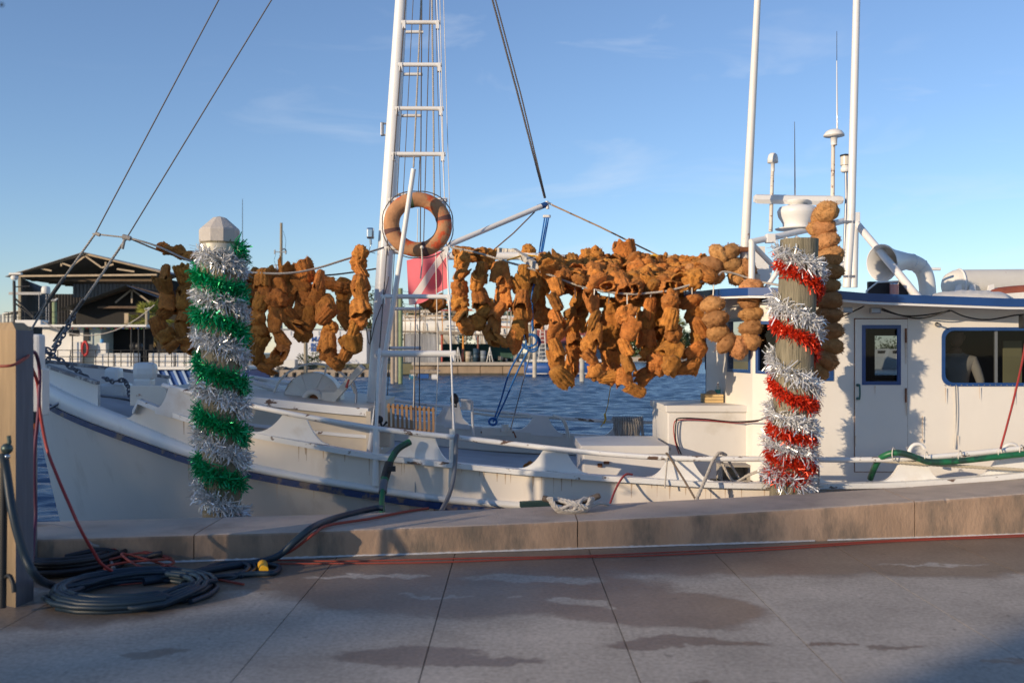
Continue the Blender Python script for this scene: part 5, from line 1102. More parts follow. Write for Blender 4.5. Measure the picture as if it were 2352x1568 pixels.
for li, lp_ in enumerate(fo.data.loops): uvl.data[li].uv = ((lp_.vertex_index % (N+1))/N, (lp_.vertex_index//(N+1))/N)
# teak grating
gr = thing('teak_grating', 'slatted teak grating propped upright on deck right of the mast', 'grating', tuple(P(940,995,11.2)))
for i in range(11):
    u = 893+i*10.2; MB().beam(P(u,926+i*.9,11.2), P(u+1,992+i*.8,11.2), .026,.02,up=(0,1,0)).build('slat', TEAK, gr)
for v in (934,983): MB().beam(P(889,v-1,11.225), P(999,v+8,11.225), .028,.045,up=(0,1,0)).build('crossbar', TEAK, gr)
MB().beam(P(889,991,11.32), P(999,1000,11.32), .02,.03).build('crossbar', TEAK, gr)
# rope hank on far rail
hk = MB()
for i in range(13):
    u = 1409+i*5.4; hk.rope([P(u-3,964,14.62),P(u,957,14.5),P(u+2,963,14.42),P(u+4+rng.uniform(-3,3),985,14.4),P(u+5+rng.uniform(-3,3),1004+rng.uniform(-5,6),14.4)], .017)
single('rope_hank', hk, ROPE, 'hank of grey rope hung over the far rail beside the white hatch', 'rope coil')
single('yellow_line', MB().tube([P(1405,870,13.5),P(1396,930,14.2),P(1389,955,14.45)], .006, 5).tube([P(1389,950,14.45),P(1391,962,14.42),P(1387,972,14.4)], .016, 6).tube([P(1389,965,14.42),P(1380,980,14.4)], .006,5), ROPEY, 'thin yellow line tied to the far rail under the lowest sponge', 'line')
# cleat with rope, rope box, crate
cl = thing('dock_cleat', 'rusty kerb cleat bound with grey mooring rope, middle of the quay edge', 'cleat', tuple(P(1310,1172,8.45)))
cb = MB(); cb.tube(smoothpath([P(1246,1143,8.5),P(1275,1150,8.48),P(1312,1154,8.46),P(1345,1149,8.48),P(1378,1137,8.5)]), [.022]+[.026]*23+[.02], 10)
cb.tube([P(1300,1155,8.46),P(1298,1176,8.42)], .03, 10).tube([P(1325,1155,8.46),P(1327,1176,8.42)], .03, 10); cb.build('horn', mat('cleat_iron',(.13,.10,.08),.7,.3,var=.3,vscale=20), cl)
wr = MB()
for i in range(5):
    a_ = [(1266-i*2,1142),(1280,1164+i*2.2),(1312,1172+i*2),(1345,1164+i*2),(1356+i*2,1142)]
    wr.rope(smoothpath([P(u,v,8.38+.012*i) for u,v in a_]), .016)
for s_ in ((1272,1146,1340,1170),(1350,1145,1290,1168),(1282,1145,1350,1166),(1343,1143,1318,1170),(1300,1150,1335,1165)): wr.rope(smoothpath([P(s_[0],s_[1],8.45),P((s_[0]+s_[2])/2,(s_[1]+s_[3])/2-3,8.36),P(s_[2],s_[3],8.37)]), .016)
wr.rope(smoothpath([P(1350,1165,8.45),P(1378,1156,8.65),P(1402,1160,8.85)]), .014)
wr.build('mooring_rope', mat('bleached_rope',(.50,.47,.44),.9,var=.18,vscale=30,bump=.3,bscale=150), cl)
ct = thing('small_crate', 'small pale wooden crate standing on the engine hatch against the cabin', 'crate', tuple(P(1638,925,11.6)))
PALEW = mat('pale_crate_wood', (.60,.42,.20), .7, var=.15, vscale=5, stretch=(1,1,6))
cxx, cz_ = P(1638,915,11.6).x, 1.0
for k in range(3): MB().box((cxx,11.55,cz_+.018+k*.033),(.215,.01,.029)).build('board', PALEW, ct); MB().box((cxx,11.80,cz_+.018+k*.033),(.215,.01,.029)).build('board', PALEW, ct); MB().box((cxx-.105,11.675,cz_+.018+k*.033),(.01,.24,.029)).build('board', PALEW, ct)
MB().box((cxx,11.675,cz_+.004),(.21,.24,.006)).build('base_board', PALEW, ct)
single('sack', MB().sphere(Vector((cxx-.01,11.66,cz_+.085)), .07, 14, 8, (1,1,.85)), mat('tan_sack',(.45,.38,.30),.9,var=.2,bump=.4), 'tan sack inside the small crate', 'sack')
bt = thing('water_bottle', 'clear plastic water bottle with teal label standing in the small crate', 'bottle', (cxx+.07,11.68,cz_+.01))
PET = mat('clear_bottle', (.62,.72,.74), .1, var=.02); MB().lathe([(.032,0),(.034,.02),(.034,.09),(.030,.10),(.034,.11),(.034,.15),(.014,.185),(.014,.195)], (cxx+.07,11.68,cz_+.01), n=14).build('bottle_body', PET, bt)
MB().lathe([(.035,.095),(.0355,.14)], (cxx+.07,11.68,cz_+.01), n=14).build('bottle_label', mat('teal_label',(.05,.35,.33),.4), bt); MB().lathe([(.015,.19),(.015,.21),(0,.212)], (cxx+.07,11.68,cz_+.01), n=10).build('bottle_cap', WHITE, bt)
wb = thing('wooden_box', 'brown wooden box lying on the side deck below the rail', 'box', tuple(P(1685,1098,10.2)))
bb = MB(); x_, z_ = P(1684,1075,10.2).x, .28
bb.box((x_,10.2,z_+.155),(.30,.24,.02)).box((x_-.14,10.2,z_+.07),(.02,.22,.15)).box((x_+.14,10.2,z_+.07),(.02,.22,.15)).box((x_,10.3,z_+.07),(.28,.02,.15)).box((x_,10.2,z_),(.3,.24,.02)); bb.build('box_shell', WOODG, wb)
MB().box((x_,10.2,.18),(.4,.4,.18)).build('box_plinth', DARK, wb)
single('pink_netting', MB().grid(lambda a_, b_: Vector((lerp(-.42,.22,a_), lerp(10.3,11.3,b_), .20+.10*noise.noise(Vector((a_*9,b_*7,1)))+.05*noise.noise(Vector((a_*23,b_*20,4))))), 34, 24), mat('pink_net',(.45,.28,.34),.9,var=.4,vscale=25,bump=.8,bscale=60,col2=(.6,.08,.2),c2=(16,.52,.56)), 'heap of pink and white netting on the deck behind the bulwark', 'netting')
lone('loose orange sponge lying on the deck behind the bulwark scoop', Vector((.20,10.2,.36)), .2, LUMPS[0], Matrix.Rotation(R(20),4,'Z'))
# mooring lines and hoses crossing boat and quay
single('mooring_line', MB().rope([P(1881,1052,9.62),P(2000,1056,9.6),P(2130,1066,9.58),P(2352,1079,9.56),P(2700,1094,9.6)], .017), mat('cream_twisted_rope',(.50,.44,.34),.9,var=.15,vscale=40), 'thick cream twisted rope stretched along the rail aft of the red tinsel piling', 'rope', 'mooring lines')
single('mooring_line', MB().rope(smoothpath([P(1530,1040,9.6),P(1537,1048,9.6),P(1570,1100,9.45),P(1601,1152,9.3)]), .011), mat('brown_line',(.16,.12,.09),.9,var=.2), 'thin brown mooring line slanting down right from the rail bracket', 'rope', 'mooring lines')
single('mooring_line', MB().rope(smoothpath([P(1533,1050,9.6),P(1527,1120,9.5)]), .008), ROPE, 'short grey line hanging straight from the rail bracket', 'rope', 'mooring lines')
single('mooring_line', MB().rope(smoothpath([P(1668,1045,9.66),P(1652,1040,9.6),P(1638,1058,9.55),P(1620,1100,9.4),P(1595,1158,9.25)]), .018), ROPE, 'thick grey mooring line slanting down left from the rail beside the wooden box', 'rope', 'mooring lines')
single('mooring_line', MB().rope(smoothpath([P(1655,1056,9.7),P(1685,1105,9.7),P(1720,1090,9.7),P(1775,1068,9.5)]), .015).rope(smoothpath([P(1672,1055,9.75),P(1702,1105,9.75)]), .013), ROPE, 'grey doubled line in front of the wooden box running into the red tinsel piling', 'rope', 'mooring lines')
single('mooring_line', MB().rope([P(1873,1053,9.6),P(1881,1075,9.58),P(1881,1130,9.4)], .010), ROPE, 'thin line dropping beside the right edge of the red tinsel piling', 'rope', 'mooring lines')
gh = MB(); gh.tube(smoothpath([P(942,1014,9.66),P(915,1030,9.6),P(900,1052,9.55),P(893,1070,9.5)]), .033, 12, mi=0); gh.tube([P(894,1062,9.5),P(884,1098,9.42)], .042, 12, mi=1); gh.box(P(900,1076,9.4),(.07,.03,.05),mi=1); gh.tube([P(884,1096,9.42),P(882,1108,9.4)], .040, 12, mi=0)
gh.tube([P(882,1105,9.4),P(879,1130,9.3)], .040, 12, mi=2); gh.tube(smoothpath([P(879,1125,9.3),P(877,1150,9.2),P(878,1185,8.9)]), .026, 12, mi=0)
single('water_hose', gh, [HOSEG, BLACK, HOSEGR], 'green water hose with black coupling hanging from the rail to the kerb', 'hose', 'hoses')
single('water_hose', MB().tube(smoothpath([P(1050,1000,9.66),P(1047,1010,9.6),P(1046,1050,9.55),P(1041,1100,9.45),P(1030,1140,9.3),P(1012,1176,9.0)]), .022, 10), HOSEGR, 'grey hose hanging in a gentle curve from the rail right of the green hose', 'hose', 'hoses')
single('water_hose', MB().tube(smoothpath([P(1999,1098,9.9),P(2008,1075,9.75),P(2022,1052,9.6),P(2050,1040,9.52),P(2080,1042,9.5),P(2108,1052,9.5),P(2135,1060,9.5),P(2190,1059,9.5),P(2260,1052,9.5),P(2352,1042,9.5),P(2500,1030,9.5)]), .030, 12), HOSEG, 'dark green hose tied along the rail below the cabin door', 'hose', 'hoses')
tb = MB()
for u, v in ((2053,1046),(2128,1056),(2205,1053),(2297,1045),(2346,1040)): tb.tube([P(u+(4*math.sin(q_)),v-4+15*math.cos(q_),9.53+.05*math.sin(q_)) for q_ in [k*math.pi/6 for k in range(13)]], .005, 5)
tb.build('hose_ties', ROPEW, boat)
single('extension_cord', MB().tube(smoothpath([P(1452,1089,9.66),P(1438,1089,9.6),P(1425,1103,9.5),P(1412,1128,9.35),P(1400,1160,9.1)]), .011, 6), REDC, 'short red cord hanging over the bulwark right of the kerb cleat', 'cord', 'cords')
single('extension_cord', MB().tube(smoothpath([P(2360,760,9.0),P(2348,830,9.1),P(2330,910,9.3),P(2312,980,9.45),P(2298,1030,9.55)]), .010, 6), REDC, 'long red cord falling at the right edge in front of the big window', 'cord', 'cords')
# green plank on kerb face behind the cleat
single('rubbing_board', MB().beam(P(1195,1158,9.3),P(1270,1154,9.35),.08,.05), mat('mossy_board',(.24,.27,.14),.9,var=.3), 'short mossy board between hull and kerb just left of the cleat', 'board')

# ------------------------------------------------------------------ left foreground post, box, cords, hoses
pt_ = thing('square_post', 'squared wooden post with darker grey right face at the left edge of the quay', 'post', tuple(P(36,1390,6.27)))
A_, B_, C_ = P(36,0,6.22), P(77,0,6.40), P(-50,0,6.40); D_ = C_+(B_-A_); zt = EYE-(758-HZ)/F*6.25
cols = [(p.x,p.y) for p in (A_,B_,D_,C_)]; mbp = MB()
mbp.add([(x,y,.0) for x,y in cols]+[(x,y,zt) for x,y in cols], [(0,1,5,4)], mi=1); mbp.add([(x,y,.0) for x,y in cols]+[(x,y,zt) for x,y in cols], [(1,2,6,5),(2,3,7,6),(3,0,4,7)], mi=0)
ccx = sum(p[0] for p in cols)/4; ccy = sum(p[1] for p in cols)/4; ins = [(lerp(x,ccx,.35),lerp(y,ccy,.35),zt+.05) for x,y in cols]
mbp.add([(x,y,zt) for x,y in cols]+ins, [(0,1,5,4),(1,2,6,5),(2,3,7,6),(3,0,4,7),(4,5,6,7)], mi=0); mbp.build('post_timber', [POSTW, POSTG], pt_)
pb = thing('power_box', 'white power box mounted just behind the square post at the left edge', 'electrical box', tuple(P(85,950,7.2)))
MB().box(P(76,815,7.2),(.14,.1,.30),bev=.02).build('box_lid', WHITE, pb); MB().box(P(84,900,7.2),(.14,.12,.34),bev=.015).build('box_body', WHITE, pb); MB().box(P(95,900,7.13),(.02,.02,.32)).build('box_flange', WHITE, pb)
MB().box(P(72,1100,7.35),(.06,.06,1.7)).build('box_stand', STEEL, pb)
pl = thing('power_plug', 'black plug with orange collar hanging under the power box', 'plug', tuple(P(76,965,7.05)))
MB().tube([P(75,945,7.05),P(75,962,7.05),P(77,972,7.05)], [.03,.035,.03], 12).build('plug_body', BLACK, pl); MB().tube([P(77,972,7.05),P(77,984,7.05)], .03, 12).build('plug_collar', mat('orange_plug_collar',(.8,.16,.02),.4), pl)  # collar in plain orange colour
MB().tube(smoothpath([P(77,984,7.05),P(77,1005,7.05),P(72,1020,7.0),P(68,1040,6.9)]), .008, 6).build('plug_cord', REDC, pl)
def cord(pts, r, m, label, name='extension_cord', cat='cord', group='cords', n=7): return single(name, MB().tube(smoothpath(pts, 8), r, n), m, label, cat, group)
cord([P(-10,841,6.1),P(30,838,6.1),P(62,820,6.3),P(66,806,6.5)], .009, ORANGE, 'orange cord stretched round the top of the square post')
cord([P(66,806,6.5),P(72,840,6.6),P(86,880,6.8),P(92,945,6.8),P(108,1030,6.8),P(130,1090,6.7),P(160,1160,6.6),P(185,1215,6.6),P(212,1262,6.7),P(240,1300,6.8),P(300,1322,7.0),P(420,1316,7.2),P(530,1300,7.35),P(620,1295,7.45)], .011, REDC, 'red cord running from the power box down to the hose pile')
cord([P(64,806,6.5),P(82,812,6.6),P(91,850,6.8),P(90,900,6.8),P(88,950,6.8),P(80,1030,6.8),P(79,1100,6.8),P(82,1180,6.8),P(78,1230,6.7),P(74,1290,6.6)], .012, PURPLE, 'dark purple cable hanging straight down from the power box')
def gp(u, v, h=.0):                                       # point on the paving under picture position, raised by h
    d = F*EYE/(v-HZ); p = P(u, v, d); p.z += h; return p
def gcord(pts, r, m, label, h=None, **k): h = r+.002 if h is None else h; return cord([gp(*p[:2], (p[2] if len(p) > 2 else h)) for p in pts], r, m, label, **k)
gcord([(240,1332),(330,1326),(430,1318),(520,1303),(600,1297),(700,1296),(1000,1293),(1300,1282),(1500,1277),(1800,1262),(2050,1245),(2352,1233),(2600,1222)], .006, ORANGE, 'long orange extension cord running the whole foot of the kerb, front strand', name='extension_cord')
gcord([(150,1340),(270,1345),(400,1330),(500,1312),(560,1297),(620,1288),(760,1290),(900,1288),(1100,1283),(1300,1279),(1500,1271),(1800,1257),(2050,1242),(2352,1229),(2600,1219)], .0055, ORANGE, 'second orange strand close behind the long extension cord', name='extension_cord')
kp = lambda u, v: P(u, v, (EYE-.21)*F/(v-HZ))+Vector((0,0,.02))
cord([gp(600,1298,.02),gp(630,1290,.03),P(672,1262,7.5),P(720,1226,7.52),kp(752,1212),kp(850,1196),kp(930,1180),kp(984,1172)], .012, ORANGE, 'orange cord climbing over the kerb beside the dark blue hose', name='extension_cord')
# hoses
cord([gp(330,1345,.03),gp(420,1330,.03),gp(520,1310,.03),gp(590,1300,.03),P(640,1275,7.42),P(680,1240,7.45),P(718,1210,7.6),kp(765,1196),kp(820,1181),kp(860,1172),kp(880,1171)], .026, HOSE, 'dark blue hose climbing from the pile over the kerb to the green hose', name='water_hose', cat='hose', group='hoses', n=10)
cord([P(8,1040,6.05),P(16,1090,6.05),P(30,1180,6.0),P(55,1270,6.0),P(85,1325,6.05),gp(120,1358,.04),gp(160,1376,.03),gp(210,1390,.03)], .026, HOSE, 'dark blue hose hanging from the tap on the square post', name='water_hose', cat='hose', group='hoses', n=10)
def coil(cx, cy, rx, ry, turns, r, m, label, name='hose_coil', jit=.03, layers=3):
    c0 = gp(cx, cy); ex = abs(gp(cx+rx, cy).x-c0.x); ny, fy = gp(cx, cy+ry).y, gp(cx, cy-ry).y; cy_ = (ny+fy)/2; ey = (fy-ny)/2; pts = []
    rg = random.Random(int(cx)); n = turns*18; ph = rg.uniform(0,6)
    for i in range(n):
        t = i/18; an = 2*math.pi*t+ph; k = 1-.36*((t*.618) % 1); lay = (int(t) % layers)
        wob = 1+.05*math.sin(an*1.0+t*1.9)
        pts.append(Vector((c0.x+ex*k*wob*math.cos(an)+.02*math.sin(t*2.3), cy_+ey*k*wob*math.sin(an), r+lay*r*1.5+.006*math.sin(t*5))))
    return single(name, MB().tube(pts, r, 9), m, label, 'hose coil', 'coiled hoses on the quay')
coil(302,1370,184,44,15,.018,HOSE,'large coil of dark blue hose lying on the quay, front of the pile')
coil(165,1298,130,34,14,.019,HOSEK,'black hose coil behind the blue one, beside the square post', layers=4)
coil(518,1317,62,20,3,.015,HOSE,'small single loop of dark blue hose right of the big coil', layers=2)
gcord([(440,1330),(530,1302),(600,1302),(640,1308),(628,1322),(585,1324),(520,1330)], .02, HOSE, 'stray bend of dark blue hose next to the yellow plug', name='water_hose', cat='hose', group='hoses', n=9)
cord([gp(150,1310,.10),gp(240,1300,.12),P(300,1286,7.4),P(355,1274,7.35),P(372,1271,7.35)], .022, HOSEK, 'free end of black hose pointing right above the pile', name='water_hose', cat='hose', group='hoses', n=9)
cord([P(70,1206,7.9),P(130,1208,7.95),P(180,1222,7.75),P(210,1250,7.4),gp(240,1292,.1),gp(262,1320,.04)], .014, mat('pale_cable',(.30,.27,.25),.6), 'pale cable arching off the kerb top down to the hose pile')
for i, (q0, lab) in enumerate((([(230,1300,.12),(300,1292,.10),(390,1298,.06),(360,1310,.08),(290,1316,.08),(240,1324,.06),(330,1330,.03),(440,1318,.02)],'tangled orange cord heaped behind the big blue coil'),([(250,1310,.08),(330,1300,.1),(400,1306,.05),(330,1322,.06),(280,1308,.12),(380,1312,.05),(470,1330,.02),(560,1345,.012)],'tangled orange cord trailing over the right of the big blue coil'))):
    cord([gp(*p) for p in q0], .009, ORANGE, lab, name='extension_cord')
yp = thing('yellow_plug', 'bright yellow plug end lying on the quay beside the small hose loop', 'plug', tuple(gp(603,1316)))
MB().tube([gp(600,1304,.04),gp(603,1310,.045),gp(606,1322,.04)], [.02,.036,.032], 12).build('plug_body', YELLOW, yp)
tp = thing('water_tap', 'old brass tap and dark riser pipe on the square post', 'tap', tuple(P(10,1390,6.1)))
MB().tube([P(6,1395,6.05),P(8,1200,6.05),P(10,1040,6.05)], .022, 8).build('riser_pipe', BLACK, tp)
MB().sphere(P(16,1102*0+1030,6.0),.035,10,6).tube([P(16,1030,6.0),P(22,1015,6.0),P(20,1000,6.0)],.012,6).build('tap_body', mat('patina_brass',(.08,.11,.10),.4,.6,var=.3), tp)
MB().sphere(P(17,1048,5.97),.018,8,6).build('tap_ring', CHROME, tp); MB().tube(smoothpath([P(12,1325,6.05),P(22,1322,6.0),P(30,1340,5.98),P(32,1360,5.97)]), .014, 7).build('drain_bend', BLACK, tp)

# ------------------------------------------------------------------ person inside the cabin, seen from behind through the window
def person(loc, label):
    root = thing('person', label, 'person', loc)
    V = [(0,0,.92,.135),(0,0,1.08,.13),(0,.01,1.24,.155),(0,0,1.38,.15),(.0,-.02,1.46,.06),(0,-.03,1.53,.055),
         (.17,0,1.38,.062),(.25,.03,1.14,.048),(.22,-.14,.98,.038),(.20,-.21,.95,.03),(-.17,0,1.38,.062),(-.25,.03,1.14,.048),(-.22,-.12,.96,.038),(-.20,-.2,.92,.03),
         (.09,0,.86,.098),(.10,-.02,.48,.066),(.10,.02,.08,.045),(.11,-.12,.03,.04),(-.09,0,.86,.098),(-.10,-.02,.48,.066),(-.10,.02,.08,.045),(-.11,-.12,.03,.04)]
    E = [(0,1),(1,2),(2,3),(3,4),(4,5),(3,6),(6,7),(7,8),(8,9),(3,10),(10,11),(11,12),(12,13),(0,14),(14,15),(15,16),(16,17),(0,18),(18,19),(19,20),(20,21)]
    rot = Matrix.Rotation(R(150), 3, 'Z'); me = bpy.data.meshes.new('body'); me.from_pydata([tuple(rot@Vector(v[:3])) for v in V], E, []); o = bpy.data.objects.new('body', me); COL.objects.link(o)
    m_ = o.modifiers.new('skin','SKIN'); 
    for i, v in enumerate(V): me.skin_vertices[0].data[i].radius = (v[3], v[3]*(.72 if i in (0,1,2,3) else 1)); me.skin_vertices[0].data[i].use_root = (i == 0)
    o.modifiers.new('sub','SUBSURF').levels = 2; o.modifiers['sub'].render_levels = 2
    dg = bpy.context.evaluated_depsgraph_get(); me2 = bpy.data.meshes.new_from_object(o.evaluated_get(dg)); bpy.data.objects.remove(o)
    SH = mat('beige_shirt', (.60,.50,.42), .9, var=.1, vscale=6, bump=.5, bscale=9); TR = mat('dark_trousers', (.03,.03,.04), .9); SK = mat('skin', (.42,.22,.14), .6)
    me2.materials.clear()
    for m in (SH, TR, SK): me2.materials.append(m)
    for p in me2.polygons:
        c_ = p.center; p.use_smooth = True; hand = math.hypot(c_.x,c_.y) > .21 and c_.z < 1.0
        p.material_index = 2 if (c_.z > 1.46 or (hand and c_.z > .84)) else (1 if c_.z < .92 else 0)
    b_ = bpy.data.objects.new('body', me2); COL.objects.link(b_); b_.parent = root
    hd = MB(); hr = lambda p: rot@Vector(p)+Vector(loc)
    def headp(a_, b2):
        an, ph = a_*2*math.pi, b2*math.pi; x, y, z = math.sin(ph)*math.cos(an)*.078, math.sin(ph)*math.sin(an)*.098, math.cos(ph)*.118
        if y < 0 and z < 0: x *= 1+z*1.8
        if abs(x) < .02 and y < -.07 and -.03 < z < .02: y -= .022
        return hr((x, y-.03, z+1.64))
    hd.grid(headp, 32, 22); h_ = hd.build('head', SK, root); ORG[h_.name] = ORG[root.name]
    for s_ in (-1,1): MB().sphere(hr((s_*.079,-.02,1.63)),.022,8,6,(.4,1,1.4)).build('ear', SK, h_); MB().sphere(hr((s_*.03,-.118,1.655)),.010,8,6).build('eye', BLACK, h_)
    MB().box(hr((0,-.125,1.585)),(.045,.008,.010),rot).build('mouth', mat('lips',(.3,.12,.1),.6), h_)
    cp = MB(); cp.grid(lambda a_, b2: hr((math.sin(b2*1.5)*math.cos(a_*6.2832)*.088, math.sin(b2*1.5)*math.sin(a_*6.2832)*.108-.025, math.cos(b2*1.5)*.10+1.675)), 28, 10); cp.box(hr((0,-.15,1.685)),(.13,.09,.012),rot); cp.build('cap', BLACK, root)
    return root
pp = P(2196,0,10.82); person((pp.x, 10.82, .12), 'person in beige shirt and dark cap standing inside the cabin behind the big window')
# ------------------------------------------------------------------ far harbour
TIMB = mat('silvered_timber', (.33,.27,.21), .85, var=.25, vscale=1.5, stretch=(1,1,.3)); TIMBL = mat('pale_timber', (.45,.35,.24), .85, var=.2, vscale=2)  # second timber is a lighter brown than the silvered one
CORR = mat('corrugated_iron', (.17,.18,.20), .5, .3, var=.2, vscale=.6, col2=(.25,.15,.10), c2=(.8,.62,.75)); DKIN = mat('shed_darkness', (.02,.018,.017), .9)  # near-black colour paints in the deep shade inside sheds and under canopy
HULLW = mat('far_hull_white', (.68,.66,.62), .5, var=.06, vscale=.4); GALV = mat('far_steel', (.25,.25,.26), .5, .5); REDROOF = mat('red_metal_roof', (.32,.075,.055), .6, var=.15, vscale=.5)
PILEF = mat('far_piling', (.30,.26,.19), .85, var=.25, vscale=1.5, stretch=(1,1,.3)); PILEGR = mat('greenish_piling', (.22,.27,.15), .85, var=.2)
NAVY = mat('far_blue_hull', (.02,.08,.28), .4, var=.15, vscale=.5)
def Z(v, d): return EYE-(v-HZ)/F*d
def X(u, d): return (u-1176)/F*d
# boat shed with gable
Hd = 128.0
shed = thing('boat_shed', 'large dark open boat shed with gabled timber truss front, far left', 'shed', (X(190,Hd),Hd,.18))
xl, xr, xp = X(46,Hd), X(362,Hd), X(197,Hd); ze, zp_ = Z(629,Hd), Z(583,Hd); zg = .18
def gable(xa, xb, xpk, zea, zeb, zpk, y, over, T, parent, m=TIMBL):
    for (a_, za), (b_, zb) in (((xa-over,zea-.25),(xpk,zpk)),((xpk,zpk),(xb+over,zeb-.1))): MB().beam((a_,y,za),(b_,y,zb),.3,T).build('rafter', m, parent)
    MB().beam((xa,y,zea-.3),(xb,y,zeb-.3),.3,T*.9).build('tie_beam', m, parent)
gable(xl, xr, xp, ze, Z(626,Hd), zp_, Hd-.2, 1.3, .26, shed)
for u0,v0,u1,v1 in ((197,588,165,612),(197,588,235,615),(142,602,142,612),(95,617,120,622),(244,602,244,614),(270,618,310,624),(165,612,142,604),(235,615,262,607)): MB().beam((X(u0,Hd),Hd-.15,Z(v0,Hd)),(X(u1,Hd),Hd-.15,Z(v1,Hd)),.15,.2).build('truss_web', TIMBL, shed)
for sgn, xa, za in ((-1,xl-1.5,ze-.35),(1,xr+.6,Z(624,Hd))):
    mb = MB(); n = 26
    for k in range(n): 
        y0, y1 = Hd-.8+k*1.5, Hd-.8+(k+1)*1.5; mb.add([(xa,y0,za),(xp,y0,zp_+.2),(xp,y1,zp_+.2),(xa,y1,za),(xa,y0,za-.08),(xp,y0,zp_+.12),(xp,y1,zp_+.12),(xa,y1,za-.08)],[(0,1,2,3),(4,5,6,7),(0,1,5,4)])
    mb.build('roof_slope', CORR, shed)
for k in range(7): MB().beam((xl,Hd+3+k*5,ze-.6),(xr,Hd+3+k*5,ze-.6),.2,.3).build('inner_tie', mat('inner_timber',(.12,.085,.055),.9,var=.3), shed)
def corr(x0,y0,x1,y1,z0,z1,parent,m=CORR,name='corrugated_wall',pitch=.5):
    L_ = math.hypot(x1-x0,y1-y0); n = int(L_/pitch*2); nx, ny = -(y1-y0)/L_, (x1-x0)/L_; vs = []
    for i in range(n+1):
        t = i/n; o_ = .07*(1 if i%2 else -1); vs += [(lerp(x0,x1,t)+nx*o_, lerp(y0,y1,t)+ny*o_, z0),(lerp(x0,x1,t)+nx*o_, lerp(y0,y1,t)+ny*o_, z1)]
    return MB().add(vs, [(2*i,2*i+2,2*i+3,2*i+1) for i in range(n)]).build(name, m, parent)
corr(xl, Hd, X(108,Hd+22), Hd+22, zg, ze-.5, shed); corr(X(60,Hd+38),Hd+38,X(362,Hd+38),Hd+38,zg,ze-.4,shed,DKIN,'rear_wall')  # back wall coloured near-black in place of the shed's inner shade
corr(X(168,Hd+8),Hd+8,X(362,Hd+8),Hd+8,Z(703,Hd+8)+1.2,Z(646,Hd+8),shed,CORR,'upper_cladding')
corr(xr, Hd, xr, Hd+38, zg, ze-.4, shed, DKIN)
MB().beam((xl,Hd,zg),(xl,Hd,ze-.3),.35,.35,up=(0,1,0)).build('shed_post', PILEF, shed)
for u in (166,198): MB().beam((X(u,Hd-2),Hd-2,zg),(X(u,Hd-2),Hd-2,Z(701,Hd-2)),.35,.5,up=(0,1,0)).build('shed_post', mat('flaking_white_post',(.5,.48,.45),.8,var=.3,vscale=3,col2=(.08,.07,.06),c2=(3,.5,.55)), shed)
MB().beam((X(209,Hd-1),Hd-1,zg),(X(209,Hd-1),Hd-1,Z(708,Hd-1)),.22,.3,up=(0,1,0)).build('shed_post', TIMBL, shed)
MB().box((X(60,Hd),Hd-.2,Z(674,Hd)),(4.2,.2,.35)).build('side_beam', GALV, shed)
s2 = thing('inner_boat_shed', 'second lower gabled shed standing in front of the large boat shed', 'shed', (X(310,Hd-5),Hd-5,.18))
xa, xb, xk = X(225,Hd-5), X(400,Hd-5), X(303,Hd-5)
gable(xa, xb, xk, Z(700,Hd-5), Z(700,Hd-5), Z(660,Hd-5), Hd-5, 3.2, .3, s2, mat('brown_rafter',(.12,.08,.055),.9,var=.3))
for u0,v0,u1,v1 in ((303,664,303,696),(303,664,265,695),(303,664,345,695)): MB().beam((X(u0,Hd-5),Hd-5,Z(v0,Hd-5)),(X(u1,Hd-5),Hd-5,Z(v1,Hd-5)),.15,.2).build('truss_web', TIMB, s2)
MB().prism([(xa-3,Hd-4,Z(697,Hd-5)),(xk,Hd-4,Z(659,Hd-5)),(xb,Hd-4,Z(695,Hd-5)),(xb,Hd-4,.2),(xa-3,Hd-4,.2)],(0,.2,0)).build('gable_shade_sheet', DKIN, s2)  # dark sheet fills the open gable as painted shade
MB().beam((X(292,Hd-6),Hd-6,.2),(X(292,Hd-6),Hd-6,Z(720,Hd-5)),.5,.5,up=(0,1,0)).build('shed_post', TIMBL, s2)
mb = MB(); mb.add([(xa-4,Hd-7,Z(712,Hd-5)),(xk,Hd-7,Z(658,Hd-5)),(xk,Hd+8,Z(658,Hd-5)),(xa-4,Hd+8,Z(712,Hd-5)),(xb,Hd-7,Z(694,Hd-5)),(xb,Hd+8,Z(694,Hd-5))],[(0,1,2,3),(1,4,5,2)]); mb.build('roof_sheet', CORR, s2)
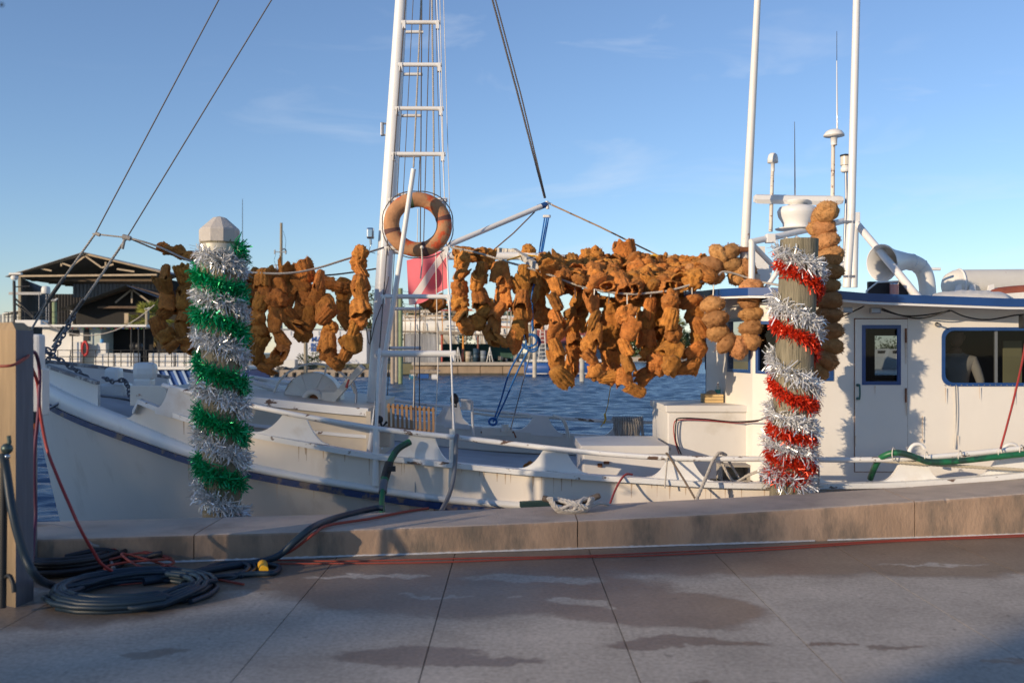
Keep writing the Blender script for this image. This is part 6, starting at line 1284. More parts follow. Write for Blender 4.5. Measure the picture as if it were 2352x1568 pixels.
# palm tree
def palm(x, y, z0, h, rad, label, nf=46):
    root = thing('palm_tree', label, 'palm tree', (x,y,z0)); tr = MB(); tr.tube([(x,y,z0),(x+.1,y,z0+h*.5),(x,y,z0+h)], [.3,.25,.28], 10); tr.build('trunk', mat('palm_trunk',(.16,.12,.08),.95,var=.4,vscale=4,bump=.6,bscale=8), root)
    rg = random.Random(int(x*10)); fr = MB(); fr2 = MB()
    for i in range(nf):
        an = rg.uniform(0,6.283); el = rg.uniform(-1.1,1.35); L_ = rad*rg.uniform(.75,1.05); dead = el < -.55; mbx = fr2 if dead else fr
        d = Vector((math.cos(an)*math.cos(el), math.sin(an)*math.cos(el), math.sin(el))); c0_ = Vector((x,y,z0+h)); hub = c0_+d*L_*.5-Vector((0,0,.06*L_))
        mbx.tube([c0_, hub], .03, 4, cap=False)
        sd = d.cross(Vector((0,0,1))).normalized(); up = sd.cross(d)
        for k in range(17):
            a2 = lerp(-1.25,1.25,k/16)+rg.gauss(0,.05); dd_ = (d*math.cos(a2)+sd*math.sin(a2)+up*rg.gauss(0,.08)).normalized(); ll = L_*.55*(1-.25*abs(a2))
            w_ = dd_.cross(up).normalized()*.065*L_*.5; tip = hub+dd_*ll-Vector((0,0,.22*ll*rg.uniform(.3,1.4)))
            mbx.add([hub-w_*.3, hub+dd_*ll*.5-w_, tip, hub+dd_*ll*.5+w_], [(0,1,2,3)])
    fr.build('fronds', mat('palm_frond_green',(.30,.31,.06),.55,var=.3,vscale=1.5), root); fr2.build('dead_fronds', mat('palm_frond_tan',(.48,.31,.10),.8,var=.3,vscale=1.5), root)
palm(X(345,118), 118, .18, Z(738,118)-.18, 3.3, 'yellow green fan palm beside the boat shed, left of the piling', 60)
palm(X(1545,290), 290, .2, Z(752,290), 5.5, 'fan palm among the green trees seen through the sponges', 36)
# trees
LEAFS = [mat('leaf_green_'+n_, c_, .7, var=.35, vscale=.35, spec=.2) for n_, c_ in (('dark',(.045,.07,.022)),('mid',(.065,.10,.03)),('olive',(.085,.10,.035)))]
BARK = mat('tree_bark', (.12,.09,.07), .95, var=.3, vscale=2)
def tree(x, y, z0, h, w, label, group, leaf=.35, nclump=40, per=60, m=None, seed=None, trunk_h=.3):
    root = thing('tree', label, 'tree', (x,y,z0), group); rg = random.Random(seed or int(x*7+y)); tr = MB(); tr.tube([(x,y,z0),(x+rg.uniform(-.3,.3),y,z0+h*.35),(x,y,z0+h*.6)], [h*.035,h*.026,h*.015], 8)
    cl_ = []
    for i in range(nclump):
        an = rg.uniform(0,6.283); r_ = math.sqrt(rg.random())*w*.5; t = rg.uniform(trunk_h,1); k = math.sin(math.pi*min(1,(t-trunk_h+.12)/(1.12-trunk_h)))**.5
        cl_.append(Vector((x+math.cos(an)*r_*k, y+math.sin(an)*r_*k, z0+h*t*(1-.06*rg.random()))))
    for c_ in cl_[:10]: tr.tube([(x,y,z0+h*rg.uniform(.25,.5)), ((x+c_.x)/2,(y+c_.y)/2,(z0+h*.4+c_.z)/2+.2), tuple(c_)], [h*.014,h*.009,h*.003], 5)
    tr.build('trunk', BARK, root); f_ = MB()
    for c_ in cl_:
        cr_ = w*rg.uniform(.09,.17)
        for j in range(per):
            d = Vector((rg.gauss(0,1),rg.gauss(0,1),rg.gauss(0,.8))).normalized()*cr_*rg.random()**.4; p = c_+d
            a_ = Vector((rg.gauss(0,1),rg.gauss(0,1),rg.gauss(0,1))).normalized()*leaf*rg.uniform(.5,1); b2 = a_.orthogonal().normalized()*leaf*.35
            f_.add([p-a_*.5, p+b2, p+a_*.5, p-b2], [(0,1,2,3)])
    f_.build('crown', m or rg.choice(LEAFS), root); return root
kinds = ['tallest','round','broad','low','feathery','dark','olive','ragged']
for i, (u, d, v, wv) in enumerate(((850,170,672,9),(905,185,690,10),(985,175,698,9),(1045,190,706,8),(1110,180,700,10),(1180,190,712,8),(1235,185,716,9),(1000,210,684,10))):
    tree(X(u,d), d, .2, Z(v,d)-.2, wv, kinds[i]+' tree '+['just left of the mast, behind the boatyard','right behind the mast','behind the dive flag','right of the dive flag, over the yachts','over the white yacht hulls','behind the second sponge loop','beside the red roof','far behind the shroud ladder'][i], 'trees behind the boatyard', leaf=.6, nclump=26, per=40)
for i, (u, d, v, wv) in enumerate(((1505,235,728,10),(1535,250,742,9),(1480,270,735,12),(1590,300,770,16),(1640,310,762,18),(1560,300,755,14),(1690,330,768,18),(1620,360,760,20),(1740,330,772,20),(1450,260,760,10),(1900,340,775,26),(2050,340,777,26),(2200,340,775,26))):
    tree(X(u,d), d, .2, Z(v,d)-.2, wv, ['bright green shrub tree','dark mangrove tree','tall leaning tree','wide low tree','rounded far tree','pale far tree','flat topped far tree'][i%7]+' on the far shore, '+['nearest the hat shaped sponge','under the orange strings','rearmost by the gap','right of the orange strings','beside the wool sponges','between sponges and cabin','behind the cabin bow windows','faintest in the distance','behind the wool loop','left end of the green bank','seen through the first cabin window','seen through the door window','seen through the big window'][i], 'trees on the far shore', leaf=.9, nclump=26, per=40, m=LEAFS[i%2+ (0 if i else 1)], trunk_h=.05)
fs = MB(); fs.box((X(1650,250),252,-.45),(60,3,1.1)); 
single('far_jetty', fs, SEAWCAP, 'low pale jetty along the far green shore at the right', 'jetty')
# far workboat with dark rails, left
wd = 73.0
wbt = thing('work_boat', 'white workboat with flat canopy and blue hull with painted slanted shadow stripes at far left', 'boat', (X(250,wd),wd,WZ))
hb = MB(); hb.box((X(300,wd),wd+3.5,(Z(884,wd)+Z(849,wd))/2),(X(560,wd)-X(30,wd),7,Z(849,wd)-Z(884,wd))); hb.build('hull', NAVY, wbt)
for i in range(17):
    u = 205+i*19.5; MB().beam((X(u,wd),wd-.1,Z(848,wd)),(X(u+16,wd),wd-.1,Z(884,wd)),.12,.16).build('hull_shadow_rib', mat('pale_shadow_rib',(.30,.40,.55),.5), wbt)  # slanted light and shadow on the hull put in as pale-coloured ribs
MB().box((X(300,wd),wd+3.4,Z(845,wd)),(X(560,wd)-X(20,wd),7.6,.2)).build('deck_edge', HULLW, wbt); MB().box((X(300,wd),wd-.2,Z(887,wd)),(X(560,wd)-X(150,wd),.5,.12)).build('fender_strip', HULLW, wbt)
cbx = MB(); cbx.box((X(130,wd),wd+2.5,(Z(845,wd)+Z(750,wd))/2),(X(180,wd)-X(85,wd),3,Z(750,wd)-Z(845,wd))); cbx.build('wheelhouse', HULLW, wbt)
MB().box((X(157,wd),wd+.98,Z(764,wd)),(.75,.05,.45),bev=.02).build('wheelhouse_window', DARK, wbt); MB().box((X(186,wd),wd+.98,Z(768,wd)),(.35,.05,.9)).build('wheelhouse_window', DARK, wbt)
MB().box((X(205,wd+1),wd+2.5,(Z(845,wd)+Z(752,wd))/2),(1.7,2.9,Z(752,wd)-Z(845,wd))).build('galley_wall', mat('pale_teal_wall',(.42,.47,.44),.7), wbt)
MB().box((X(208,wd),wd+2,Z(748,wd)),(X(338,wd)-X(78,wd),4.4,.16)).build('canopy', HULLW, wbt)
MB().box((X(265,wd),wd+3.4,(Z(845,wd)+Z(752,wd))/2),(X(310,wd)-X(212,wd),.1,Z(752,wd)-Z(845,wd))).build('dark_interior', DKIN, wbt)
for u in (165,317,330,344*0+300): MB().tube([(X(u,wd),wd+.1,Z(846,wd)),(X(u,wd),wd+.1,Z(750,wd))], .045, 6).build('canopy_post', BLACK, wbt)
for u in list(range(105,450,29)): MB().tube([(X(u,wd),wd-.1,Z(844,wd)),(X(u,wd),wd-.1,Z(804,wd))], .035, 5).build('rail_post', BLACK, wbt)
for v in (804,819,832): MB().tube([(X(105,wd),wd-.1,Z(v,wd)),(X(455,wd),wd-.1,Z(v,wd))], .028, 5).build('rail_bar', BLACK, wbt)
for u0, u1 in ((206,250),(253,299),(332,390),(396,418),(420,444)): MB().box((X((u0+u1)/2,wd),wd+1.4,(Z(844,wd)+Z(811,wd))/2),(X(u1,wd)-X(u0,wd),1.2,Z(811,wd)-Z(844,wd)),bev=.04).build('deck_locker', HULLW, wbt)
MB().box((X(222,wd),wd+1.2,(Z(811,wd)+Z(787,wd))/2),(.62,.6,Z(787,wd)-Z(811,wd)),bev=.03).build('cooler', HULLW, wbt)
MB().tube([(X(221,wd),wd+1,Z(787,wd)),(X(221,wd),wd+1,Z(778,wd))], .13, 10).build('water_jug', mat('blue_jug',(.08,.3,.6),.3), wbt)
MB().box((X(168,wd),wd+.6,(Z(832,wd)+Z(785,wd))/2),(.8,.5,Z(785,wd)-Z(832,wd)),bev=.03).build('console', HULLW, wbt)
lrw = MB(); lrw.tube([(X(190,wd)+.2*math.cos(a_),wd+.4,Z(800,wd)+.5*math.sin(a_)) for a_ in [k*math.pi/10 for k in range(21)]], .09, 8); lrw.build('red_ring', mat('bright_red_ring',(.5,.03,.03),.6), wbt)
for u in (288,300): MB().sphere((X(u,wd),wd+1.6,Z(795,wd)), .32, 10, 7).build('black_drum', BLACK, wbt)
for u, v in ((75,660),(76,690)): pass
MB().tube([(X(77,wd),wd+2,Z(752,wd)),(X(77,wd),wd+2,Z(665,wd))], .035, 5).tube([(X(83,wd),wd+2,Z(752,wd)),(X(83,wd),wd+2,Z(672,wd))], .03, 5).tube([(X(60,wd),wd+2,Z(752,wd)),(X(60,wd),wd+2,Z(668,wd))], .03, 5).build('aerial_masts', GALV, wbt)
MB().lathe([(0,.3),(.25,.26),(.32,.1),(.32,-.2),(.28,-.28)], (X(76,wd),wd+2,Z(662,wd)), n=14).build('white_dome', HULLW, wbt)
MB().tube([(X(4,wd),wd+2,Z(845,wd)),(X(1,wd),wd+2,Z(640,wd))], .11, 6).tube([(X(0,wd),wd+2,Z(655,wd)),(X(38,wd),wd+2,Z(653,wd))], .05, 5).tube([(X(0,wd),wd+2,Z(690,wd)),(X(100,wd),wd+2,Z(770,wd))], .07, 5).tube([(X(0,wd),wd+2,Z(678,wd)),(X(62,wd),wd+2,Z(740,wd))], .07, 5).build('mast_and_stays', BLACK, wbt)
MB().box((X(5,wd),wd+2,Z(624,wd)),(.9,.3,.14),bev=.03).lathe([(.2,-.2),(.3,0),(.2,.12)],(X(2,wd),wd+2,Z(632,wd)),n=12).build('far_radar', HULLW, wbt)
MB().box((X(58,wd),wd+1,Z(742,wd)),(1.9,1.2,.5),bev=.05).build('roof_locker', HULLW, wbt)
for i in range(7): MB().tube([(X(10+i*19,wd),wd+.6,Z(752,wd)),(X(10+i*19,wd),wd+.6,Z(716,wd))], .025, 4).build('roof_rail_post', BLACK, wbt)
for v in (716,728,740): MB().tube([(X(0,wd),wd+.6,Z(v,wd)),(X(140,wd),wd+.6,Z(v,wd))], .02, 4).build('roof_rail_bar', BLACK, wbt)
LT = [('red',(.9,.05,.03)),('yellow',(.9,.6,.05)),('blue',(.05,.2,.8)),('green',(.05,.6,.1))]
for i in range(20): MB().sphere((X(170+i*8.3,wd),wd-.25,Z(754+(i%2),wd)), .035, 6, 4).build('fairy_light', mat('bulb_'+LT[i%4][0], LT[i%4][1], .3), wbt)
MB().rope([(X(115,wd-5),wd-5,Z(745,wd)),(X(140,wd-5),wd-5,Z(740,wd))],.02)
# pilings standing in the harbour
def far_piling(u, vt, vb, w_, label, m=PILEF, d=None, gull=False):
    d = d or 6175/(vb-HZ); o = MB(); h0 = Z(vt,d); o.tube([(X(u,d),d,WZ-1),(X(u+.3,d),d,h0*.5),(X(u,d),d,h0)], w_/F*d/2, 10)
    root = thing('far_piling', label, 'piling', (X(u,d),d,WZ), 'pilings standing in the harbour'); o.build('pile_shaft', m, root)
    if gull:
        g_ = thing('seagull', 'grey and white gull perched on '+gull, 'gull', (X(u,d),d,h0), 'gulls on pilings'); k = w_/F*d/.5
        b_ = MB(); prof = smoothpath([Vector((-.30,0,.13)),Vector((-.15,0,.15)),Vector((0,0,.17)),Vector((.13,0,.21)),Vector((.19,0,.28)),Vector((.25,0,.30)),Vector((.33,0,.29))],4)
        rr_ = [float(np.interp(i/(len(prof)-1),[0,.2,.45,.62,.75,.86,1],[.008,.05,.085,.06,.045,.035,.006])) for i in range(len(prof))]
        b_.tube([Vector((X(u,d),d,h0))+p*.95 for p in prof], rr_, 10); b_.tube([(X(u,d),d-.03,h0),(X(u,d),d-.03,h0+.12)],.008,4).tube([(X(u,d),d+.03,h0),(X(u,d),d+.03,h0+.12)],.008,4); b_.build('gull_body', HULLW, g_)
        MB().tube([Vector((X(u,d)-.27,d-.07,h0+.15)),Vector((X(u,d)-.05,d-.08,h0+.2)),Vector((X(u,d)+.08,d-.06,h0+.2))],[.01,.05,.02],8).build('wing', mat('gull_grey',(.3,.32,.35),.8), g_)
far_piling(125,694,752,10,'green topped piling rising behind the left workboat canopy',PILEGR,d=78,gull='the piling left of the boat shed posts')
far_piling(338,713,800,9,'grey piling in front of the fan palm',PILEF,d=95,gull='the piling in front of the palm')
far_piling(702,782,872,9,'lone grey piling in front of the white trailer',PILEF,d=92)
far_piling(902,700,884,10,'brown piling just right of the mast, leftmost of three',TIMB,d=82)
far_piling(911,655,880,9,'tall silvery piling, middle of three beside the mast',mat('silver_piling',(.34,.29,.24),.85,var=.2),d=84)
far_piling(920,662,882,10,'green stained piling, rightmost of three beside the mast',PILEGR,d=83)
far_piling(1228,690,866,10,'white stained piling at the bow of the blue boat',mat('whitewashed_piling',(.48,.43,.35),.85,var=.25,vscale=1.5),d=103)
far_piling(1216,745,835,8,'thin yellowish piling behind the blue tackle rope',PILEF,d=112)
far_piling(1337,770,876,12,'dark footed piling seen between the first two long sponge strings',mat('grey_white_piling',(.42,.40,.36),.85,var=.3,vscale=1.5),d=88)
far_piling(1560*0+1418,790,866,7,'thin piling behind the thickest orange sponge string',PILEF,d=103)
# wooden wharf and trailer with lettering
wf = thing('wooden_wharf', 'low wooden wharf on dark piles between the left piling and the mast', 'wharf', (X(720,104),104,WZ))
for i in range(5): MB().box((X(720,104),103.9-.02*i,Z(851+i*4.2,104)),(X(905,104)-X(545,104),.5,.17)).build('wharf_plank', TIMB, wf)
for i in range(18): MB().tube([(X(560+i*19.5,104),103.6,WZ-.5),(X(560+i*19.5,104),103.6,Z(855,104))], .17, 7).build('wharf_pile', DKIN, wf)
rk = MB(); rg = random.Random(3)
for i in range(130): rk.sphere((X(rg.uniform(560,900),105),105+rg.uniform(-.4,1),rg.uniform(-1.1,-.2)), rg.uniform(.2,.45), 6, 4, (1,1,.7))
tag(rk.build('riprap', mat('riprap_stone',(.10,.09,.08),.9,var=.4,vscale=1)), 'dark riprap stones under the wooden wharf', 'rocks', kind='stuff')
td = 112.0; tl = thing('lettered_trailer', 'long white trailer wall with blue BOAT REPAIR lettering behind the sponges', 'trailer', (X(745,td),td,.2))
MB().box((X(745,td),td+1.3,(Z(846,td)+Z(757,td))/2),(X(850,td)-X(655,td),2.5,Z(757,td)-Z(846,td)),bev=.06).build('trailer_body', mat('trailer_white',(.66,.66,.68),.6,var=.04,vscale=.3), tl)
MB().box((X(745,td),td+1.3,Z(756,td)),(X(856,td)-X(650,td),2.8,.12)).build('trailer_roof_edge', GALV, tl)
for i in range(12): MB().box((X(668+i*16,td),td-.02,Z(765,td)),(.03,.05,.5)).build('wall_seam', GALV, tl)
for txt, u, v, s_ in (('MA',715,784,.78),('BOAT',713.5,796.5,.62),('REPAIR',713.5,806.5,.62)):
    cu = bpy.data.curves.new('lettering','FONT'); cu.body = txt; cu.size = s_; cu.extrude = .01; cu.offset = .018; cu.space_character = 1.12; to = bpy.data.objects.new('tmp', cu); COL.objects.link(to)
    me = bpy.data.meshes.new_from_object(to.evaluated_get(bpy.context.evaluated_depsgraph_get())); bpy.data.objects.remove(to); me.materials.clear(); me.materials.append(mat('blue_sign_paint',(.02,.08,.30),.6))
    lo = bpy.data.objects.new('lettering', me); COL.objects.link(lo); lo.parent = tl; lo.matrix_local = Matrix.Translation(Vector((X(u,td),td-.015,Z(v,td)))-ORG[tl.name])@Matrix.Rotation(R(90),4,'X')
MB().box((X(650,td-3),td-2,Z(838,td-3)),(2.6,1.6,1.2),bev=.1).build('white_tank', HULLW, tl)
ld_ = MB()
for u in (572,582): ld_.tube([(X(u,90),90,Z(850,90)),(X(u+3,90),90,Z(812,90))], .04, 5)
for k in range(5): ld_.tube([(X(572,90),90,Z(846-k*8,90)),(X(584,90),90,Z(846-k*8,90))], .03, 5)
single('dock_ladder', ld_, GALV, 'short steel ladder on the wharf just right of the silver and green piling', 'ladder')
hg = tree(X(735,108), 108, .1, 1.6, 5, 'low yellowish shrubs along the wharf foot of the white trailer', 'shrubs on the wharf', leaf=.25, nclump=14, per=40, m=LEAFS[2], trunk_h=0)
# utility pole
ud = 150.0; up_ = thing('utility_pole', 'wooden utility pole with crossarms and grey transformers above the foredeck sponges', 'utility pole', (X(645,ud),ud,.2))
MB().tube([(X(645,ud),ud,.2),(X(646,ud),ud,Z(512,ud))], [.28,.2], 8).build('pole_shaft', PILEF, up_)
for v, w_ in ((579,1.9),(609,1.9)): MB().box((X(645,ud),ud-.2,Z(v,ud)),(w_,.12,.14)).build('crossarm', GALV, up_)
for u in (632,657): MB().tube([(X(u,ud),ud-.2,Z(574,ud)),(X(u,ud),ud-.2,Z(584,ud))], .12, 6).build('insulator', GALV, up_)
for u in (635,656): MB().lathe([(.3,-.55),(.32,-.5),(.32,.4),(.2,.5),(.05,.9)], (X(u,ud),ud-.3,Z(623,ud)), n=12).build('transformer', mat('pale_grey_can',(.45,.46,.48),.5), up_)
MB().lathe([(.02,.2),(.3,.12),(.35,0)], (X(653,ud),ud-.5,Z(574,ud)), n=12).build('lamp_head', GALV, up_)
MB().tube(smoothpath([(X(634,ud),ud,Z(584,ud)),(X(630,ud),ud,Z(598,ud)),(X(634,ud),ud,Z(610,ud))]), .025, 4).tube(smoothpath([(X(650,ud),ud,Z(530,ud)),(X(656,ud),ud,Z(550,ud)),(X(655,ud),ud,Z(575,ud))]), .025, 4).build('drop_wire', BLACK, up_)
up2 = thing('thin_mast', 'very thin lattice radio mast rising behind the pointed piling cap', 'radio mast', (X(557,ud),ud,.2)); MB().tube([(X(557,ud),ud,.2),(X(557,ud),ud,Z(457,ud))], [.09,.04], 4).build('mast_shaft', BLACK, up2)
# boatyard behind the seawall
bd = 120.0
def yacht(u0, u1, vd, vk, d, label, stripe=None, cabin=True):
    root = thing('yacht_on_stands', label, 'yacht', (X((u0+u1)/2,d),d,.2), 'white yachts hauled out on stands'); n = 16; vs = []
    for i in range(n+1):
        t = i/n; x = lerp(X(u0,d),X(u1,d),t); sh = Z(vd,d)+.7*(1-t)**2; hw = 1.7*math.sin(math.pi*min(.96,(t*.55+.03)/.6)*.5)**.8*(1 if t<.9 else .93); zk = Z(vk,d)+1.3*(1-t)**3
        for yy_, zz_ in ((-hw,sh),(-hw*.9,lerp(zk,sh,.5)),(-hw*.35,zk),(0,zk-.1),(hw*.35,zk),(hw*.9,lerp(zk,sh,.5)),(hw,sh)): vs.append((x,d+yy_,zz_))
    MB().add(vs, [(i*7+k,(i+1)*7+k,(i+1)*7+(k+1)%7,i*7+(k+1)%7) for i in range(n) for k in range(7)]+[tuple(n*7+k for k in range(7))], True).build('hull', HULLW, root)
    if stripe: MB().sweep([(lerp(X(u0,d),X(u1,d),i/8), d-1.75*math.sin(math.pi*min(.96,(i/8*.55+.03)/.6)*.5)**.8, Z(vd,d)+.7*(1-i/8)**2-.25) for i in range(9)], .06, .14).build('hull_stripe', stripe, root)
    if cabin:
        MB().box((lerp(X(u0,d),X(u1,d),.55),d,Z(vd,d)+.6),(X(u1,d)-X(u0,d))*.0+0 and (1,1,1) or ((X(u1,d)-X(u0,d))*.42,2.2,1.3),bev=.2).build('coachroof', HULLW, root)
        for k in range(4): MB().box((lerp(X(u0,d),X(u1,d),.42+k*.085),d-1.12,Z(vd,d)+.75),(.45,.04,.3)).build('portlight', DARK, root)
    for k in range(4): MB().tube([(lerp(X(u0,d),X(u1,d),.15+k*.23),d-1.9,.2),(lerp(X(u0,d),X(u1,d),.17+k*.23),d-1.5,Z(vd,d)-.4)], .07, 5).build('stand', TIMBL if k%2 else GALV, root)
    return root
yacht(924,1052,734,790,130,'long white yacht hull on stands behind the grey timber shed')
yacht(1085,1200,748,800,126,'white yacht with orange trim on stands behind the open shelter', mat('orange_trim',(.45,.14,.04),.6))
yacht(1160,1262,735,785,140,'third white yacht further back, above the blue rope loops', mat('orange_trim',(.45,.14,.04),.6))
ORG_T = mat('orange_scaffold', (.62,.26,.04), .6); RED_T = mat('red_scaffold', (.40,.07,.05), .6)
sc = thing('scaffold_frame', 'rickety timber and red scaffold frame standing over the yachts', 'scaffold', (X(1000,122),122,.2)); rg = random.Random(5)
for i, v in enumerate((712,722,731,735,716,726)): MB().beam((X(918+6*(i%3),122+i*.5),122+i*.5,Z(v+rg.uniform(-2,2),122)),(X(1085+rg.uniform(-40,20),122+i*.5),122+i*.5,Z(v+rg.uniform(-3,3),122)),.09,.12).build('scaffold_pole', TIMBL, sc)
for i, u in enumerate((932,952,975,1000,1019,1045,1068)): MB().beam((X(u,122.4),122.4,.2),(X(u+rg.uniform(-4,4),122.4),122.4,Z(rg.uniform(690,715),122)),.11,.11,up=(0,1,0)).build('scaffold_pole', (TIMBL,ORG_T,TIMB)[i%3], sc)
for i in range(9): u = rg.uniform(925,1060); MB().beam((X(u,122.8),122.8,Z(738,122)),(X(u+rg.uniform(-22,22),122.8),122.8,Z(712,122)),.06,.08,up=(0,1,0)).build('brace', TIMB, sc)
MB().beam((X(990,121),121,Z(713,121)),(X(1085,121),121,Z(711,121)),.12,.16).build('scaffold_pole', RED_T, sc)
sc2 = thing('scaffold_frame', 'scaffold with red top bar standing between the sponge loops and blue rope', 'scaffold', (X(1165,121),121,.2))
for u in (1108,1164,1172,1180): MB().beam((X(u-3,121),121,.2),(X(u+3,121),121,Z(690,121)),.14,.14,up=(0,1,0)).build('scaffold_pole', TIMB, sc2)
for v in (712,734,752): MB().beam((X(1100,121),120.9,Z(v,121)),(X(1188,121),120.9,Z(v+1,121)),.1,.12).build('scaffold_pole', RED_T if v == 712 else TIMBL, sc2)
ts = thing('timber_shed', 'grey vertical plank shed on the seawall, right of the mast', 'shed', (X(970,113),113,.37))
n = 26
for i in range(n): MB().box((lerp(X(931,112.5),X(1009,112.5),(i+.5)/n),112.5+.03*(i%2),(Z(832,112.5)+Z(765,112.5))/2),((X(1009,112.5)-X(931,112.5))/n*.93,.06,(Z(765,112.5)-Z(832,112.5))*rg.uniform(.97,1))).build('plank', mat('grey_planks',(.30,.30,.31),.85,var=.3,vscale=1.2,stretch=(3,3,.3),objvar=.2), ts)
MB().box((X(995,113),114,Z(762,113)),(X(1085,113)-X(905,113),4,.16),Matrix.Rotation(R(.8),3,'Y')).build('shed_roof', TIMB, ts); MB().box((X(931,114),114.5,(Z(832,113)+Z(765,113))/2),(.1,4,3.2)).build('side_wall', TIMB, ts)
os_ = thing('open_shelter', 'open lean-to shelter full of yard gear beside the plank shed', 'shelter', (X(1095,113),113,.37))
MB().box((X(1098,113),114.5,Z(768,113)),(X(1190,113)-X(1010,113),5,.14),Matrix.Rotation(R(1.5),3,'Y')).build('shelter_roof', TIMB, os_)
MB().box((X(1100,118),118,1.4),(X(1185,118)-X(1012,118),.1,2.1)).build('shelter_back', mat('green_tarp',(.03,.08,.06),.8,var=.4,vscale=.5), os_)
for u, m_ in ((1015,RED_T),(1064,ORG_T),(1098,mat('rusty_red_post',(.22,.08,.05),.8)),(1186,TIMB)): MB().tube([(X(u,112.6),112.6,.37),(X(u,112.6),112.6,Z(768,112.6))], .11, 7).build('shelter_post', m_, os_)
def drum(u, vt, vb, w_, m, lab, d=112.3):
    h0, h1 = .38, Z(vt,d); r_ = w_/F*d/2; root = thing('yard_drum', lab, 'drum', (X(u,d),d,h0), 'drums and tanks under the shelter'); MB().lathe([(0,0),(r_,0),(r_,(h1-h0)*.33),(r_*1.05,(h1-h0)*.34),(r_,(h1-h0)*.35),(r_,(h1-h0)*.66),(r_*1.05,(h1-h0)*.67),(r_,(h1-h0)*.68),(r_,h1-h0),(0,h1-h0)], (X(u,d),d,h0), n=14).build('drum_shell', m, root); return root
drum(1063,801,831,5,mat('red_cylinder',(.33,.10,.06),.5),'slim rusty red gas cylinder under the open shelter')
drum(1076,807,830,14,mat('tan_drum',(.42,.36,.27),.6,var=.2),'squat tan drum next to the red gas cylinder')
drum(1093,800,830,13,mat('navy_tank',(.03,.06,.09),.5),'dark navy tank behind the rusty post')
drum(1110,805,830,13,mat('grey_tank',(.18,.21,.24),.5),'grey tank right of the navy one')
for u, lab in ((1052,'white tripod stand under the shelter'),(1125,'white plastic chair shaped stand near the seawall edge')):
    o = MB(); 
    for du in (-7,0,7): o.tube([(X(u+du,111.8),111.8+abs(du)*.02,.38),(X(u,111.8),111.8,Z(797,111.8))], .05, 5)
    o.tube([(X(u-4,111.8),111.8,Z(815,111.8)),(X(u+4,111.8),111.8,Z(815,111.8))], .04, 5); single('tripod_stand', o, HULLW, lab, 'stand')
cl2 = MB(); rg = random.Random(9)
for i in range(60): u = rg.uniform(1035,1200); s_ = rg.uniform(.15,.5); cl2.box((X(u,113),112.6+rg.uniform(0,3),.38+s_*.5+rg.uniform(0,.3)),(s_,s_,s_*rg.uniform(.5,1.5)),Matrix.Rotation(rg.uniform(0,3),3,'Z'),mi=rg.choice((0,0,1,2,3)))
tag(cl2.build('yard_clutter', [DKIN, TIMB, mat('teal_scrap',(.05,.16,.15),.7), GALV]), 'jumbled dark scrap under the open shelter', 'scrap heap', kind='stuff')
fd_ = thing('floating_dock', 'small floating dock on blue barrels moored below the seawall', 'floating dock', (X(977,95),95,WZ))
for i in range(6): MB().box((X(949+i*11,95),95,Z(851,95)),(.42,2,.12)).build('deck_board', TIMB, fd_)
MB().box((X(977,95),94.1,Z(854,95)),(X(1010,95)-X(944,95),.1,.14)).build('dock_beam', TIMB, fd_)
for u in (948,999): MB().tube([(X(u-6,95),94.4,Z(866,95)),(X(u+8,95),94.4,Z(866,95))], .33, 14).build('float_barrel', mat('blue_white_barrel',(.03,.15,.24),.5,col2=(.6,.6,.6),c2=(1.4,.5,.52)), fd_)
MB().box((X(974,95),94.6,Z(863,95)),(1.0,.5,.45),bev=.04).build('float_crate', NAVY, fd_)
bb_ = thing('blue_boat', 'small blue hulled boat with white deck and cuddy moored across the harbour', 'boat', (X(1300,106),106,WZ))
n = 18; vs = []; d = 106
for i in range(n+1):
    t = i/n; x = lerp(X(1204,d),X(1420,d),t); hw = 1.6*min(1,(t*3.2+.12))**.5*(1-.5*max(0,t-.6)**1.0); top_ = Z(831,d)-.15*math.sin(t*3.1)+.35*max(0,t-.5)
    for yy_, zz_ in ((-hw,top_),(-hw*.93,-.3),(-hw*.8,WZ-.1),(hw*.8,WZ-.1),(hw,top_)): vs.append((x,d+yy_,zz_))
MB().add(vs, [(i*5+k,(i+1)*5+k,(i+1)*5+(k+1)%5,i*5+(k+1)%5) for i in range(n) for k in range(5)]+[tuple(range(5)),tuple(n*5+k for k in range(5))], True).build('hull', NAVY, bb_)
MB().box((X(1312,d),d,Z(828,d)),(X(1415,d)-X(1210,d),2.7,.28),bev=.1).build('gunwale', HULLW, bb_); MB().box((X(1250,d),d-1.55,Z(857,d)),(4.2,.1,.09)).box((X(1350,d),d-1.45,Z(857,d)),(5,.1,.09)).build('boot_stripe', HULLW, bb_)
MB().box((X(1320,d),d,Z(818,d)),(3.4,2.2,.95),bev=.25).build('cuddy', HULLW, bb_); MB().box((X(1309,d),d-1.12,Z(817,d)),(.45,.06,.35),bev=.08).build('cuddy_window', DARK, bb_)
MB().tube([(X(1212,d),d-1.4,Z(819,d)),(X(1265,d),d-1.4,Z(819,d))], .03, 5).tube([(X(1216,d),d-1.4,Z(827,d)),(X(1216,d),d-1.4,Z(819,d))], .03, 5).tube([(X(1245,d),d-1.4,Z(827,d)),(X(1245,d),d-1.4,Z(819,d))], .03, 5).build('bow_rail', GALV, bb_)
sl = MB(); 
for du in (0,18): sl.tube([(X(1237+du,114),114,Z(832,114)),(X(1242+du*.45,114),114,Z(752,114))], .06, 5)
for k in range(8): sl.tube([(X(1238+k*.6,114),114,Z(826-k*9,114)),(X(1254-k*.8,114),114,Z(826-k*9,114))], .05, 5)
single('step_ladder', sl, HULLW, 'white step ladder standing on the seawall behind the blue boat', 'ladder')
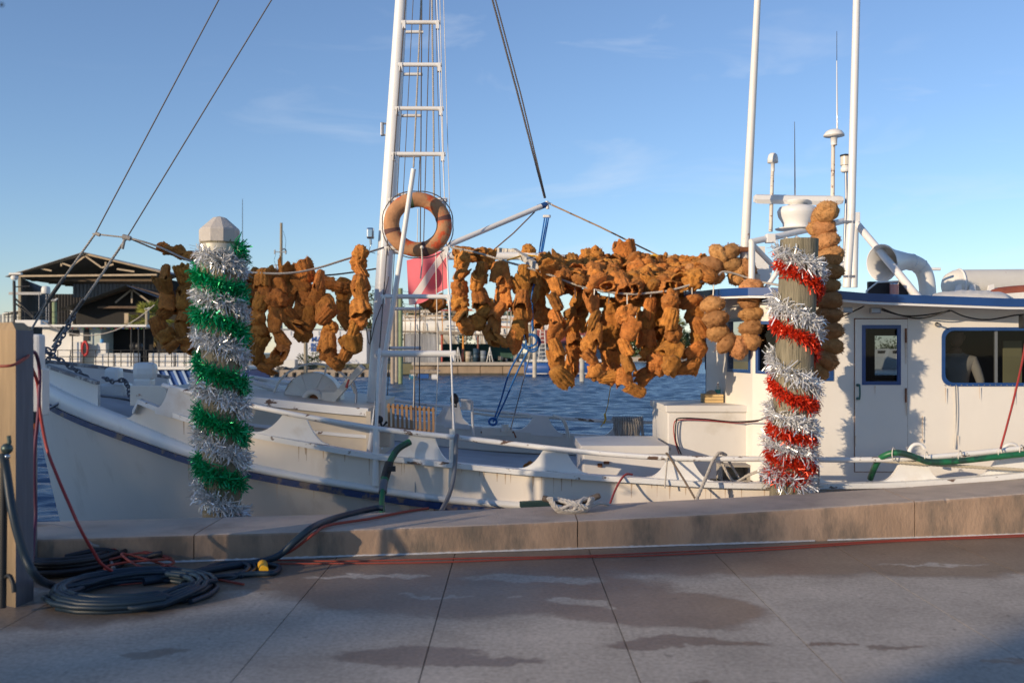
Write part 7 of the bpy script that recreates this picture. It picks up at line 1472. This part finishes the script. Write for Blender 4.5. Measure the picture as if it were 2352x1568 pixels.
single('orange_bucket', MB().lathe([(0,0),(.22,0),(.27,.5),(.27,.52)], (X(1245,114),114,Z(757,114)), n=12), mat('orange_bucket',(.7,.28,.1),.6), 'orange bucket hung at the top of the white step ladder', 'bucket')
rh = thing('red_roof_shed', 'grey boatyard building with red metal roof behind the blue boat', 'building', (X(1300,135),135,.2))
MB().box((X(1310,137),139,(Z(785,137)+.2)/2),(X(1400,137)-X(1238,137),6,Z(785,137)-.2)).build('building_wall', mat('grey_blue_wall',(.26,.29,.33),.8), rh)
for k in range(12): 
    xx0, xx1 = lerp(X(1228,135),X(1405,135),k/12)+.03, lerp(X(1228,135),X(1405,135),(k+1)/12); MB().prism([(xx0,134.6,Z(789,134.6)),(xx1,134.6,Z(789,134.6)),(xx1,139.5,Z(752,139)),(xx0,139.5,Z(752,139))],(0,0,.1)).build('roof_panel', REDROOF, rh)
gh_ = thing('far_greenhouse', 'pale ribbed shed at the extreme left behind the workboat rail', 'shed', (X(30,140),140,.2)); corr(X(0,140),140,X(64,140),140,.2,Z(722,140),gh_,mat('pale_ribbed',(.5,.5,.47),.7),'ribbed_wall'); MB().prism([(X(8,140),139.6,Z(722,140)),(X(66,140),139.6,Z(710,140)),(X(66,140),145,Z(708,140)),(X(8,140),145,Z(722,140))],(0,0,.15)).build('shed_roof', HULLW, gh_)
# moored white boats on the far right shore (seen through the cabin glass)
for i, (u, d) in enumerate(((1985,150),(2025,160),(2060,155),(2230,170),(2300,165),(1745,180))):
    root = thing('moored_cruiser', 'white cruiser moored far off, '+['left in the door window','middle of the door window','right in the door window','seen through the big window','rightmost through the big window','seen through a bow window'][i], 'boat', (X(u,d),d,WZ), 'white cruisers on the far bank')
    MB().prism([(X(u,d)-3,d,WZ),(X(u,d)+2.6,d,WZ),(X(u,d)+3.2,d,.6),(X(u,d)-3.6,d,.3)],(0,2.4,0)).build('hull', HULLW, root); MB().prism([(X(u,d)-1.4,d+.4,.4),(X(u,d)+2,d+.4,.5),(X(u,d)+1.4,d+.4,2.0),(X(u,d)-.9,d+.4,1.9)],(0,1.6,0)).build('cabin', HULLW, root)
    MB().box((X(u,d)+.4,d+.38,1.45),(1.8,.04,.45)).build('cabin_window', DARK, root)
# overhead wires in the distance
wy = MB()
for v0, v1 in ((660,668),(752*0+700,712)): wy.tube(sag((X(660,ud),ud,Z(612,ud)),(X(1000,ud+20),ud+20,Z(v0,ud)),.6), .03, 4)
single('overhead_wires', wy, BLACK, 'thin overhead wires running right from the utility pole', 'wires')
single('bow_rope', MB().rope(sag(P(98,738,60),P(355,700,60),1.3), .035), ROPE, 'long pale rope sagging in front of the boat shed', 'rope')

# ------------------------------------------------------------------ buildings and trees on the viewer's side that shade the quay
es = Vector((-math.sin(R(SUN_AZ)), -math.cos(R(SUN_AZ)), 0)); pq = Vector((-es.y, es.x, 0)); pq = Vector((.643,-.766,0)) if True else pq; TE = math.tan(R(SUN_EL))
def caster(q0, q1, Dd, h, name, label, cat, m, depth=8):
    c_ = es*(Dd+depth/2)+pq*((q0+q1)/2); ht = h+TE*Dd; rot = Matrix.Rotation(math.atan2(pq.y,pq.x), 3, 'Z'); root = thing(name, label, cat, (c_.x,c_.y,0))
    MB().box((c_.x,c_.y,ht/2),(abs(q1-q0),depth,ht),rot).build('wall', m, root); MB().box((c_.x,c_.y,ht+.15),(abs(q1-q0)+.1,depth+.6,.3),rot).build('roof_edge', SEAWCAP, root)
    f0 = c_-es*(depth/2+.03)
    for k in range(max(2,int(abs(q1-q0)/2.2))):
        for lv in range(max(1,int(ht/3.2))): MB().box(tuple(f0+pq*(-abs(q1-q0)/2+1.1+k*2.2)+Vector((0,0,1.6+lv*3.1))),(1.0,.08,1.4),rot).build('window', DARK, root)
STUC = mat('tan_stucco', (.42,.34,.26), .9, var=.1)
caster(-2.53,9,24,7.0,'shop_building','near building behind the viewer casting the hard shadow at lower right','building',STUC)

rows = [(-11.2,88,4.5,4.4,'broad','the foredeck'),(-13.6,92,3.9,4.6,'spreading','the bow'),(-18,90,4.2,7,'wide','the bowsprit chain'),(-25,95,4.5,9,'great','the left water'),(-8.3,84,2.9,3.6,'ragged','the middle of the hull'),(-6.7,90,2.4,3.2,'rounded','the bulwark'),(-5.2,86,2.3,2.6,'slim','the cabin side')]
for i, (q_, Dd, h_, w_, k_, t_) in enumerate(rows):
    c_ = es*Dd+pq*q_; H_ = h_+TE*Dd; root_t = (H_-5.5)/H_
    tree(c_.x, c_.y, 0, H_, w_, k_+' street tree behind the viewer, dappling '+t_, 'street trees behind the viewer', leaf=.42, nclump=int((38 if i < 2 else (26 if i < 4 else 14))*w_), per=26, seed=40+i, trunk_h=root_t)
